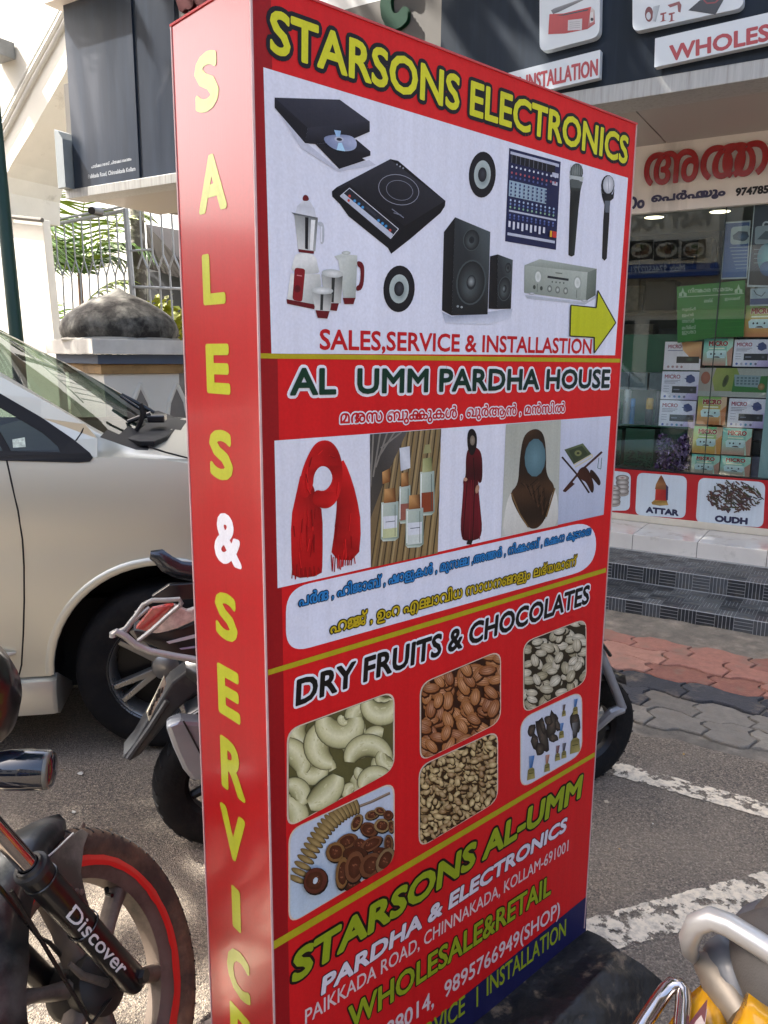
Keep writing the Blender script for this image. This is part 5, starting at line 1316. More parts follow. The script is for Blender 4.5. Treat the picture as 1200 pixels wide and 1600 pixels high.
def two_wheel(c, ax, R, wid, par, m_r=None, groove=True):
    prof = [(R*.56, -wid*.36), (R*.7, -wid*.48), (R*.86, -wid*.5), (R*.95, -wid*.38), (R*.995, -wid*.15), (R, 0), (R*.995, wid*.15), (R*.95, wid*.38), (R*.86, wid*.5), (R*.7, wid*.48), (R*.56, wid*.36)]
    b = MB(); b.lathe(prof, c, ax, 44); t = b.build('tyre', m_r or m_rub, par, smooth=True, angle=60)
    b = MB(); b.lathe([(R*.57, -wid*.36), (R*.5, -wid*.2), (R*.5, wid*.2), (R*.57, wid*.36)], c, ax, 36); b.build('rim', m_alloyd, t, smooth=True)
    a = ax.orthogonal().normalized(); bb = ax.cross(a)
    for k in range(5):
        d = a*math.cos(1.2566*k+.3)+bb*math.sin(1.2566*k+.3); b = MB(); b.tube([c+d*.03, c+d*R*.52], [.018, .013], 7); b.build('spoke', m_alloyd, t)
    b = MB(); b.lathe([(0, -wid*.5), (.05, -wid*.5), (.05, wid*.5), (0, wid*.5)], c, ax, 18); b.build('hub', m_alloyd, t)
    n = 30
    if groove:
        for k in range(n):
            an = 2*math.pi*k/n; d = a*math.cos(an)+bb*math.sin(an); tg = ax.cross(d)
            for s in (-1, 1):
                b2 = groove if isinstance(groove, MB) else None
                if b2 is not None: b2.tube([c+d*R*.999+ax*(s*wid*.08), c+d*R*.945+ax*(s*wid*.42)+tg*.018], .0028, 4)
    return t
gm = MB(); tR = two_wheel(RC, SN, R_W, .092, sco, groove=gm); gm.build('tread_groove', m_gap, tR, kind='stuff')
gm = MB(); tF = two_wheel(FC, (SN+SDH*.16).normalized(), R_F, .084, sco, groove=gm); gm.build('tread_groove', m_gap, tF, kind='stuff')
zk = Kz(130, 820, .3125)
# silver fork at the front, seen right of the sign
zf = Kz(880, 800, .268908)
for s, r_ in ((1, .0145), (-1, .0145)):
    f0 = on_plane(*zf(345, 1140), FC+SN*.075*s, SN) if s == 1 else FC-SN*.075
    top = f0+(-SDH*.22+EZ*.46)
    b = MB(); b.tube([f0, f0*.55+top*.45, top], [r_, r_*1.1, r_*.85], 12); b.build('fork_leg', m_scg, sco, smooth=True)
    b = MB(); b.tube([f0, f0-SDH*.04-EZ*.01, FC+SN*.03*s], [.017, .018, .014], 8); b.build('axle_link', m_scg, sco, smooth=True)
b = MB(); b.tube([on_plane(*zf(222, 760), FC+SN*.1, SN), on_plane(*zf(275, 835), FC+SN*.1, SN)], .006, 6); b.build('brake_cable', m_blk, sco)
# front mudguard, leg shield, handlebar (hidden by the sign from the photograph's place)
fm = []
for k in range(11):
    a = math.radians(62+11*k); c_ = FC+(SDH*math.cos(a)+EZ*math.sin(a))*(R_F+.035)
    fm.append([c_+SN*.06-EZ*.03, c_+SN*.05, c_, c_-SN*.05, c_-SN*.06-EZ*.03])
b = MB(); b.grid(fm); b.build('front_mudguard', m_sc, sco, smooth='all', solid=.004)
ls = []
for x, z, w in ((1.0, .30, .14), (1.02, .5, .20), (.98, .7, .21), (.93, .88, .17), (.90, .96, .10)):
    ls.append([SP(x-.06, w, z), SP(x, w*.6, z), SP(x+.04, 0, z), SP(x, -w*.6, z), SP(x-.06, -w, z)])
b = MB(); b.grid(ls); b.build('leg_shield', m_sc, sco, smooth='all', solid=.012)
b = MB(); b.tube([SP(.84, .3, .98), SP(.88, .2, 1.0), SP(.9, 0, .98), SP(.88, -.2, 1.0), SP(.84, -.34, .98)], .016, 9); b.build('handlebar', m_blk, sco, smooth=True)
b = MB(); b.box(SP(.38, -.16, .25), SDH*.5, SN*.32, EZ*.05); b.build('floorboard', m_flap, sco, bevel=.015)
b = MB(); b.tube([SP(.02, 0, .56), SP(.2, 0, .6), SP(.45, 0, .58), SP(.5, 0, .45)], [.09, .12, .11, .07], 14, flat=(EZ, .55)); b.build('seat', m_blk, sco, smooth=True)
# tail body
tb = []
for x, w, z0, z1 in ((.48, .13, .3, .56), (.3, .16, .33, .58), (.1, .17, .38, .6), (-.04, .12, .52, .62), (-.10, .06, .57, .61)):
    tb.append([SP(x, w*.75, z0), SP(x, w, (z0+z1)/2), SP(x, w*.8, z1), SP(x, 0, z1+.02), SP(x, -w*.8, z1), SP(x, -w, (z0+z1)/2), SP(x, -w*.75, z0)])
b = MB(); b.grid(tb); b.build('tail_body', m_sc, sco, smooth='all')
# tail lamp: red and clear lens
def patch(pts, off, name, m, th=.02): 
    q = [spx(*zk(x, y), off) for x, y in pts]; b = MB(); b.prism(q, -SN*th); return b.build(name, m, sco, bevel=.004)
patch([(262, 520), (345, 420), (425, 402), (455, 400), (330, 535)], .16, 'red_tail_lens', mat('red_lens', 'b8453f', .15, coat=.6, var=(50, .3)))
patch([(455, 400), (520, 430), (560, 415), (560, 480), (470, 520), (370, 550), (330, 535)], .15, 'clear_tail_lens', mat('clear_lens', 'c9bdb5', .12, .1, coat=.6, var=(60, .35)))
patch([(340, 360), (430, 300), (560, 292), (600, 330), (560, 372), (430, 378)], .13, 'tail_top', m_sc)
patch([(250, 530), (330, 540), (470, 525), (560, 485), (720, 470), (720, 690), (560, 680), (430, 640), (330, 600), (270, 570)], .15, 'tail_side_panel', m_sc, .1)
patch([(415, 585), (560, 548), (700, 545), (700, 562), (560, 566), (430, 596)], .153, 'pale_stripe', mat('pale_stripe', 'b5b4bd', .3, coat=.4), .002)
patch([(480, 618), (600, 600), (700, 600), (700, 612), (600, 612), (490, 626)], .153, 'lilac_stripe', mat('lilac_stripe', '8f86a0', .3, coat=.4), .002)
# chrome tail guard: hoop with uprights
def sct(pts, off, r, name='tail_guard_bar'):
    b = MB(); b.tube([spx(*zk(x, y), off) for x, y in pts], r, 9); b.build(name, m_chr, sco, smooth=True)
sct([(150, 560), (148, 545), (165, 535), (205, 552), (260, 598), (330, 630), (450, 655), (600, 680), (760, 700)], .21, .0095)
sct([(165, 540), (210, 520), (262, 455), (300, 400), (345, 378), (430, 376), (480, 372), (490, 392), (478, 410)], .19, .0065)
sct([(478, 405), (420, 455), (350, 520), (275, 580)], .2, .0060); sct([(205, 545), (250, 480), (330, 412)], .19, .0055); sct([(262, 440), (285, 425), (300, 430)], .18, .005); sct([(238, 480), (262, 462), (275, 470)], .18, .005)
# grab rail
b = MB(); b.tube([spx(*zk(x, y), .08) for x, y in ((335, 150), (375, 155), (420, 195), (480, 225), (560, 235), (680, 240))], [.012, .022, .026, .026, .028, .028], 10, flat=(SN, .7)); b.build('grab_rail', mat('dark_chrome_rail', '4a4d52', .22, .8), sco, smooth=True)
# rear mudguard flap and number plate
q = [spx(*zk(x, y), .02) for x, y in ((195, 1172), (205, 1150), (255, 1090), (330, 960), (440, 790), (570, 690), (640, 700), (640, 850), (560, 850), (470, 930), (380, 1040), (290, 1150), (240, 1182))]
b = MB(); b.prism(q, -SN*.09); b.build('mudguard_flap', m_flap, sco, bevel=.008)
b = MB(); b.tube([spx(*zk(x, y), .03) for x, y in ((225, 1168), (330, 1020), (420, 880))], .009, 7); b.build('flap_rib', m_flap, sco, smooth=True)
pq = [spx(*zk(x, y), .07) for x, y in ((405, 755), (416, 795), (330, 985), (317, 940))]
b = MB(); b.prism(pq, -SN*.008); b.build('number_plate', mat('number_plate', 'b9b5a2', .5, var=(9, .1)), sco, bevel=.002)
p_ = Pic(lambda x, y: spx(x, y, .071), SN, .0008)
for (x0, y0, x1, y1) in ((392, 815, 402, 838), (376, 822, 388, 862), (366, 845, 376, 880), (340, 900, 352, 925), (330, 925, 345, 950), (352, 880, 360, 905)):
    p_.poly([zk(x0, y0), zk(x1, y0-6), zk(x1-4, y1), zk(x0-6, y1+6)], H('1a1a1c'))
p_.build('plate_characters', vin_shop, sco)
# grey engine cover beside the rear wheel, stand
b = MB(); b.prism([spx(*zk(x, y), .13) for x, y in ((412, 1012), (490, 980), (800, 1000), (900, 1120), (870, 1290), (540, 1280), (500, 1230), (450, 1120))], -SN*.06); b.build('engine_cover', m_scg, sco, bevel=.012)
b = MB(); b.prism([spx(*zk(x, y), .138) for x, y in ((498, 985), (506, 982), (600, 1160), (592, 1164))], -SN*.004); b.build('cover_groove', m_gap, sco)
b = MB(); b.tube([SP(.05, .1, .2), SP(-.02, .12, .45)], .022, 10); b.build('shock_absorber', m_blk, sco, smooth=True)
b = MB(); b.tube([SP(.3, .1, .25), SP(.25, .2, .005)], .012, 8); b.build('side_stand', m_blk, sco, smooth=True)
# ================================================================ black motorcycle at the left (front wheel turned)
wc = Vector((-1.361, .464, .262)); wh = Vector((-.545, .839, 0)); wu = Vector((-.383, -.249, .890)); wa = Vector((.746, .485, .457))
wa.normalize(); wh = (wh-wa*wh.dot(wa)).normalized(); wu = wa.cross(wh)*-1 if wa.cross(wh).z < 0 else wa.cross(wh)
A_ = at_depth(203, 1527, 1.5015); T_ = at_depth(0, 1302, 1.25); fd = (T_-A_).normalized()
moto = thing('parked_motorcycle', Vector((-1.2, .1, 0)), 'black motorcycle with red tape round its dusty front rim, parked left of the red sign', 'motorcycle')
m_dust = mat('dusty_tyre', '44382f', .85, var=(30, .25), dirt=('84694f', 6, .42, .66), bump=(70, .4)); m_dalloy = mat('dusty_alloy', '6d6055', .6, .3, var=(12, .25), dirt=('3a322c', 8, .5, .7))
m_tape = mat('red_tape', 'd41f1a', .45, coat=.1); m_mblk = mat('motorcycle_black', '08080a', .3, coat=.5, var=(10, .1)); m_fend = mat('dusty_black_mudguard', '1f2122', .38, coat=.25, dirt=('6b6a66', 7, .46, .7)); m_chr2 = mat('fork_chrome', 'c5bdb8', .08, 1.0)
WRR = .295
prof = [(.231, -.030), (.244, -.039), (.264, -.044), (.28, -.038), (.290, -.022), (.294, -.006), (.294, .006), (.290, .022), (.28, .038), (.264, .044), (.244, .039), (.231, .030)]
b = MB(); b.lathe(prof, wc, wa, 72); ty = b.build('front_tyre', m_dust, moto, smooth=True, angle=60)
gm = MB()
for k in range(64):
    an = 2*math.pi*k/64; d = wh*math.cos(an)+wu*math.sin(an); tg = wa.cross(d)
    for s in (-1, 1):
        gm.tube([wc+d*.2935+wa*(.010*s), wc+d*.288+wa*(.026*s)+tg*.008*s, wc+d*.276+wa*(.041*s)+tg*.004], .0022, 4)
gm.build('tread_groove', m_gap, ty, kind='stuff')
b = MB(); b.lathe([(.234, .031), (.232, .034), (.216, .032), (.204, .024), (.192, .018), (.192, -.018), (.204, -.024), (.216, -.032), (.234, -.031)], wc, wa, 72); rim = b.build('front_rim', m_dalloy, moto, smooth=True, angle=50)
b = MB(); tr_ = random.Random(2); n = 60; o_ = []
rows = []
for k in range(n+1):
    an = math.radians(-110+320*k/n); d = wh*math.cos(an)+wu*math.sin(an); j0, j1 = tr_.uniform(-.0016, .0016), tr_.uniform(-.002, .002)
    rows.append([wc+d*(.2335+j0)+wa*.0352, wc+d*(.224)+wa*.0352, wc+d*(.2145+j1)+wa*.0335])
b.grid(rows); b.build('rim_tape', m_tape, moto, solid=.0008)
for k in range(6):
    an = math.radians(60*k+26); d = wh*math.cos(an)+wu*math.sin(an); tg = wa.cross(d)
    b = MB(); v = []
    for rr, hw, ho in ((.04, .017, .03), (.12, .011, .024), (.19, .018, .02)):
        q = wc+d*rr; v.append([q-tg*hw-wa*ho*.6, q-tg*hw*1.0+wa*ho*.5, q-tg*hw*.4+wa*ho, q+tg*hw*.4+wa*ho, q+tg*hw+wa*ho*.5, q+tg*hw-wa*ho*.6])
    b.grid(v, closed=True); b.build('spoke', m_dalloy, rim, smooth=True, angle=60)
b = MB(); b.lathe([(0, -.05), (.055, -.05), (.06, -.03), (.05, 0), (.058, .02), (.06, .045), (.05, .055), (.03, .062), (0, .062)], wc, wa, 30); b.build('wheel_hub', mat('dark_dusty_hub', '2b2622', .6, .3, var=(12, .25)), rim, smooth=True)
d = wh*math.cos(.62)+wu*math.sin(.62); b = MB(); b.tube([wc+d*.185, wc+d*.172+wa*.006, wc+d*.165+wa*.022], [.0055, .0045, .004], 8); b.build('valve_stem', m_mblk, rim)
# forks
lat = (wa-fd*wa.dot(fd)).normalized()
for s in (0, 1):
    a0 = A_-lat*(.175*s); k_ = .365
    m0 = a0+fd*(k_)
    b = MB(); b.tube([a0-fd*.03, a0-fd*.024, a0, a0+fd*.05, a0+fd*.2, m0-fd*.02, m0], [.014, .022, .027, .0255, .026, .027, .0285], 20); b.build('fork_slider', m_mblk, moto, smooth=True)
    b = MB(); b.lathe([(.019, 0), (.029, 0), (.03, .006), (.029, .012), (.024, .014), (.022, .02), (.018, .02)], m0, fd, 24); b.build('fork_seal', mat('seal_rubber_grey', '2b2c2e', .4, .2), moto, smooth=True)
    b = MB(); b.tube([m0, m0+fd*.42], .0165, 20); b.build('fork_tube', m_chr2, moto, smooth=True)
    b = MB(); b.tube([a0+lat*(.0 if s == 0 else 0), a0+lat*(.035 if s == 0 else -.035)], [.016, .013], 6); b.build('axle_nut', m_mblk, moto)
b = MB(); b.tube([wc-wa*.02+wu*.07, wc+wa*.03+wu*.13-wh*.05, A_-lat*.06+fd*.2-wh*.03, A_-lat*.05+fd*.45-wh*.02, A_-lat*.08+fd*.7], .0042, 7); b.build('brake_cable', m_mblk, moto, smooth=True)
b = MB(); b.tube([wc+wa*.06-wh*.01, wc+wa*.064+wu*.05-wh*.05, wc+wa*.06+wu*.085-wh*.06], [.009, .007, .005], 8); b.build('brake_arm', m_dalloy, moto, smooth=True)
b = MB(); b.tube([wc+wa*.055-wu*.03, wc+wa*.075-wu*.02-wh*.09, A_-lat*.03+fd*.12-wh*.07, A_-lat*.01+fd*.36-wh*.045], .0036, 7); b.build('speedometer_cable', m_mblk, moto, smooth=True)
for k_ in (.16, .31):
    b = MB(); b.lathe([(.0275, -.004), (.0292, -.003), (.0292, .003), (.0275, .004)], A_+fd*(k_+.03), fd, 24); b.build('slider_ring', m_mblk, moto, smooth=True)
# white script on the slider
cvw = (CAM-A_).normalized(); nn_ = (cvw-fd*cvw.dot(fd)).normalized(); pp = fd.cross(nn_)
if pp.dot(RT) < 0: pp = -pp
tm = MB(); L0, L1 = .262, .055
P0 = A_+fd*L0-pp*.0105+nn_*.027; lay_text(tm, 'Discover', P0, fd*(L1-L0), pp*.024+fd*.004, nn_, None, .02, .0, res=3, inset=0)
for i, v in enumerate(tm.v):
    h_ = (v-A_).dot(fd); ax_ = A_+fd*h_; r_ = (v-ax_); extra = r_.dot(nn_)-.027; r_ = (nn_*.027+pp*r_.dot(pp)).normalized(); tm.v[i] = ax_+r_*(.0284+extra)
tm.build('script_lettering', mat('white_lettering', 'cfcfcf', .5), moto)
# front mudguard over the wheel with its side stay
fr = []
for k in range(21):
    u = k/20; an = math.radians(66+u*128); d = wh*math.cos(an)+wu*math.sin(an); w = .012+.05*min(1, u*5)**.6; R1 = .322+.012*u
    dr = .02+.02*min(1, u*4)+.07*max(0, min(1, (u-.18)*3))
    fr.append([wc+d*(R1-dr-.02)+wa*w*1.1, wc+d*(R1-dr*.5)+wa*w*1.02, wc+d*(R1-.004)+wa*w*.6, wc+d*(R1+.006), wc+d*(R1-.004)-wa*w*.6, wc+d*(R1-dr*.5)-wa*w*1.02, wc+d*(R1-dr-.02)-wa*w*1.1])
b = MB(); b.grid(fr); b.build('front_mudguard', m_fend, moto, smooth='all', solid=.003)
z1 = Kz(0, 1160, .275)
def wpl(x, y, off): return on_plane(x, y, wc+wa*off, wa)
b = MB(); b.prism([wpl(*z1(x, y), .062) for x, y in ((505, 515), (478, 590), (462, 740), (492, 880), (528, 985), (520, 1010), (440, 900), (330, 770), (270, 670), (330, 600), (420, 520), (470, 490))], -wa*.004); b.build('mudguard_stay', m_fend, moto, bevel=.0015)
b = MB(); b.tube([wpl(*z1(x, y), .066) for x, y in ((265, 655), (330, 600), (415, 515))], .002, 5); b.build('stay_scratch', mat('bare_plastic_scratch', 'a9aaa8', .6), moto)
for x, y in ((435, 845), (462, 850), (265, 715), (470, 470)): b = MB(); b.lathe([(0, .004), (.005, .003), (.006, 0)], wpl(*z1(x, y), .0625), wa, 10); b.build('stay_bolt', m_dalloy, moto)
# front indicator, headlamp cowl
ic = at_depth(28, 1203, 1.10); ia = (RT*.97-UP*.02+FW*.1).normalized()
b = MB(); b.lathe([(0, .050), (.012, .049), (.0235, .045), (.0275, .038), (.0285, .01), (.028, -.01), (.025, -.03), (.018, -.05), (.010, -.07), (.009, -.2)], ic, ia, 28); b.build('indicator_lamp', mat('smoked_lens', '0d1420', .06, coat=.9), moto, smooth='all')
b = MB(); b.lathe([(.0275, .040), (.0268, .043), (.0235, .047), (.0225, .046), (.026, .041)], ic, ia, 28); b.build('indicator_rim', mat('pale_clear_rim', '55554f', .2, coat=.4), moto, smooth='all')
hc_ = at_depth(-88, 1095, 1.12)
b = MB(); b.lathe([(0, .10), (.04, .094), (.07, .075), (.088, .045), (.095, 0), (.09, -.05), (.07, -.1), (0, -.12)], hc_, (RT*.9+UP*.2).normalized(), 30); b.build('headlamp_cowl', m_mblk, moto, smooth='all')
# the rest of the machine, beside and behind the viewer
hb = Vector((-.19, .98, 0)); lb = Vector((.98, .19, 0)); bo = Vector((-1.25, .54, 0))
def MP(x, y, z): return bo+hb*x+lb*(y+.12-z*.2)+EZ*z
b = MB(); b.lathe(prof, MP(-1.27, 0, .295), lb, 48); b.build('rear_tyre', m_dust, moto, smooth=True)
b = MB(); b.lathe([(.224, .03), (.19, .02), (.05, .02), (.05, -.02), (.19, -.02), (.224, -.03)], MP(-1.27, 0, .295), lb, 40); b.build('rear_rim', m_dalloy, moto, smooth=True)
b = MB(); b.tube([MP(-.34, -.09, .72), MP(-.45, -.09, .83), MP(-.6, -.09, .87), MP(-.78, -.09, .8)], [.08, .13, .14, .09], 18, flat=(EZ, .8)); b.build('fuel_tank', m_mblk, moto, smooth=True)
b = MB(); b.tube([MP(-.74, -.09, .76), MP(-.95, -.09, .76), MP(-1.2, -.09, .80), MP(-1.45, -.09, .82)], [.09, .11, .11, .08], 14, flat=(EZ, .5)); b.build('seat', m_blk, moto, smooth=True)
b = MB(); b.box(MP(-.75, -.13, .28), hb*.32, lb*.2, EZ*.34); b.build('engine', m_dalloy, moto, bevel=.03)
b = MB(); b.tube([MP(-.5, -.42, 1.02), MP(-.36, -.2, 1.0), MP(-.36, .0, 1.0), MP(-.5, .22, 1.02)], .014, 10); b.build('handlebar', m_mblk, moto, smooth=True)
hd_ = A_-lat*.0875+fd*.74
b = MB(); b.tube([hd_-fd*.12, hd_+fd*.06], .03, 14); b.build('steering_head', m_mblk, moto, smooth=True)
b = MB(); b.tube([hd_, MP(-.7, -.09, .6), MP(-.75, -.09, .35), MP(-1.27, -.05, .3)], .02, 10); b.build('frame_tube', m_mblk, moto, smooth=True)
b = MB(); b.tube([MP(-.5, .1, .4), MP(-.7, .12, .22), MP(-1.3, .16, .3), MP(-1.6, .16, .36)], [.02, .025, .04, .04], 12); b.build('exhaust', m_chr2, moto, smooth=True)
b = MB(); b.tube([MP(-.75, -.2, .3), MP(-.7, -.42, .11)], .011, 8); b.build('side_stand', m_mblk, moto)

# ================================================================ yellow scooter at the right
m_yel = mat('yellow_scooter_paint', 'c8900a', .22, coat=.8, var=(6, .06)); m_sil = mat('silver_grab_rail', 'b5b5b3', .38, .5, var=(14, .12)); m_gseat = mat('grey_vinyl_seat', '4a4744', .65, var=(60, .08), bump=(400, .12)); m_gpl = mat('grey_plastic', '4d5157', .4, coat=.15, var=(10, .1))
ys = thing('parked_scooter', Vector((-.1, .95, 0)), 'yellow scooter with thick silver grab rail standing by the black sheet', 'scooter')
def D(x, y, d): return at_depth(x, y, d)
zy = Kz(960, 1380, .2)
b = MB(); b.tube([D(*zy(640, 600), 1.00), D(*zy(590, 540), .99), D(*zy(585, 430), .97), D(*zy(640, 320), .955), D(*zy(760, 275), .945), D(*zy(900, 330), .93), D(*zy(1100, 455), .91), D(*zy(1300, 585), .89), D(*zy(1500, 700), .87)],
               [.007, .010, .0125, .0135, .014, .014, .014, .014, .014], 18); b.build('grab_rail', m_sil, ys, smooth=True)
b = MB(); b.tube([D(*zy(640, 600), 1.00), D(*zy(720, 640), .99), D(*zy(800, 760), .97), D(*zy(900, 900), .95), D(*zy(990, 1050), .93)], [.012, .021, .027, .028, .024], 14, flat=(RT, .75)); b.build('rail_bracket', mat('grey_cast_bracket', '8a8276', .45, .4, var=(10, .15)), ys, smooth=True)
b = MB(); b.tube([D(*zy(800, 470), 1.0), D(*zy(880, 620), .98), D(*zy(930, 780), .96), D(*zy(990, 960), .94)], [.024, .032, .032, .024], 14, flat=(RT, .8)); b.build('tail_cover', m_gpl, ys, smooth=True)
st_ = []
b = MB(); b.tube([D(*zy(1000, 640), .985), D(*zy(1100, 620), .975), D(*zy(1260, 640), .96), D(*zy(1500, 760), .93), D(*zy(1900, 1000), .9), D(*zy(2500, 1300), .9)], [.03, .062, .085, .10, .11, .1], 20, flat=(EZ, .8)); b.build('seat', m_gseat, ys, smooth=True)
b = MB(); b.tube([D(*zy(1150, 330), 1.0), D(*zy(1210, 290), .99), D(*zy(1330, 250), .98), D(*zy(1450, 250), .97)], [.010, .024, .034, .04], 16, flat=(FW, .6)); b.build('back_rest', m_gseat, ys, smooth=True)
b = MB(); b.tube([D(*zy(960, 280), 1.03), D(*zy(1060, 235), 1.02), D(*zy(1180, 190), 1.01)], [.006, .014, .016], 10, flat=(UP, .6)); b.build('rest_bracket', m_gpl, ys, smooth=True)
def shell(cols, name, m):
    b = MB(); b.grid(cols); return b.build(name, m, ys, smooth='all', solid=.004)
shell([[D(*zy(x, y), d) for x, y, d in r] for r in (
    ((735, 745, .985), (560, 890, .965), (400, 1130, .94), (300, 1300, .92)), ((745, 760, .98), (620, 930, .95), (520, 1130, .93), (470, 1300, .91)), ((775, 800, .975), (700, 960, .94), (650, 1150, .915), (640, 1300, .90)), ((840, 860, .97), (820, 1000, .935), (800, 1150, .91), (800, 1300, .89)), ((905, 985, .965), (900, 1050, .94), (895, 1150, .92), (890, 1300, .90)))], 'yellow_side_panel', m_yel)
shell([[D(*zy(x, y), d) for x, y, d in r] for r in (
    ((1030, 850, .87), (985, 960, .855), (920, 1090, .84), (880, 1300, .82)), ((1050, 860, .86), (1030, 1000, .84), (1000, 1120, .825), (980, 1300, .81)), ((1130, 920, .85), (1120, 1050, .83), (1110, 1160, .815), (1100, 1300, .80)), ((1250, 1000, .845), (1260, 1100, .825), (1260, 1200, .81), (1260, 1300, .795)), ((1600, 1150, .84), (1600, 1250, .82), (1600, 1350, .80), (1600, 1450, .78)))], 'yellow_tail_panel', m_yel)
q = [D(*zy(x, y), d) for x, y, d in ((695, 862, .936), (600, 985, .934), (545, 1060, .925), (555, 1130, .918), (660, 1130, .9))]
b = MB(); b.prism([v-FW*.012 for v in q], FW*.001); b.build('maroon_decal', mat('maroon_decal', '5d3238', .4), ys)
q = [D(*zy(x, y), d) for x, y, d in ((680, 920, .930), (600, 1010, .928), (560, 1075, .92), (570, 1130, .915), (650, 1130, .9))]
b = MB(); b.prism([v-FW*.016 for v in q], FW*.001); b.build('white_decal', mat('white_decal', 'b3a9a6', .4, var=(20, .1)), ys)
b = MB(); b.tube([D(*zy(150, 1220), .90), D(*zy(230, 1090), .92), D(*zy(330, 940), .945), D(*zy(410, 830), .96), D(*zy(455, 795), .962), D(*zy(505, 800), .96), D(*zy(538, 850), .955), D(*zy(540, 950), .94), D(*zy(525, 1100), .92), D(*zy(515, 1250), .90)], .0095, 12); b.build('chrome_guard', m_chr2, ys, smooth=True)
# hidden remainder: wheel, body, handlebar
hy = Vector((.90, .43, 0)); ly = Vector((.43, -.90, 0)); yo = Vector((-.05, 1.02, 0))
def YP_(x, y, z): return yo+hy*x+ly*y+EZ*z
tY = two_wheel(YP_(.0, 0, .21), ly, .21, .092, ys, groove=False); tY2 = two_wheel(YP_(1.24, 0, .21), ly, .21, .088, ys, groove=False)
b = MB(); b.tube([YP_(-.2, 0, .6), YP_(.0, 0, .55), YP_(.3, 0, .5), YP_(.45, 0, .4)], [.08, .14, .15, .1], 16); b.build('body_shell', m_yel, ys, smooth=True)
ls = [[YP_(x-.06, w, z), YP_(x, w*.6, z), YP_(x+.04, 0, z), YP_(x, -w*.6, z), YP_(x-.06, -w, z)] for x, z, w in ((1.0, .30, .14), (1.02, .5, .20), (.98, .7, .21), (.93, .88, .17), (.90, .96, .10))]
b = MB(); b.grid(ls); b.build('leg_shield', m_yel, ys, smooth='all', solid=.012)
b = MB(); b.box(YP_(.38, -.16, .25), hy*.52, ly*.32, EZ*.05); b.build('floorboard', m_gpl, ys, bevel=.015)
b = MB(); b.tube([YP_(.84, .34, .98), YP_(.88, .2, 1.0), YP_(.9, 0, .98), YP_(.88, -.2, 1.0), YP_(.84, -.34, .98)], .016, 9); b.build('handlebar', m_blk, ys, smooth=True)
b = MB(); b.tube([YP_(1.24, .08, .21), YP_(1.05, .06, .7)], .018, 10); b.build('fork_leg', m_gpl, ys, smooth=True)

# ================================================================ black sheet over the plank in front of the sign
m_tarp = mat('black_plastic_sheet', '141518', .48, var=(30, .25), dirt=('5d5143', 16, .57, .66), bump=(38, .5))
tp = random.Random(8)
zT = Kz(760, 1200, .366667)
def gl(x, y, z): return on_ground(*zT(x, y), z)
e0 = [(430, 690, .088), (330, 765, .088), (180, 880, .088), (20, 1010, .088), (-140, 1140, .088), (-300, 1270, .088)]
e1 = [(500, 722, .092), (400, 820, .092), (270, 930, .090), (150, 1050, .092), (20, 1170, .09), (-120, 1300, .09)]
e2 = [(568, 775, .104), (500, 862, .106), (400, 972, .108), (300, 1082, .106), (180, 1202, .1), (40, 1322, .1)]
e3 = [(660, 840, .06), (600, 930, .065), (520, 1030, .07), (430, 1140, .06), (300, 1260, .06), (160, 1380, .06)]
e4 = [(762, 920, .006), (700, 1000, .006), (610, 1100, .006), (520, 1210, .006), (380, 1330, .006), (240, 1450, .006)]
L5 = [e0, e1, e2, e3, e4]
def crv(e, u):
    x = u*(len(e)-1); i = min(int(x), len(e)-2); f = x-i
    a, b2 = gl(*e[i]), gl(*e[i+1]); return a*(1-f)+b2*f
rows = []
NR, NC2 = 34, 44
for i in range(NR+1):
    v = i/NR*4; k = min(int(v), 3); f = v-k; row = []
    for j in range(NC2+1):
        u = j/NC2; p = crv(L5[k], u)*(1-f)+crv(L5[k+1], u)*f
        ed = min(1, 6*min(i/NR, 1-i/NR))
        wv = .007*abs(math.sin(14*u*(1-.5*i/NR)+5*i/NR))*max(0, i/NR-.45)*2+.0015*math.sin(7*u+11*i/NR)+.003*math.sin(26*u-7*i/NR+1)*(i/NR)+.002*math.sin(43*u+21*i/NR)*(i/NR)
        row.append(p+EZ*max(-p.z+.004, wv*ed)+Vector((wv, -wv, 0))*.5*ed)
    rows.append(row)
b = MB(); b.grid(rows); b.build('black_plastic_sheet', m_tarp, smooth='all', label='black plastic sheet draped over a plank along the foot of the red sign', cat='plastic sheet')
# litter on the road
lr = random.Random(12); m_lit = [mat('litter_%d' % i, c, .8) for i, c in enumerate(('b9ad98', 'a8874a', 'c9c6bd', '7d6a4d'))]
for i, (x, y, s) in enumerate(((948, 1256, .012), (1068, 1181, .007), (126, 1211, .013), (97, 1206, .006), (266, 1258, .007), (270, 1262, .005), (115, 1272, .008), (174, 1300, .005), (250, 1253, .006), (968, 1330, .005), (1020, 1290, .004))):
    p = on_ground(x, y); b = MB(); pts = [p+Vector((math.cos(a)*s*lr.uniform(.5, 1.1), math.sin(a)*s*lr.uniform(.4, 1), .005+lr.uniform(0, .004))) for a in [6.283*k/6 for k in range(6)]]
    b.prism(pts, EZ*.0015); b.build('litter_scrap', m_lit[i % 4], label='small pale scrap of litter lying on the asphalt', cat='litter', group='litter scraps on the asphalt')
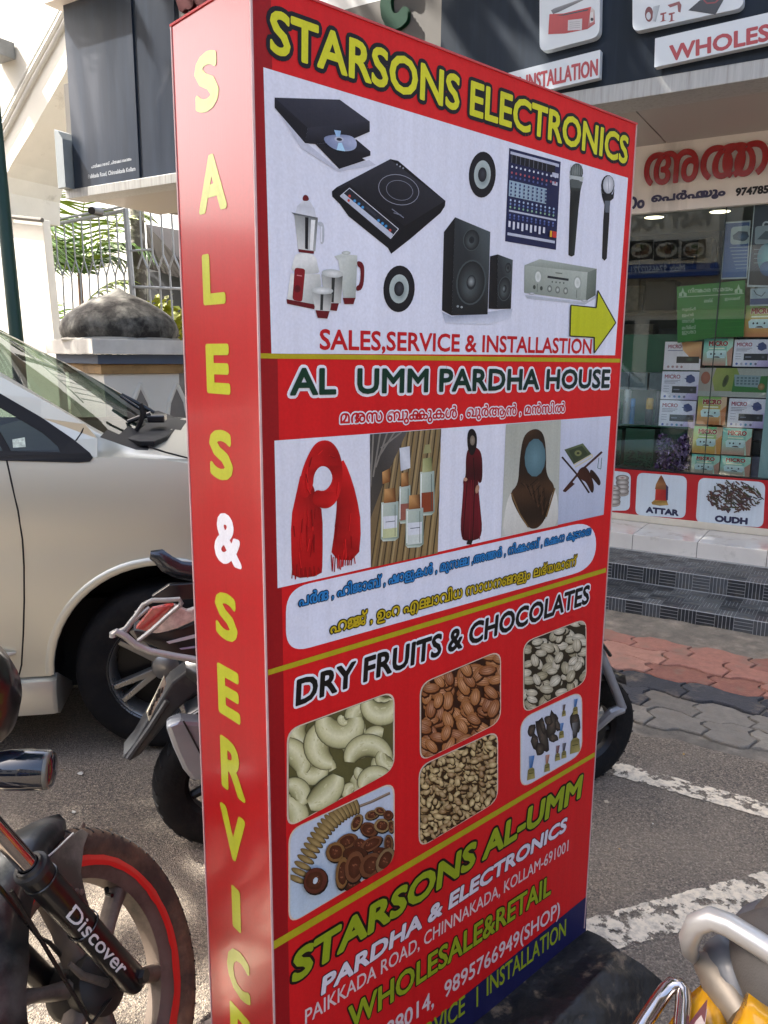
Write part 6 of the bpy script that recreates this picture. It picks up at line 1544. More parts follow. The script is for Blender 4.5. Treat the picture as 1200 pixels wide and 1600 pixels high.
# ================================================================ mosque gateway and yard at the left
m_lime = mat('limewashed_wall', 'cfcdc4', .8, var=(2.5, .06), dirt=('8f8b80', 3.2, .60, .82), bump=(14, .15)); m_stain = mat('stained_concrete', '7a776f', .85, var=(14, .3), dirt=('23211e', 5.5, .36, .58), bump=(16, .6))
gp = at_depth(145, 553, 6.0)
yl = gp.y; xr = gp.x
xl = on_plane(72, 553, gp, Vector((0, 1, 0))).x; yr = on_plane(312, 553, gp, Vector((1, 0, 0))).y
wx_, wy_ = xr-xl, yr-yl; cxp, cyp = (xl+xr)/2, (yl+yr)/2
post = thing('gate_post', Vector((cxp, cyp, 0)), 'white gate post with pointed niches, painted bands and a weathered dome on top', 'gate post')
zc0, zc1 = on_plane(145, 553, gp, EZ.cross(RT)).z, on_plane(145, 529, gp, EZ.cross(RT)).z
zn, zt2 = on_plane(145, 569, gp, EZ.cross(RT)).z, on_plane(145, 585, gp, EZ.cross(RT)).z
def ring_box(inset, z0, z1, name, m, bev=.004):
    b = MB(); b.box((xl+inset, yl+inset, z0), (wx_-2*inset, 0, 0), (0, wy_-2*inset, 0), (0, 0, z1-z0)); return b.build(name, m, post, bevel=bev)
ring_box(0, zc0, zc1, 'cap_slab', mat('weathered_white', 'd0cdc5', .75, var=(6, .15), dirt=('6b655b', 3, .58, .75)))
ring_box(.06, zn, zc0-.002, 'navy_painted_band', mat('faded_navy_band', '4a5566', .7, var=(8, .15)))
ring_box(.10, zt2, zn-.002, 'tan_painted_band', mat('tan_band', '9a7a4c', .7, var=(10, .2), dirt=('6a5232', 5, .5, .7)))
ring_box(.13, 0, zt2-.002, 'post_shaft', m_lime)
nx = xr-.13
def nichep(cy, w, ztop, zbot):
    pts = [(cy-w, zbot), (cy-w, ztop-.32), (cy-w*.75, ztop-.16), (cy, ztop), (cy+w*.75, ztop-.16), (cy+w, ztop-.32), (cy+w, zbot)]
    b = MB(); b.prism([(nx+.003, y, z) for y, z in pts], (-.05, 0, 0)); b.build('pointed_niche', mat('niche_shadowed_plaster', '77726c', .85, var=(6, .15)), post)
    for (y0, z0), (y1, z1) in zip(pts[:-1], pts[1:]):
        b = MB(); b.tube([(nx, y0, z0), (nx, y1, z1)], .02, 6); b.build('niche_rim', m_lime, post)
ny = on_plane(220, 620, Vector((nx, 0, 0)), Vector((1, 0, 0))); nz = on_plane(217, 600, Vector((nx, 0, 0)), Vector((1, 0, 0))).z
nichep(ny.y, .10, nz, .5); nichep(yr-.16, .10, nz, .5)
dm = on_plane(190, 525, Vector((cxp, cyp, 0)), FW)
k6 = 6.55/FPX
rp = [(84, 1), (88, 8), (89, 17), (86, 28), (78, 38), (64, 49), (46, 59), (28, 67), (13, 73), (5, 78), (0, 81)]
b = MB(); sg_ = 40; rows = []
dr_ = random.Random(6)
for r, h in rp: rows.append([Vector((cxp, cyp, zc1))+Vector((math.cos(6.2832*k/sg_), math.sin(6.2832*k/sg_), 0))*(r*k6*(1+.02*math.sin(5*k)+dr_.uniform(-.012, .012)))+EZ*(h*k6) for k in range(sg_)])
b.grid(rows, closed=True); b.build('dome', m_stain, post, smooth='all')
b = MB(); rows = []
for r, h in ((92, -1), (86, 3)): rows.append([Vector((cxp, cyp, zc1))+Vector((math.cos(6.2832*k/40), math.sin(6.2832*k/40), 0))*(r*k6*(1+dr_.uniform(-.05, .04)))+EZ*(h*k6+.004) for k in range(40)])
b.grid(rows, closed=True); b.build('dome_mortar', mat('pale_mortar', 'a9a49a', .9, var=(10, .2)), post)

# arched wall
TA = 6.9
arch = thing('arched_wall', W(-9.5, TA, 0), 'tall white arched gateway wall with moulding at the left', 'wall')
def ta(x, y, t=TA): return on_t(x, y, t)
oz = Kz(0, 0, .24167)
curve = [oz(20, 1400), oz(15, 1240), oz(35, 1140), oz(80, 1050), oz(240, 790), oz(410, 490), oz(520, 250), oz(620, 0), oz(760, -300)]
top = [oz(760, -900), oz(-700, -900), oz(-700, 1400)]
b = MB(); b.prism([ta(x, y) for x, y in curve+top], ET*.9); b.build('arch_wall', m_lime, arch)
for dx, dy, r in ((0, 0, .05), (14, 34, .035), (-16, -40, .03)):
    mo = [(-150, 1130), (0, 880), (60, 770), (200, 500), (385, 165), (520, -100), (640, -350)]
    b = MB(); b.tube([ta(*oz(x+dx, y+dy))-ET*.01 for x, y in mo], r, 8); b.build('arch_moulding', mat('grey_moulding', 'c0c0bb', .8, var=(6, .12)) if r < .05 else m_lime, arch, smooth=True)
b = MB(); b.prism([ta(x, y, TA+.05) for x, y in ((-200, 338), (66, 343), (88, 560), (100, 700), (-200, 700))], ET*.12); b.build('arch_pier', m_lime, arch, bevel=.01)
b = MB(); b.tube([ta(-200, 330, TA), ta(0, 337, TA), ta(66, 344, TA)], .03, 8); b.build('impost_band', mat('dark_impost', '5d5a55', .8), arch)
lampb = MB(); lampb.box(ta(-40, 88, TA-.35), ES*.35, ET*.34, EZ*.2); lampb.build('wall_cabinet', mat('grey_cabinet', '77797a', .6, var=(9, .2)), label='grey metal cabinet bracketed on the white arched wall', cat='cabinet', bevel=.01)
b = MB(); pa, pb = at_depth(-4, 230, 5.4), at_depth(27, 540, 5.4); pb = Vector((pa.x, pa.y, 0)) if False else pb
bot = Vector((pb.x, pb.y, 0)); b.tube([bot, Vector((pb.x, pb.y, pb.z)), pa, pa+(pa-pb)*.8], .045, 12); b.build('green_post', mat('dark_green_paint', '123a2e', .5, var=(8, .2)), label='dark green painted post beside the white arched wall', cat='post', smooth=True)

# grille gate behind the post
TG = 8.3
gate = thing('grille_gate', W(-9.2, TG, 0), 'grey steel grille gate of two leaves behind the domed post', 'gate')
m_gr = mat('grey_gate_paint', '8d9297', .5, .2, var=(9, .15))
def tg_(x, y): return on_t(x, y, TG)
def gbar(pts, r, name='gate_bar'):
    b = MB(); b.tube([tg_(x, y) for x, y in pts], r, 7); b.build(name, m_gr, gate)
gbar([(72, 353), (195, 329)], .03, 'top_rail'); gbar([(70, 347), (195, 322)], .018, 'top_rail'); gbar([(72, 345), (96, 560)], .035, 'hinge_stile')
gbar([(196, 326), (208, 470), (214, 560)], .045, 'meeting_stile'); gbar([(207, 448), (300, 452)], .02, 'mid_rail'); gbar([(200, 392), (236, 390)], .015, 'mid_rail'); gbar([(210, 322), (310, 318)], .025, 'top_rail')
for k in range(9):
    x = 86+k*13.6; yt = 353-(x-72)*.195; sh = .075
    f = lambda y: x+(y-yt)*sh*(1-(x-80)/700)
    gbar([(x, yt), (f(406), 406)], .0125); xm = f(406)
    gbar([(xm, 406), (xm-6, 432)], .0115); gbar([(xm, 406), (xm+8, 432)], .0115); gbar([(xm+8, 432), (xm+14, 560)], .0125)
for k in range(6):
    x = 218+k*16.5; f = lambda y: x+(y-330)*.06
    gbar([(x, 325), (f(398), 398)], .014); xm = f(398); gbar([(xm, 398), (xm-7, 420)], .014); gbar([(xm, 398), (xm+10, 422)], .014); gbar([(xm+10, 422), (xm+19, 560)], .014)
# yard: white walls, dark gable, plants
yard = MB(); yard.prism([on_t(x, y, 11.5) for x, y in ((60, 365), (118, 372), (130, 420), (145, 400), (165, 380), (180, 373), (196, 380), (203, 400), (230, 400), (232, 640), (60, 640))], ET*.5); yard.build('yard_wall', m_lime, label='white yard wall with a rounded top seen through the grille gate', cat='wall', bevel=.02)
b = MB(); b.box(W(-34, 16.5, 0), ES*26, ET*4, EZ*9.5); b.build('mosque_hall', mat('white_hall_wall', 'd2d2cd', .8, var=(1, .05)), label='long white hall wall rising behind the yard', cat='building')
shed = thing('shed', on_t(262, 560, 11.0), 'dark gabled shed behind the grille gate', 'shed')
b = MB(); b.prism([on_t(x, y, 11.0) for x, y in ((232, 425), (300, 425), (330, 640), (232, 640))], ET*3); b.build('wall', mat('dark_shed_wall', '20242c', .6, var=(4, .15)), shed)
b = MB(); b.prism([on_t(x, y, 10.8) for x, y in ((228, 350), (236, 358), (300, 428), (300, 440), (232, 420))], ET*3.4); b.build('roof', mat('dark_shed_roof', '2b2522', .75, var=(5, .2)), shed)
tk = MB(); tk.tube([on_t(222, 640, 10.2), on_t(218, 420, 10.2), on_t(214, 330, 10.2), on_t(208, 240, 10.2)], [.14, .13, .12, .12], 12); tk.build('tree_trunk', mat('mottled_bark', '4d4943', .9, var=(6, .3), dirt=('8d8a80', 5, .5, .62), bump=(20, .6)), label='mottled grey tree trunk standing behind the grille gate', cat='tree trunk', smooth=True)
# areca palm
m_palm = [mat('palm_leaf_a', '5f7a2c', .5, var=(4, .2)), mat('palm_leaf_b', '7d8f35', .5, var=(4, .2)), mat('palm_leaf_c', '46641f', .5, var=(4, .2))]
def palm(base, h, fronds, seed, label):
    r = random.Random(seed); t = thing('areca_palm', base, label, 'palm', 'palms behind the grille gate')
    b = MB(); b.tube([base, base+EZ*h*.7, base+EZ*h], [.06, .05, .04], 8); b.build('trunk', mat('palm_stem', '6d4a38', .7, var=(9, .25)), t, smooth=True)
    for k in range(fronds):
        a = 6.283*k/fronds+r.uniform(-.3, .3); L = r.uniform(1.3, 2.3); up_ = r.uniform(.6, 1.5)
        d = Vector((math.cos(a), math.sin(a), 0)); pts = []
        for i in range(9):
            u = i/8; pts.append(base+EZ*(h+L*(up_*u-.75*u*u))+d*(L*.75*u))
        b = MB(); b.tube(pts, [.018*(1-.8*i/8) for i in range(9)], 5)
        for i in range(1, 9):
            for j in range(3):
                u = (i-1+j/3)/8; q = pts[i-1]*(1-j/3)+pts[i]*(j/3); tg = (pts[i]-pts[i-1]).normalized(); sd = tg.cross(EZ).normalized()
                for s in (-1, 1):
                    l_ = .42*L*(1-.6*abs(u-.35))*r.uniform(.8, 1.1); e_ = q+(sd*s*.85+tg*.55)*l_-EZ*l_*r.uniform(.1, .45); w_ = tg*.022
                    b.add([q-w_, q+w_, (q+e_)/2+w_*1.2+EZ*.03, e_, (q+e_)/2-w_*1.2+EZ*.03], [(0, 1, 2, 4), (4, 2, 3)])
        b.build('frond', m_palm[r.randint(0, 2)], t)
pb_ = on_t(133, 560, 9.6); palm(Vector((pb_.x, pb_.y, 0)), on_t(133, 425, 9.6).z, 12, 1, 'tall yellow-green areca palm behind the grille gate')
pb_ = on_t(96, 560, 9.0); palm(Vector((pb_.x, pb_.y, 0)), on_t(96, 540, 9.0).z, 10, 2, 'low dark green palm at the foot of the grille gate')
bushp = on_t(258, 500, 9.4); tb_ = thing('shrub', Vector((bushp.x, bushp.y, 0)), 'yellow-green leafy shrub between the domed post and the dark shed', 'shrub'); b = MB(); r = random.Random(5)
for k in range(420):
    p = bushp+Vector((r.gauss(0, .17), r.gauss(0, .17), r.gauss(-.05, .16))); a = Vector((r.uniform(-1, 1), r.uniform(-1, 1), r.uniform(-.4, 1))).normalized(); c = a.orthogonal().normalized()*.05; e_ = a*.07
    b.add([p-c, p-e_, p+c, p+e_], [(0, 1, 2, 3)])
b.build('foliage', mat('yellow_green_leaf', '8a8f1e', .5, var=(5, .2)), tb_)
b = MB()
for k in range(5): b.tube([Vector((bushp.x, bushp.y, 0)), bushp+Vector((r.gauss(0, .12), r.gauss(0, .12), .1))], [.02, .008], 6)
b.build('stem', MATS['palm_stem'], tb_)
cmr = on_t(143, 329, 6.4); b = MB(); b.tube([cmr, cmr+ET*.2+EZ*.02-ES*.1], [.045, .05], 12); b.build('security_camera', m_blk, label='small dark security camera under the left end of the canopy', cat='camera', smooth=True)
# ================================================================ inside the shop
room = thing('shop_interior', W(-1.3, 7.2, .3), 'dark shop room with shelves behind the display window', 'room')
I0, I1, IB = -3.2, .9, 9.2
m_iw = mat('interior_wall', '4a4d4c', .8, var=(2, .1)); m_shelf = mat('shelf_board', '6a6c6d', .5)
b = MB(); b.box(W(I0, IB, .3), ES*(I1-I0), ET*.1, EZ*2.56); b.build('back_wall', m_iw, room)
b = MB(); b.box(W(I0-.1, T4+.06, .3), ES*.1, ET*(IB-T4), EZ*2.56); b.build('side_wall', m_iw, room)
b = MB(); b.box(W(I1, T4+.06, .3), ES*.1, ET*(IB-T4), EZ*2.56); b.build('side_wall', m_iw, room)
b = MB(); b.box(W(I0, T4+.055, 2.80), ES*(I1-I0), ET*(IB-T4-.06), EZ*.04); b.build('ceiling', mat('interior_ceiling', 'a5a49e', .8), room)
b = MB(); b.box(W(I0, T4+.055, Z3-.02), ES*(I1-I0), ET*(IB-T4-.06), EZ*.04); b.build('floor', m_wtile, room)
for px, py in ((1022, 340), (1125, 331)):
    c = on_plane(px, py, Vector((0, 0, 2.785)), EZ)
    if c.dot(ET) > IB-.2: c = W(c.dot(ES)*.8, IB-.8, 2.785)
    lt = thing('ceiling_lamp', c, 'round flat lamp lit on the shop ceiling', 'lamp', 'lit round ceiling lamps in the shop')
    b = MB(); b.lathe([(0, 0), (.085, 0), (.09, .012), (.09, .014)], c, EZ, 28); b.build('lit_disc', mat('lit_lamp', 'fff2cf', .5, emit=1.2), lt)
    b = MB(); b.lathe([(.09, .0), (.1, .004), (.1, .016)], c, EZ, 28); b.build('lamp_ring', m_alu, lt)
# dim shelves with dark goods at the back
gr_ = random.Random(15); gc = ['1d1f24', '2b2f3a', '3a3430', '243040', '16181b', '4d4a45', '2f3b33', '55585c', '6d2a22', '8a8478']
for z in (.75, 1.15, 1.55, 1.95, 2.35):
    b = MB(); b.box(W(I0+.1, IB-.42, z), ES*(I1-I0-.2), ET*.4, EZ*.025); b.build('shelf', m_shelf, room)
    s = I0+.15
    while s < I1-.3:
        w, h = gr_.uniform(.12, .34), gr_.uniform(.14, .32)
        b = MB(); b.box(W(s, IB-.38+gr_.uniform(0, .06), z+.0255), ES*w, ET*.25, EZ*h)
        b.build('shelf_carton', mat('shelf_goods_%d' % gr_.randint(0, 9), gc[gr_.randint(0, 9)], .6, var=(14, .35)), label='dim carton on the back shelves inside the shop', cat='carton', group='cartons on the back shelves', bevel=.003)
        s += w+gr_.uniform(.01, .08)
# display goods just behind the glass
za = Kz(940, 540, .216667)
TB = T4+.085
def pb2(x, y, t=TB): return on_t(*za(x, y), t)
def bilq(q, u, v): return tuple(q[0][k]*(1-u)*(1-v)+q[1][k]*u*(1-v)+q[2][k]*u*v+q[3][k]*(1-u)*v for k in (0, 1))
H0 = H
def mbox(q, style, label, dz=.18, t=TB):
    P = [on_t(*za(x, y), t) for x, y in q]
    s0, s1 = (P[0].dot(ES)+P[3].dot(ES))/2, (P[1].dot(ES)+P[2].dot(ES))/2; z1, z0 = (P[0].z+P[1].z)/2, (P[2].z+P[3].z)/2
    base, side = {'w': ('a9a7b4', '8d8b9c'), 'o': ('8a9a6a', '9a6a44'), 'g': ('5f9a6a', 'b07a4a'), 't': ('6fa39a', '8f7a68'), 'p': ('b59a8a', '9a7060')}[style[0]]
    bx = thing('carton', W((s0+s1)/2, t+dz/2, z0), label, 'carton', 'cartons stacked in the display window')
    b = MB(); b.box(W(s0+.001, t, z0+.0008), ES*(s1-s0-.002), ET*dz, EZ*(z1-z0-.0016)); b.build('carton_body', mat('carton_'+style[0], side, .55, var=(9, .15)), bx, bevel=.002)
    pl = lambda u, v: W(s0+(s1-s0)*u, t, z1+(z0-z1)*v)
    p = Pic(lambda x, y: pl(x, y), NSH, .0008, step=4e-5)
    def H(h, k=2.0): return H0(h, k)
    def R(u0, v0, u1, v1, c): p.poly([(u0, v0), (u1, v0), (u1, v1), (u0, v1)], c)
    if style[0] == 'w':
        p.poly([(0.01, .01), (.99, .01), (.99, .99), (0.01, .99)], [H('b3b0bd'), H('aba8b6'), H('8f88a6'), H('b5b2bf')])
        p.poly([(.62, .99), (.8, .55), (.99, .45), (.99, .99)], [H('9a8fae'), H('877aa0'), H('9489aa'), H('7d6f98')])
        p.text('MICRO', (.08, .26), (.50, .26), (.08, .12), H('7a2f45'), .04)
        for k in range(3): R(.08, .31+.05*k, .5-.06*k, .33+.05*k, H('6d6a7c'))
        p.poly([(.66, .16), (.78, .1), (.88, .2), (.9, .34), (.76, .42), (.66, .36)], H('2b3560')); p.poly([(.6, .24), (.7, .22), (.72, .34)], H('2b3560'))
        R(.3, .52, .95, .76, H('1d1f26')); R(.34, .62, .5, .66, H('5d6070')); p.ell(.82, .64, .05, .06, 0, H('4a4d58'), H('22242c'), n=10)
        for k in range(5): p.ell(.12+.13*k, .89, .035, .045, 0, H(('3f4f8a', '8a8796', '5f6f9a', '3f6f8a', '55526a')[k]), n=10)
        for k in range(3): R(.07, .52+.09*k, .22, .54+.09*k, H('7d7a8c'))
    elif style[0] == 'p':
        R(.01, .01, .99, .99, H('b7aeb4')); p.poly([(.45, .01), (.99, .01), (.99, .6), (.7, .55), (.5, .3)], [H('b0784a'), H('b98a5c'), H('8f5f44'), H('a8724c'), H('b78a60')])
        p.text('MICRO', (.1, .24), (.46, .24), (.1, .11), H('7a2f45'), .04); R(.1, .3, .5, .33, H('6d6a7c')); R(.35, .52, .95, .75, H('2b241f')); p.ell(.7, .62, .12, .09, 0, H('3f4a3a'), H('2b241f'), n=12)
        for k in range(4): p.ell(.14+.12*k, .88, .035, .045, 0, H('8a6a6f'), n=10)
    else:
        top, bot, mid = {'o': ('5f8a4a', '9c5f3a', 'a98a4a'), 'g': ('5d9a6f', 'a8763f', '8fa05a'), 't': ('4f9a90', '9a7466', '7fa396')}[style[0]]
        p.poly([(.01, .01), (.99, .01), (.99, .5), (.01, .5)], [H(top), H(top), H(mid), H(mid)]); p.poly([(.01, .5), (.99, .5), (.99, .99), (.01, .99)], [H(mid), H(mid), H(bot), H(bot)])
        R(.8, .01, .99, .99, H('a98f76') if style[0] != 't' else H('8fae a0'.replace(' ', '')))
        p.poly([(.8, .5), (.99, .3), (.99, .99), (.86, .99)], H(bot))
        p.text('MICRO', (.18, .28), (.82, .28), (.18, .10), H('7a1f22'), .07, outline=H('c9c2ae'), out_w=.05); R(.2, .34, .72, .39, H('c2bda8'))
        p.poly([(.12, .52), (.2, .44), (.78, .44), (.8, .64), (.74, .72), (.16, .72)], [H('a9bcc0'), H('b9cacd'), H('aebfc2'), H('8fa3a8'), H('9fb2b6'), H('a3b6ba')])
        for x in (.28, .4, .62): p.ell(x, .57, .03, .035, 0, H('20242a'), n=8)
        p.poly([(.34, .70), (.42, .66), (.54, .66), (.6, .71)], H('3a2a28'))
    p.build('carton_print', vin_shop, bx)
for q, st_, lb_ in ((((418, 388), (690, 400), (668, 600), (410, 586)), 'w', 'white and lilac receiver carton at the foot of the left stack, beside the spray cans'),
                    (((435, 182), (708, 188), (692, 396), (425, 386)), 'w', 'white and lilac receiver carton in the middle of the left stack'),
                    (((455, -38), (728, -22), (710, 180), (445, 176)), 'p', 'white carton with orange corner on top of the left stack'),
                    (((738, -60), (948, -45), (942, 150), (725, 140)), 't2', 'teal carton standing on the long radio carton, below the green board'),
                    (((955, -52), (1225, -40), (1205, 158), (945, 150)), 'w', 'white and lilac receiver carton on the right end of the long radio carton'),
                    (((695, 362), (905, 372), (892, 578), (683, 566)), 'o', 'orange and green carton directly under the long radio carton'),
                    (((918, 375), (1190, 388), (1170, 600), (903, 588)), 'w', 'white and lilac receiver carton under the right end of the long radio carton'),
                    (((663, 577), (872, 588), (860, 785), (650, 776)), 'g', 'green and orange carton in the second row up, beside the purple sweets'),
                    (((873, 588), (1085, 600), (1076, 796), (862, 785)), 't', 'teal carton in the second row up, beside the green and orange one'),
                    (((648, 779), (852, 792), (846, 946), (640, 932)), 't', 'teal carton in the bottom row beside the purple sweets'),
                    (((856, 792), (1078, 802), (1068, 962), (850, 946)), 't', 'teal carton in the bottom row beside the grey boxes')):
    mbox(q, st_, lb_)
mbox(((1040, -300), (1275, -290), (1260, -60), (1022, -62)), 'o', 'orange carton high on the right stack below the framed poster')
# long radio carton
P = [pb2(*q) for q in ((715, 150), (1205, 176), (1195, 386), (692, 356))]; s0, s1 = P[3].dot(ES), P[1].dot(ES); z1, z0 = (P[0].z+P[1].z)/2, (P[2].z+P[3].z)/2
bx = thing('carton', W((s0+s1)/2, TB, z0), 'long white and green radio carton lying across the right stack', 'carton', 'cartons stacked in the display window')
b = MB(); b.box(W(s0, TB, z0+.001), ES*(s1-s0), ET*.2, EZ*(z1-z0-.002)); b.build('carton_body', mat('carton_w', '8d8b9c', .55), bx, bevel=.002)
p = Pic(lambda x, y: W(s0+(s1-s0)*x, TB, z1+(z0-z1)*y), NSH, .0008, step=4e-5)
p.poly([(0, 0), (1, 0), (1, 1), (0, 1)], [H('b8a9a0'), H('b0b5b0'), H('a9aeac'), H('b5a9a2')]); p.poly([(.25, 0), (.55, 0), (.7, .8), (.25, .8), (.2, .4)], [H('a9b05a'), H('8fa04a'), H('7f9a44'), H('9aa65a'), H('b3b56a')]); p.poly([(.52, .3), (1, .25), (1, .82), (.5, .82)], H('2f7a3a')); p.poly([(0, .82), (1, .82), (1, 1), (0, 1)], H('b3b6b3'))
p.poly([(.52, .22), (.9, .25), (.88, .65), (.54, .62)], H('8fa6b0')); 
for i in range(6):
    for j in range(3): p.poly([(.56+.055*i, .3+.1*j), (.595+.055*i, .3+.1*j), (.595+.055*i, .36+.1*j), (.56+.055*i, .36+.1*j)], H('5d7480'))
p.ell(.4, .45, .04, .22, .1, H('3a3f2c'), H('55602f'), n=12); p.ell(.1, .35, .07, .22, 0, H('b5705a'), H('a85f4a'), n=14); p.ell(.92, .62, .05, .12, 0, H('b59a6a'), H('8a6a3a'), n=12)
p.build('carton_print', vin_shop, bx)
# grey boxes beside the stacks
for q, c, lb_ in ((((1087, 600), (1185, 606), (1170, 690), (1082, 684)), '3a3a44', 'dark grey box between the teal cartons and the pale panel, topmost'), (((1082, 690), (1172, 694), (1160, 795), (1078, 790)), '1f2026', 'near-black box between the teal cartons and the pale panel'), (((1075, 800), (1150, 806), (1135, 965), (1066, 960)), '77768a', 'grey-lilac box at the bottom beside the pale panel'),
                  (((138, 192), (198, 192), (192, 318), (130, 318)), '5f6c70', 'blue-grey box at the left of the row above the spray cans'), (((203, 194), (335, 196), (330, 320), (198, 318)), '6a777b', 'wide blue-grey box in the row above the spray cans'), (((345, 196), (440, 200), (430, 325), (338, 320)), '66737a', 'blue-grey box beside the carton stack, above the spray cans')):
    P = [on_t(*za(x, y), TB+.06) for x, y in q]; b = MB(); b.box(Vector(P[3])-EZ*0, ES*(P[1]-P[3]).dot(ES), ET*.15, EZ*(P[0].z-P[3].z)); b.build('box', mat('plain_box_'+c, c, .5, var=(20, .25)), label=lb_, cat='box', bevel=.003)
# spray cans
def can(x0, x1, y0, y1, body, cap, capf, lb_):
    P0, P1 = pb2(x0, y1), pb2(x1, y0); c = W((P0.dot(ES)+P1.dot(ES))/2, TB+.03, P0.z); r_ = (P1.dot(ES)-P0.dot(ES))/2; h = P1.z-P0.z
    t = thing('spray_can', c, lb_, 'spray can', 'spray cans in the display window'); hb_ = h*(1-capf)
    b = MB(); b.lathe([(0, 0), (r_*.95, 0), (r_, .006), (r_, hb_-.012), (r_*.8, hb_), (0, hb_)], c, EZ, 22); b.build('can_body', mat('can_'+body, body, .3, .3, var=(18, .3), stretch=(1, 1, .3)), t, smooth=True)
    b = MB(); b.lathe([(r_*.9, hb_-.004), (r_*.92, h-.01), (r_*.7, h), (0, h)], c, EZ, 22); b.build('can_cap', mat('cap_'+cap, cap, .35), t, smooth=True)
can(140, 210, 318, 578, '9aa3a6', 'b5bcbe', .2, 'silver spray can with pale cap in the window'); can(190, 240, 383, 582, '2a6fa8', '2f7fc0', .26, 'blue spray can in the window'); can(300, 372, 380, 588, '1d1c1a', 'c79a1a', .36, 'black spray can with tall yellow cap in the window'); can(104, 132, 400, 570, '4a3a38', '7d7a78', .3, 'dark brown spray can at the left of the row')
can(372, 418, 330, 560, '22313a', '2c3a40', .2, 'dark slate spray can beside the carton stack')
# green shelf boxes and jar of purple sweets
m_gsh = mat('dark_green_shelf', '0f4a33', .35, coat=.3, var=(3, .15))
P0, P1 = pb2(60, 925), pb2(640, 588)
b = MB(); b.box(W(-2.6, TB-.01, P1.z-.012), ES*(P1.dot(ES)+2.6), ET*.34, EZ*.012); b.build('green_shelf', m_gsh, label='dark green shelf under the spray cans', cat='shelf')
for x0, x1, n_ in ((60, 145, 0), (150, 382, 1)):
    a, c = pb2(x0, 890), pb2(x1, 600); b = MB(); b.box(W(a.dot(ES), TB+.02, .70), ES*(c.dot(ES)-a.dot(ES)), ET*.2, EZ*(c.z-.70-.004)); b.build('green_bin', m_gsh, label=('narrow' if not n_ else 'wide')+' dark green bin of black granules under the shelf', cat='bin', bevel=.004)
    b = MB(); gr2 = random.Random(n_)
    for k in range(120):
        s_ = gr2.uniform(a.dot(ES)+.01, c.dot(ES)-.01); z_ = .70+gr2.uniform(0, .11); b.lathe([(0, .006), (.007, 0), (0, -.006)], W(s_, TB+.014-gr2.uniform(0, .004), z_), EZ, 5)
    b.build('black_granules', mat('black_granule', '0e1210', .5), label='heap of black granules in a green bin', cat='granules', kind='stuff')
a, c = pb2(388, 915), pb2(645, 600); sw = MB(); r = random.Random(31)
for k in range(620):
    u = r.random(); s_ = a.dot(ES)+(c.dot(ES)-a.dot(ES))*u; zt = .70+(c.z-.70)*.84*(.9+.1*math.sin(3*u*3.1)); z_ = r.uniform(.70, zt); t_ = TB+r.uniform(-.01, .03)
    p = W(s_, t_, z_); d_ = Vector((r.uniform(-1, 1), r.uniform(-1, 1), r.uniform(-1, 1))).normalized(); e2_ = d_.orthogonal().normalized(); e3_ = d_.cross(e2_); z3 = r.uniform(.009, .014)
    v = [p+d_*z3*1.7, p+e2_*z3, p+e3_*z3, p-e2_*z3, p-e3_*z3, p-d_*z3*1.7]; sw.add(v, [(0, 1, 2), (0, 2, 3), (0, 3, 4), (0, 4, 1), (5, 2, 1), (5, 3, 2), (5, 4, 3), (5, 1, 4)], mi=k % 3)
sw.build('purple_sweets', [mat('purple_foil', '5d3a78', .22, .4), mat('dark_purple_foil', '1d1026', .25, .4), mat('pale_purple_foil', 'a08ab5', .25, .5)], label='heap of foil-wrapped purple sweets behind the window glass', cat='sweets', kind='stuff')
b = MB(); b.box(W(a.dot(ES), TB+.06, .70), ES*(c.dot(ES)-a.dot(ES)), ET*.12, EZ*(c.z-.71)); b.build('sweet_bin', m_gsh, label='dark green bin behind the purple sweets', cat='bin')
b = MB(); b.box(W(-2.6, TB+.36, .70), ES*1.6, ET*.02, EZ*.95); b.build('green_back_panel', mat('green_back_panel', '1a5a3c', .5, var=(3, .2)), label='green panel standing behind the spray cans', cat='panel')
# green notice, posters stuck inside the glass
TGL = T4+.030
def flat_card(pts, t, col, name, label, cat, thick=.003):
    b = MB(); b.prism([on_t(x, y, t) for x, y in pts], ET*thick); return b.build(name, col, label=label, cat=cat)
zi = Kz(960, 320, .2)
nb = thing('notice_board', on_t(1110, 528, TGL), 'green notice board with white lettering hung behind the window', 'notice board')
b = MB(); b.prism([on_t(*zi(x, y), TGL) for x, y in ((487, 640), (1022, 588), (1010, 1030), (800, 1035), (493, 1080))], ET*.004); b.build('board', mat('green_notice', '1f7a1c', .4, coat=.3, var=(5, .12)), nb)
p = Pic(lambda x, y: on_t(x, y, TGL), NSH, .0008); wt = H('a9c4a6')
p.text('നിസ്~കാര സമയം', zi(575, 690), zi(925, 672), zi(575, 650), wt, .03, 'box'); p.line([zi(500, 722), zi(1010, 692)], 1.2, wt)
for x in (535, 970):
    y = 690-(x-535)*.06; p.poly([zi(x-30, y+25), zi(x-30, y), zi(x-12, y-8), zi(x, y-45), zi(x+12, y-8), zi(x+30, y), zi(x+30, y+25)], wt); p.poly([zi(x-6, y+25), zi(x-6, y+5), zi(x, y-5), zi(x+6, y+5), zi(x+6, y+25)], H('1f7a1c'))
for t_, x0, x1, y in (('ബാങ്ക്', 700, 770, 765), ('ഇഖാമത്', 862, 985, 752), ('സുബ്ഹി', 528, 635, 835), ('ളുഹർ', 528, 620, 880), ('അസർ', 528, 625, 925), ('മഗ്രിബ്', 528, 638, 975), ('ഇശാ', 528, 638, 1018)):
    p.text(t_, zi(x0, y), zi(x1, y-5), zi(x0, y-32), wt, .02, 'box', res=2)
for k in range(6): p.line([zi(680, 800+k*42), zi(800, 795+k*42)], .8, H('2b8a28')); p.line([zi(860, 790+k*42), zi(1000, 784+k*42)], .8, H('2b8a28'))
p.build('notice_lettering', vin_shop, nb)
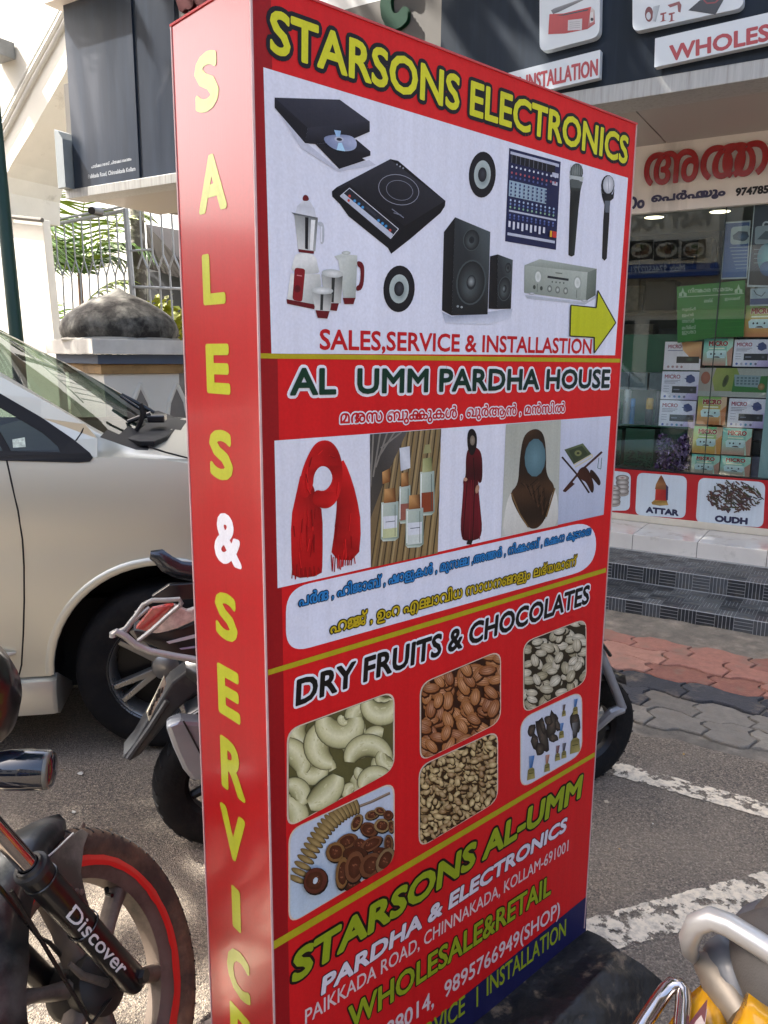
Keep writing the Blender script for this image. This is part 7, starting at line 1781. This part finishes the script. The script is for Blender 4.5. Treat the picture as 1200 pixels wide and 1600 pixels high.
def poster(q, cols, label, fn):
    t = thing('poster', on_t(q[3][0], q[3][1], TGL), label, 'poster'); b = MB(); b.prism([on_t(x, y, TGL) for x, y in q], ET*.002); b.build('poster_sheet', mat('poster_white', 'b4bcc0', .5), t)
    p = Pic(lambda x, y: on_t(x, y, TGL), NSH, .0006); cx, cy = sum(k[0] for k in q)/4, sum(k[1] for k in q)/4
    p.poly([(cx+(x-cx)*.93, cy+(y-cy)*.95) for x, y in q], cols); fn(p); p.build('poster_print', vin_shop, t)
def f1(p):
    p.text('CC', zi(1155, 190), zi(1260, 185), zi(1155, 130), H('c6cdd3'), .05); p.poly(rquad(zi(1100, 170), zi(1300, 150), zi(1300, 300), zi(1095, 310), .15), H('8f9aa3')); p.poly([zi(1115, 270), zi(1180, 205), zi(1300, 215), zi(1300, 275)], H('4a5560'))
    p.ell(*zi(1200, 420), 17, 24, 0, H('6fb0b8'), H('3f7a8a'), n=20); p.ell(*zi(1205, 500), 14, 12, 0, H('3f6fa0'), H('2a4a78'), n=16)
    for k in range(4): p.line([zi(1090, 350+35*k), zi(1150, 347+35*k)], 1, H('7d8a96'))
poster((zi(1092, -20), zi(1330, -40), zi(1320, 650), zi(1036, 642)), [H('232a3c'), H('2b3550'), H('15121f'), H('1a1826')], 'dark poster with pale frame stuck high inside the window', f1)
def f2(p):
    p.poly(rquad(zi(912, 175), zi(1060, 160), zi(1050, 305), zi(905, 312), .2), H('9aa6a8')); p.poly([zi(925, 240), zi(970, 205), zi(1040, 210), zi(1052, 250), zi(1000, 285), zi(930, 270)], H('2a3a4a')); p.ell(*zi(1000, 250), 9, 7, 0, H('3a5a7a'), H('24384a'), n=12)
    for k in range(7): p.line([zi(900+8*k, 335+27*k), zi(1040, 330+27*k)], 1.1, H('8fa3b8'))
poster((zi(862, 135), zi(1065, 122), zi(1036, 575), zi(832, 582)), [H('1c3a72'), H('203f7a'), H('2b5a96'), H('24508c')], 'blue poster with a product picture beside the green notice board', f2)
def f3(p):
    p.poly([zi(1062, 735), zi(1260, 728), zi(1260, 775), zi(1060, 780)], H('1f3f78')); p.line([zi(1090, 668), zi(1110, 700), zi(1150, 715), zi(1180, 680)], 1.2, H('2a2c30'))
poster((zi(1064, 655), zi(1260, 648), zi(1260, 790), zi(1058, 790)), [H('9fb0bb')]*4, 'small pale card with a blue foot below the dark poster', f3)
flat_card([za(1200, 250), za(1300, 250), za(1300, 985), za(1125, 972)], T4+.06, mat('pale_cyan_panel', '9fbec2', .35, var=(3, .06)), 'pale_panel', 'pale cyan panel leaning inside the window beside the cartons', 'panel', .01)
# ================================================================ the rest of the street (out of frame, seen in the reflections)
def block(name, s0, s1, t0, t1, h, col, label, bays, seed, face=1):
    r = random.Random(seed); t = thing(name, W((s0+s1)/2, (t0+t1)/2, 0), label, 'building'); mw_ = mat('render_'+col, col, .8, var=(1.2, .08), dirt=('77726a', 1.5, .58, .8))
    b = MB(); b.box(W(s0, t0, 0), ES*(s1-s0), ET*(t1-t0), EZ*h); b.build('wall', mw_, t)
    tf = t1 if face > 0 else t0; n = ET*face; w = (s1-s0)/bays
    for k in range(bays):
        a = s0+w*k
        b = MB(); b.box(W(a+.2, tf, .1)-n*.2, ES*(w-.4), n*.23, EZ*2.4); b.build('shop_front', mat('shop_front_dark', '23262a', .25, coat=.4), t)
        c = r.choice(('8a8478', '1f3f8a', 'c9c4b5', 'c08a1a', '2a6a3a', 'd0d0cc')); b = MB(); b.box(W(a+.1, tf, 2.75)-n*.1, ES*(w-.2), n*.3, EZ*.9); b.build('shop_sign', mat('street_sign_'+c, c, .5), t)
        z = 4.3
        while z+1.3 < h:
            for u in (.25, .65): b = MB(); b.box(W(a+w*u-.45, tf, z)-n*.1, ES*.9, n*.13, EZ*1.2); b.build('window', mat('upper_window', '2a3138', .15, coat=.5), t)
            z += 2.9
    b = MB(); b.box(W(s0-.2, t0-.2, h), ES*(s1-s0+.4), ET*(t1-t0+.4), EZ*.3); b.build('roof', mat('roof_slab', '8a867e', .85), t)
block('shop_row', -34, -14.5, -19, -11.5, 7.5, 'c9bda6', 'cream two-storey shop row across the road', 5, 1)
block('shop_row', -14, 3, -19, -11.0, 6.6, 'd3d0c8', 'white two-storey shop row across the road', 4, 2)
block('shop_row', 3.5, 26, -19, -11.8, 9.0, 'b7a893', 'tan three-storey shop row across the road', 5, 3)
block('shop_row', 2.6, 12, 5.8, 13, 7.2, 'c3beb2', 'pale shop row next to the window with the red picture band', 2, 4, -1)
block('shop_row', 12.4, 30, 5.8, 14, 9.2, 'ad9c86', 'brown shop row further along the pavement', 4, 5, -1)
block('street_end_building', -44, -34.5, -26, 5, 6.6, 'a89c8c', 'long tan building closing the far end of the street', 4, 6, -1)
b = MB(); b.box(W(-4.6, 9.4, 2.9), ES*6.5, ET*4, EZ*4.2); b.build('upper_storey', mat('white_hall_wall', 'd2d2cd', .8), label='white upper storey above the shop canopy', cat='building')
# eatery board opposite, mirrored in the window glass
TO = -10.6
brd = thing('eatery_board', W(-5, TO, 3), 'white eatery sign board with food pictures across the road', 'sign board')
def mirror_pt(x, y):
    tm_ = 2*(T4+.018)-TO; p = on_t(x, y, tm_); return W(p.dot(ES), TO, p.z)
def MQ(pts): return [mirror_pt(x, y) for x, y in pts]
b = MB(); b.prism(MQ([(900, 328), (1125, 300), (1122, 412), (900, 416)]), -ET*.2); b.build('board', mat('eatery_white', 'c9c2b6', .6, var=(1, .06)), brd)
b = MB(); b.prism(MQ([(900, 416), (1122, 410), (1120, 430), (900, 438)]), -ET*.25); b.build('blue_strip', mat('eatery_blue', '1f3f86', .5), brd)
p = Pic(mirror_pt, ET, .012, step=.002)
for x in (985, 1025, 1068, 950):
    p.poly([(x-2, 378), (x+36, 374), (x+35, 404), (x-3, 408)], H('2a2420')); p.ell(x+17, 391, 17, 12, -.1, H('c6c0b6'), H('aaa398'), n=20)
    for k in range(14): p.ell(x+17+rnd.uniform(-11, 11), 391+rnd.uniform(-7, 7), 4, 3, rnd.uniform(0, 3), H(rnd.choice(('5d3a24', '7a5a3a', '3f2a1c', '8a7a5a', '4a5530'))), n=7)
p.build('food_pictures', vin_shop, brd)
q0, q1, q2 = mirror_pt(1108, 352), mirror_pt(960, 362), mirror_pt(1108, 330)
m_ = MB(); lay_text(m_, 'FAST FOOD', q0+ET*.02, q1-q0, q2-q0, ET, None, .05, .01); m_.build('lettering', mat('eatery_grey_letter', '8a857c', .6), brd)
q0, q1, q2 = mirror_pt(1070, 424), mirror_pt(940, 430), mirror_pt(1070, 413)
m_ = MB(); lay_text(m_, 'Mob: 9746502771, 7994177', q0+ET*.02, q1-q0, q2-q0, ET, None, .02, .01); m_.build('lettering', mat('eatery_pale_letter', 'b9c0cc', .6), brd)

# unseen street tree; crown clusters are placed along sun rays to shape the shade
tree = thing('shade_tree', W(-9.2, 2.0, 0), 'large leafy street tree out of view, its crown laid out to shade the parking bay', 'tree')
tr2 = random.Random(44); base = W(-9.6, 1.9, 0)
m_bark = mat('grey_bark', '4f463c', .9, var=(8, .25), bump=(25, .7)); m_lf = [mat('tree_leaf_a', '3f5a22', .55), mat('tree_leaf_b', '557028', .55), mat('tree_leaf_c', '2f4a1c', .55)]
b = MB(); b.tube([base, base+EZ*1.5+ES*.1, base+EZ*3+ES*.25], [.36, .29, .27], 14); b.build('trunk', m_bark, tree, smooth=True)
cc = W(-1.1, 3.1, 0)
def shade_pt(s, t, L): return W(s, t, 0)+SUN*L
crown = MB(); limbs = MB()
fork = base+EZ*3+ES*.25
clus = []
for k in range(412):
    s, t = tr2.uniform(-6.2, 3.2), tr2.uniform(1.75, 4.5)
    if -3.2 < s < .5: t = min(t, 4.0)
    if k > 130: s, t = tr2.uniform(-.4, 3.2), tr2.uniform(.75, 1.8)
    if k > 394: s, t = tr2.uniform(-2.0, -.5), tr2.uniform(4.9, 5.25)
    elif k > 350: s, t = tr2.uniform(-1.7, .9), tr2.uniform(4.2, 4.75)
    elif k > 290: s, t = tr2.uniform(-6.8, -2.4), tr2.uniform(-2.8, 2.6)
    elif k > 175:
        s, t = tr2.uniform(-1.2, 5.2), tr2.uniform(2.2, 6.4)
        if s < .7: t = min(t, tr2.uniform(3.4, 4.2))
        elif s < 1.4: t = min(t, tr2.uniform(4.6, 5.1))
    L = tr2.uniform(8.0, 11.5)
    clus.append(shade_pt(s, t, L))
for i, c in enumerate(clus):
    if i % 9 == 0: limbs.tube([fork, fork*.5+c*.5+EZ*.3, c], [.12, .07, .02], 7)
    for k in range(150):
        p = c+Vector((tr2.gauss(0, .36), tr2.gauss(0, .36), tr2.gauss(0, .28))); a = Vector((tr2.uniform(-1, 1), tr2.uniform(-1, 1), tr2.uniform(-.6, .6))).normalized(); d_ = a.orthogonal().normalized(); z_ = tr2.uniform(.07, .12)
        crown.add([p-a*z_, p+d_*z_*.5, p+a*z_, p-d_*z_*.5], [(0, 1, 2, 3)], mi=k % 3)
limbs.build('limbs', m_bark, tree, smooth=True)
me = bpy.data.meshes.new('crown'); Lq = root_loc(tree); me.from_pydata([p-Lq for p in crown.v], [], crown.f)
for m in m_lf: me.materials.append(m)
me.polygons.foreach_set('material_index', crown.mi); o = bpy.data.objects.new('crown', me); COL.objects.link(o); o.parent = tree
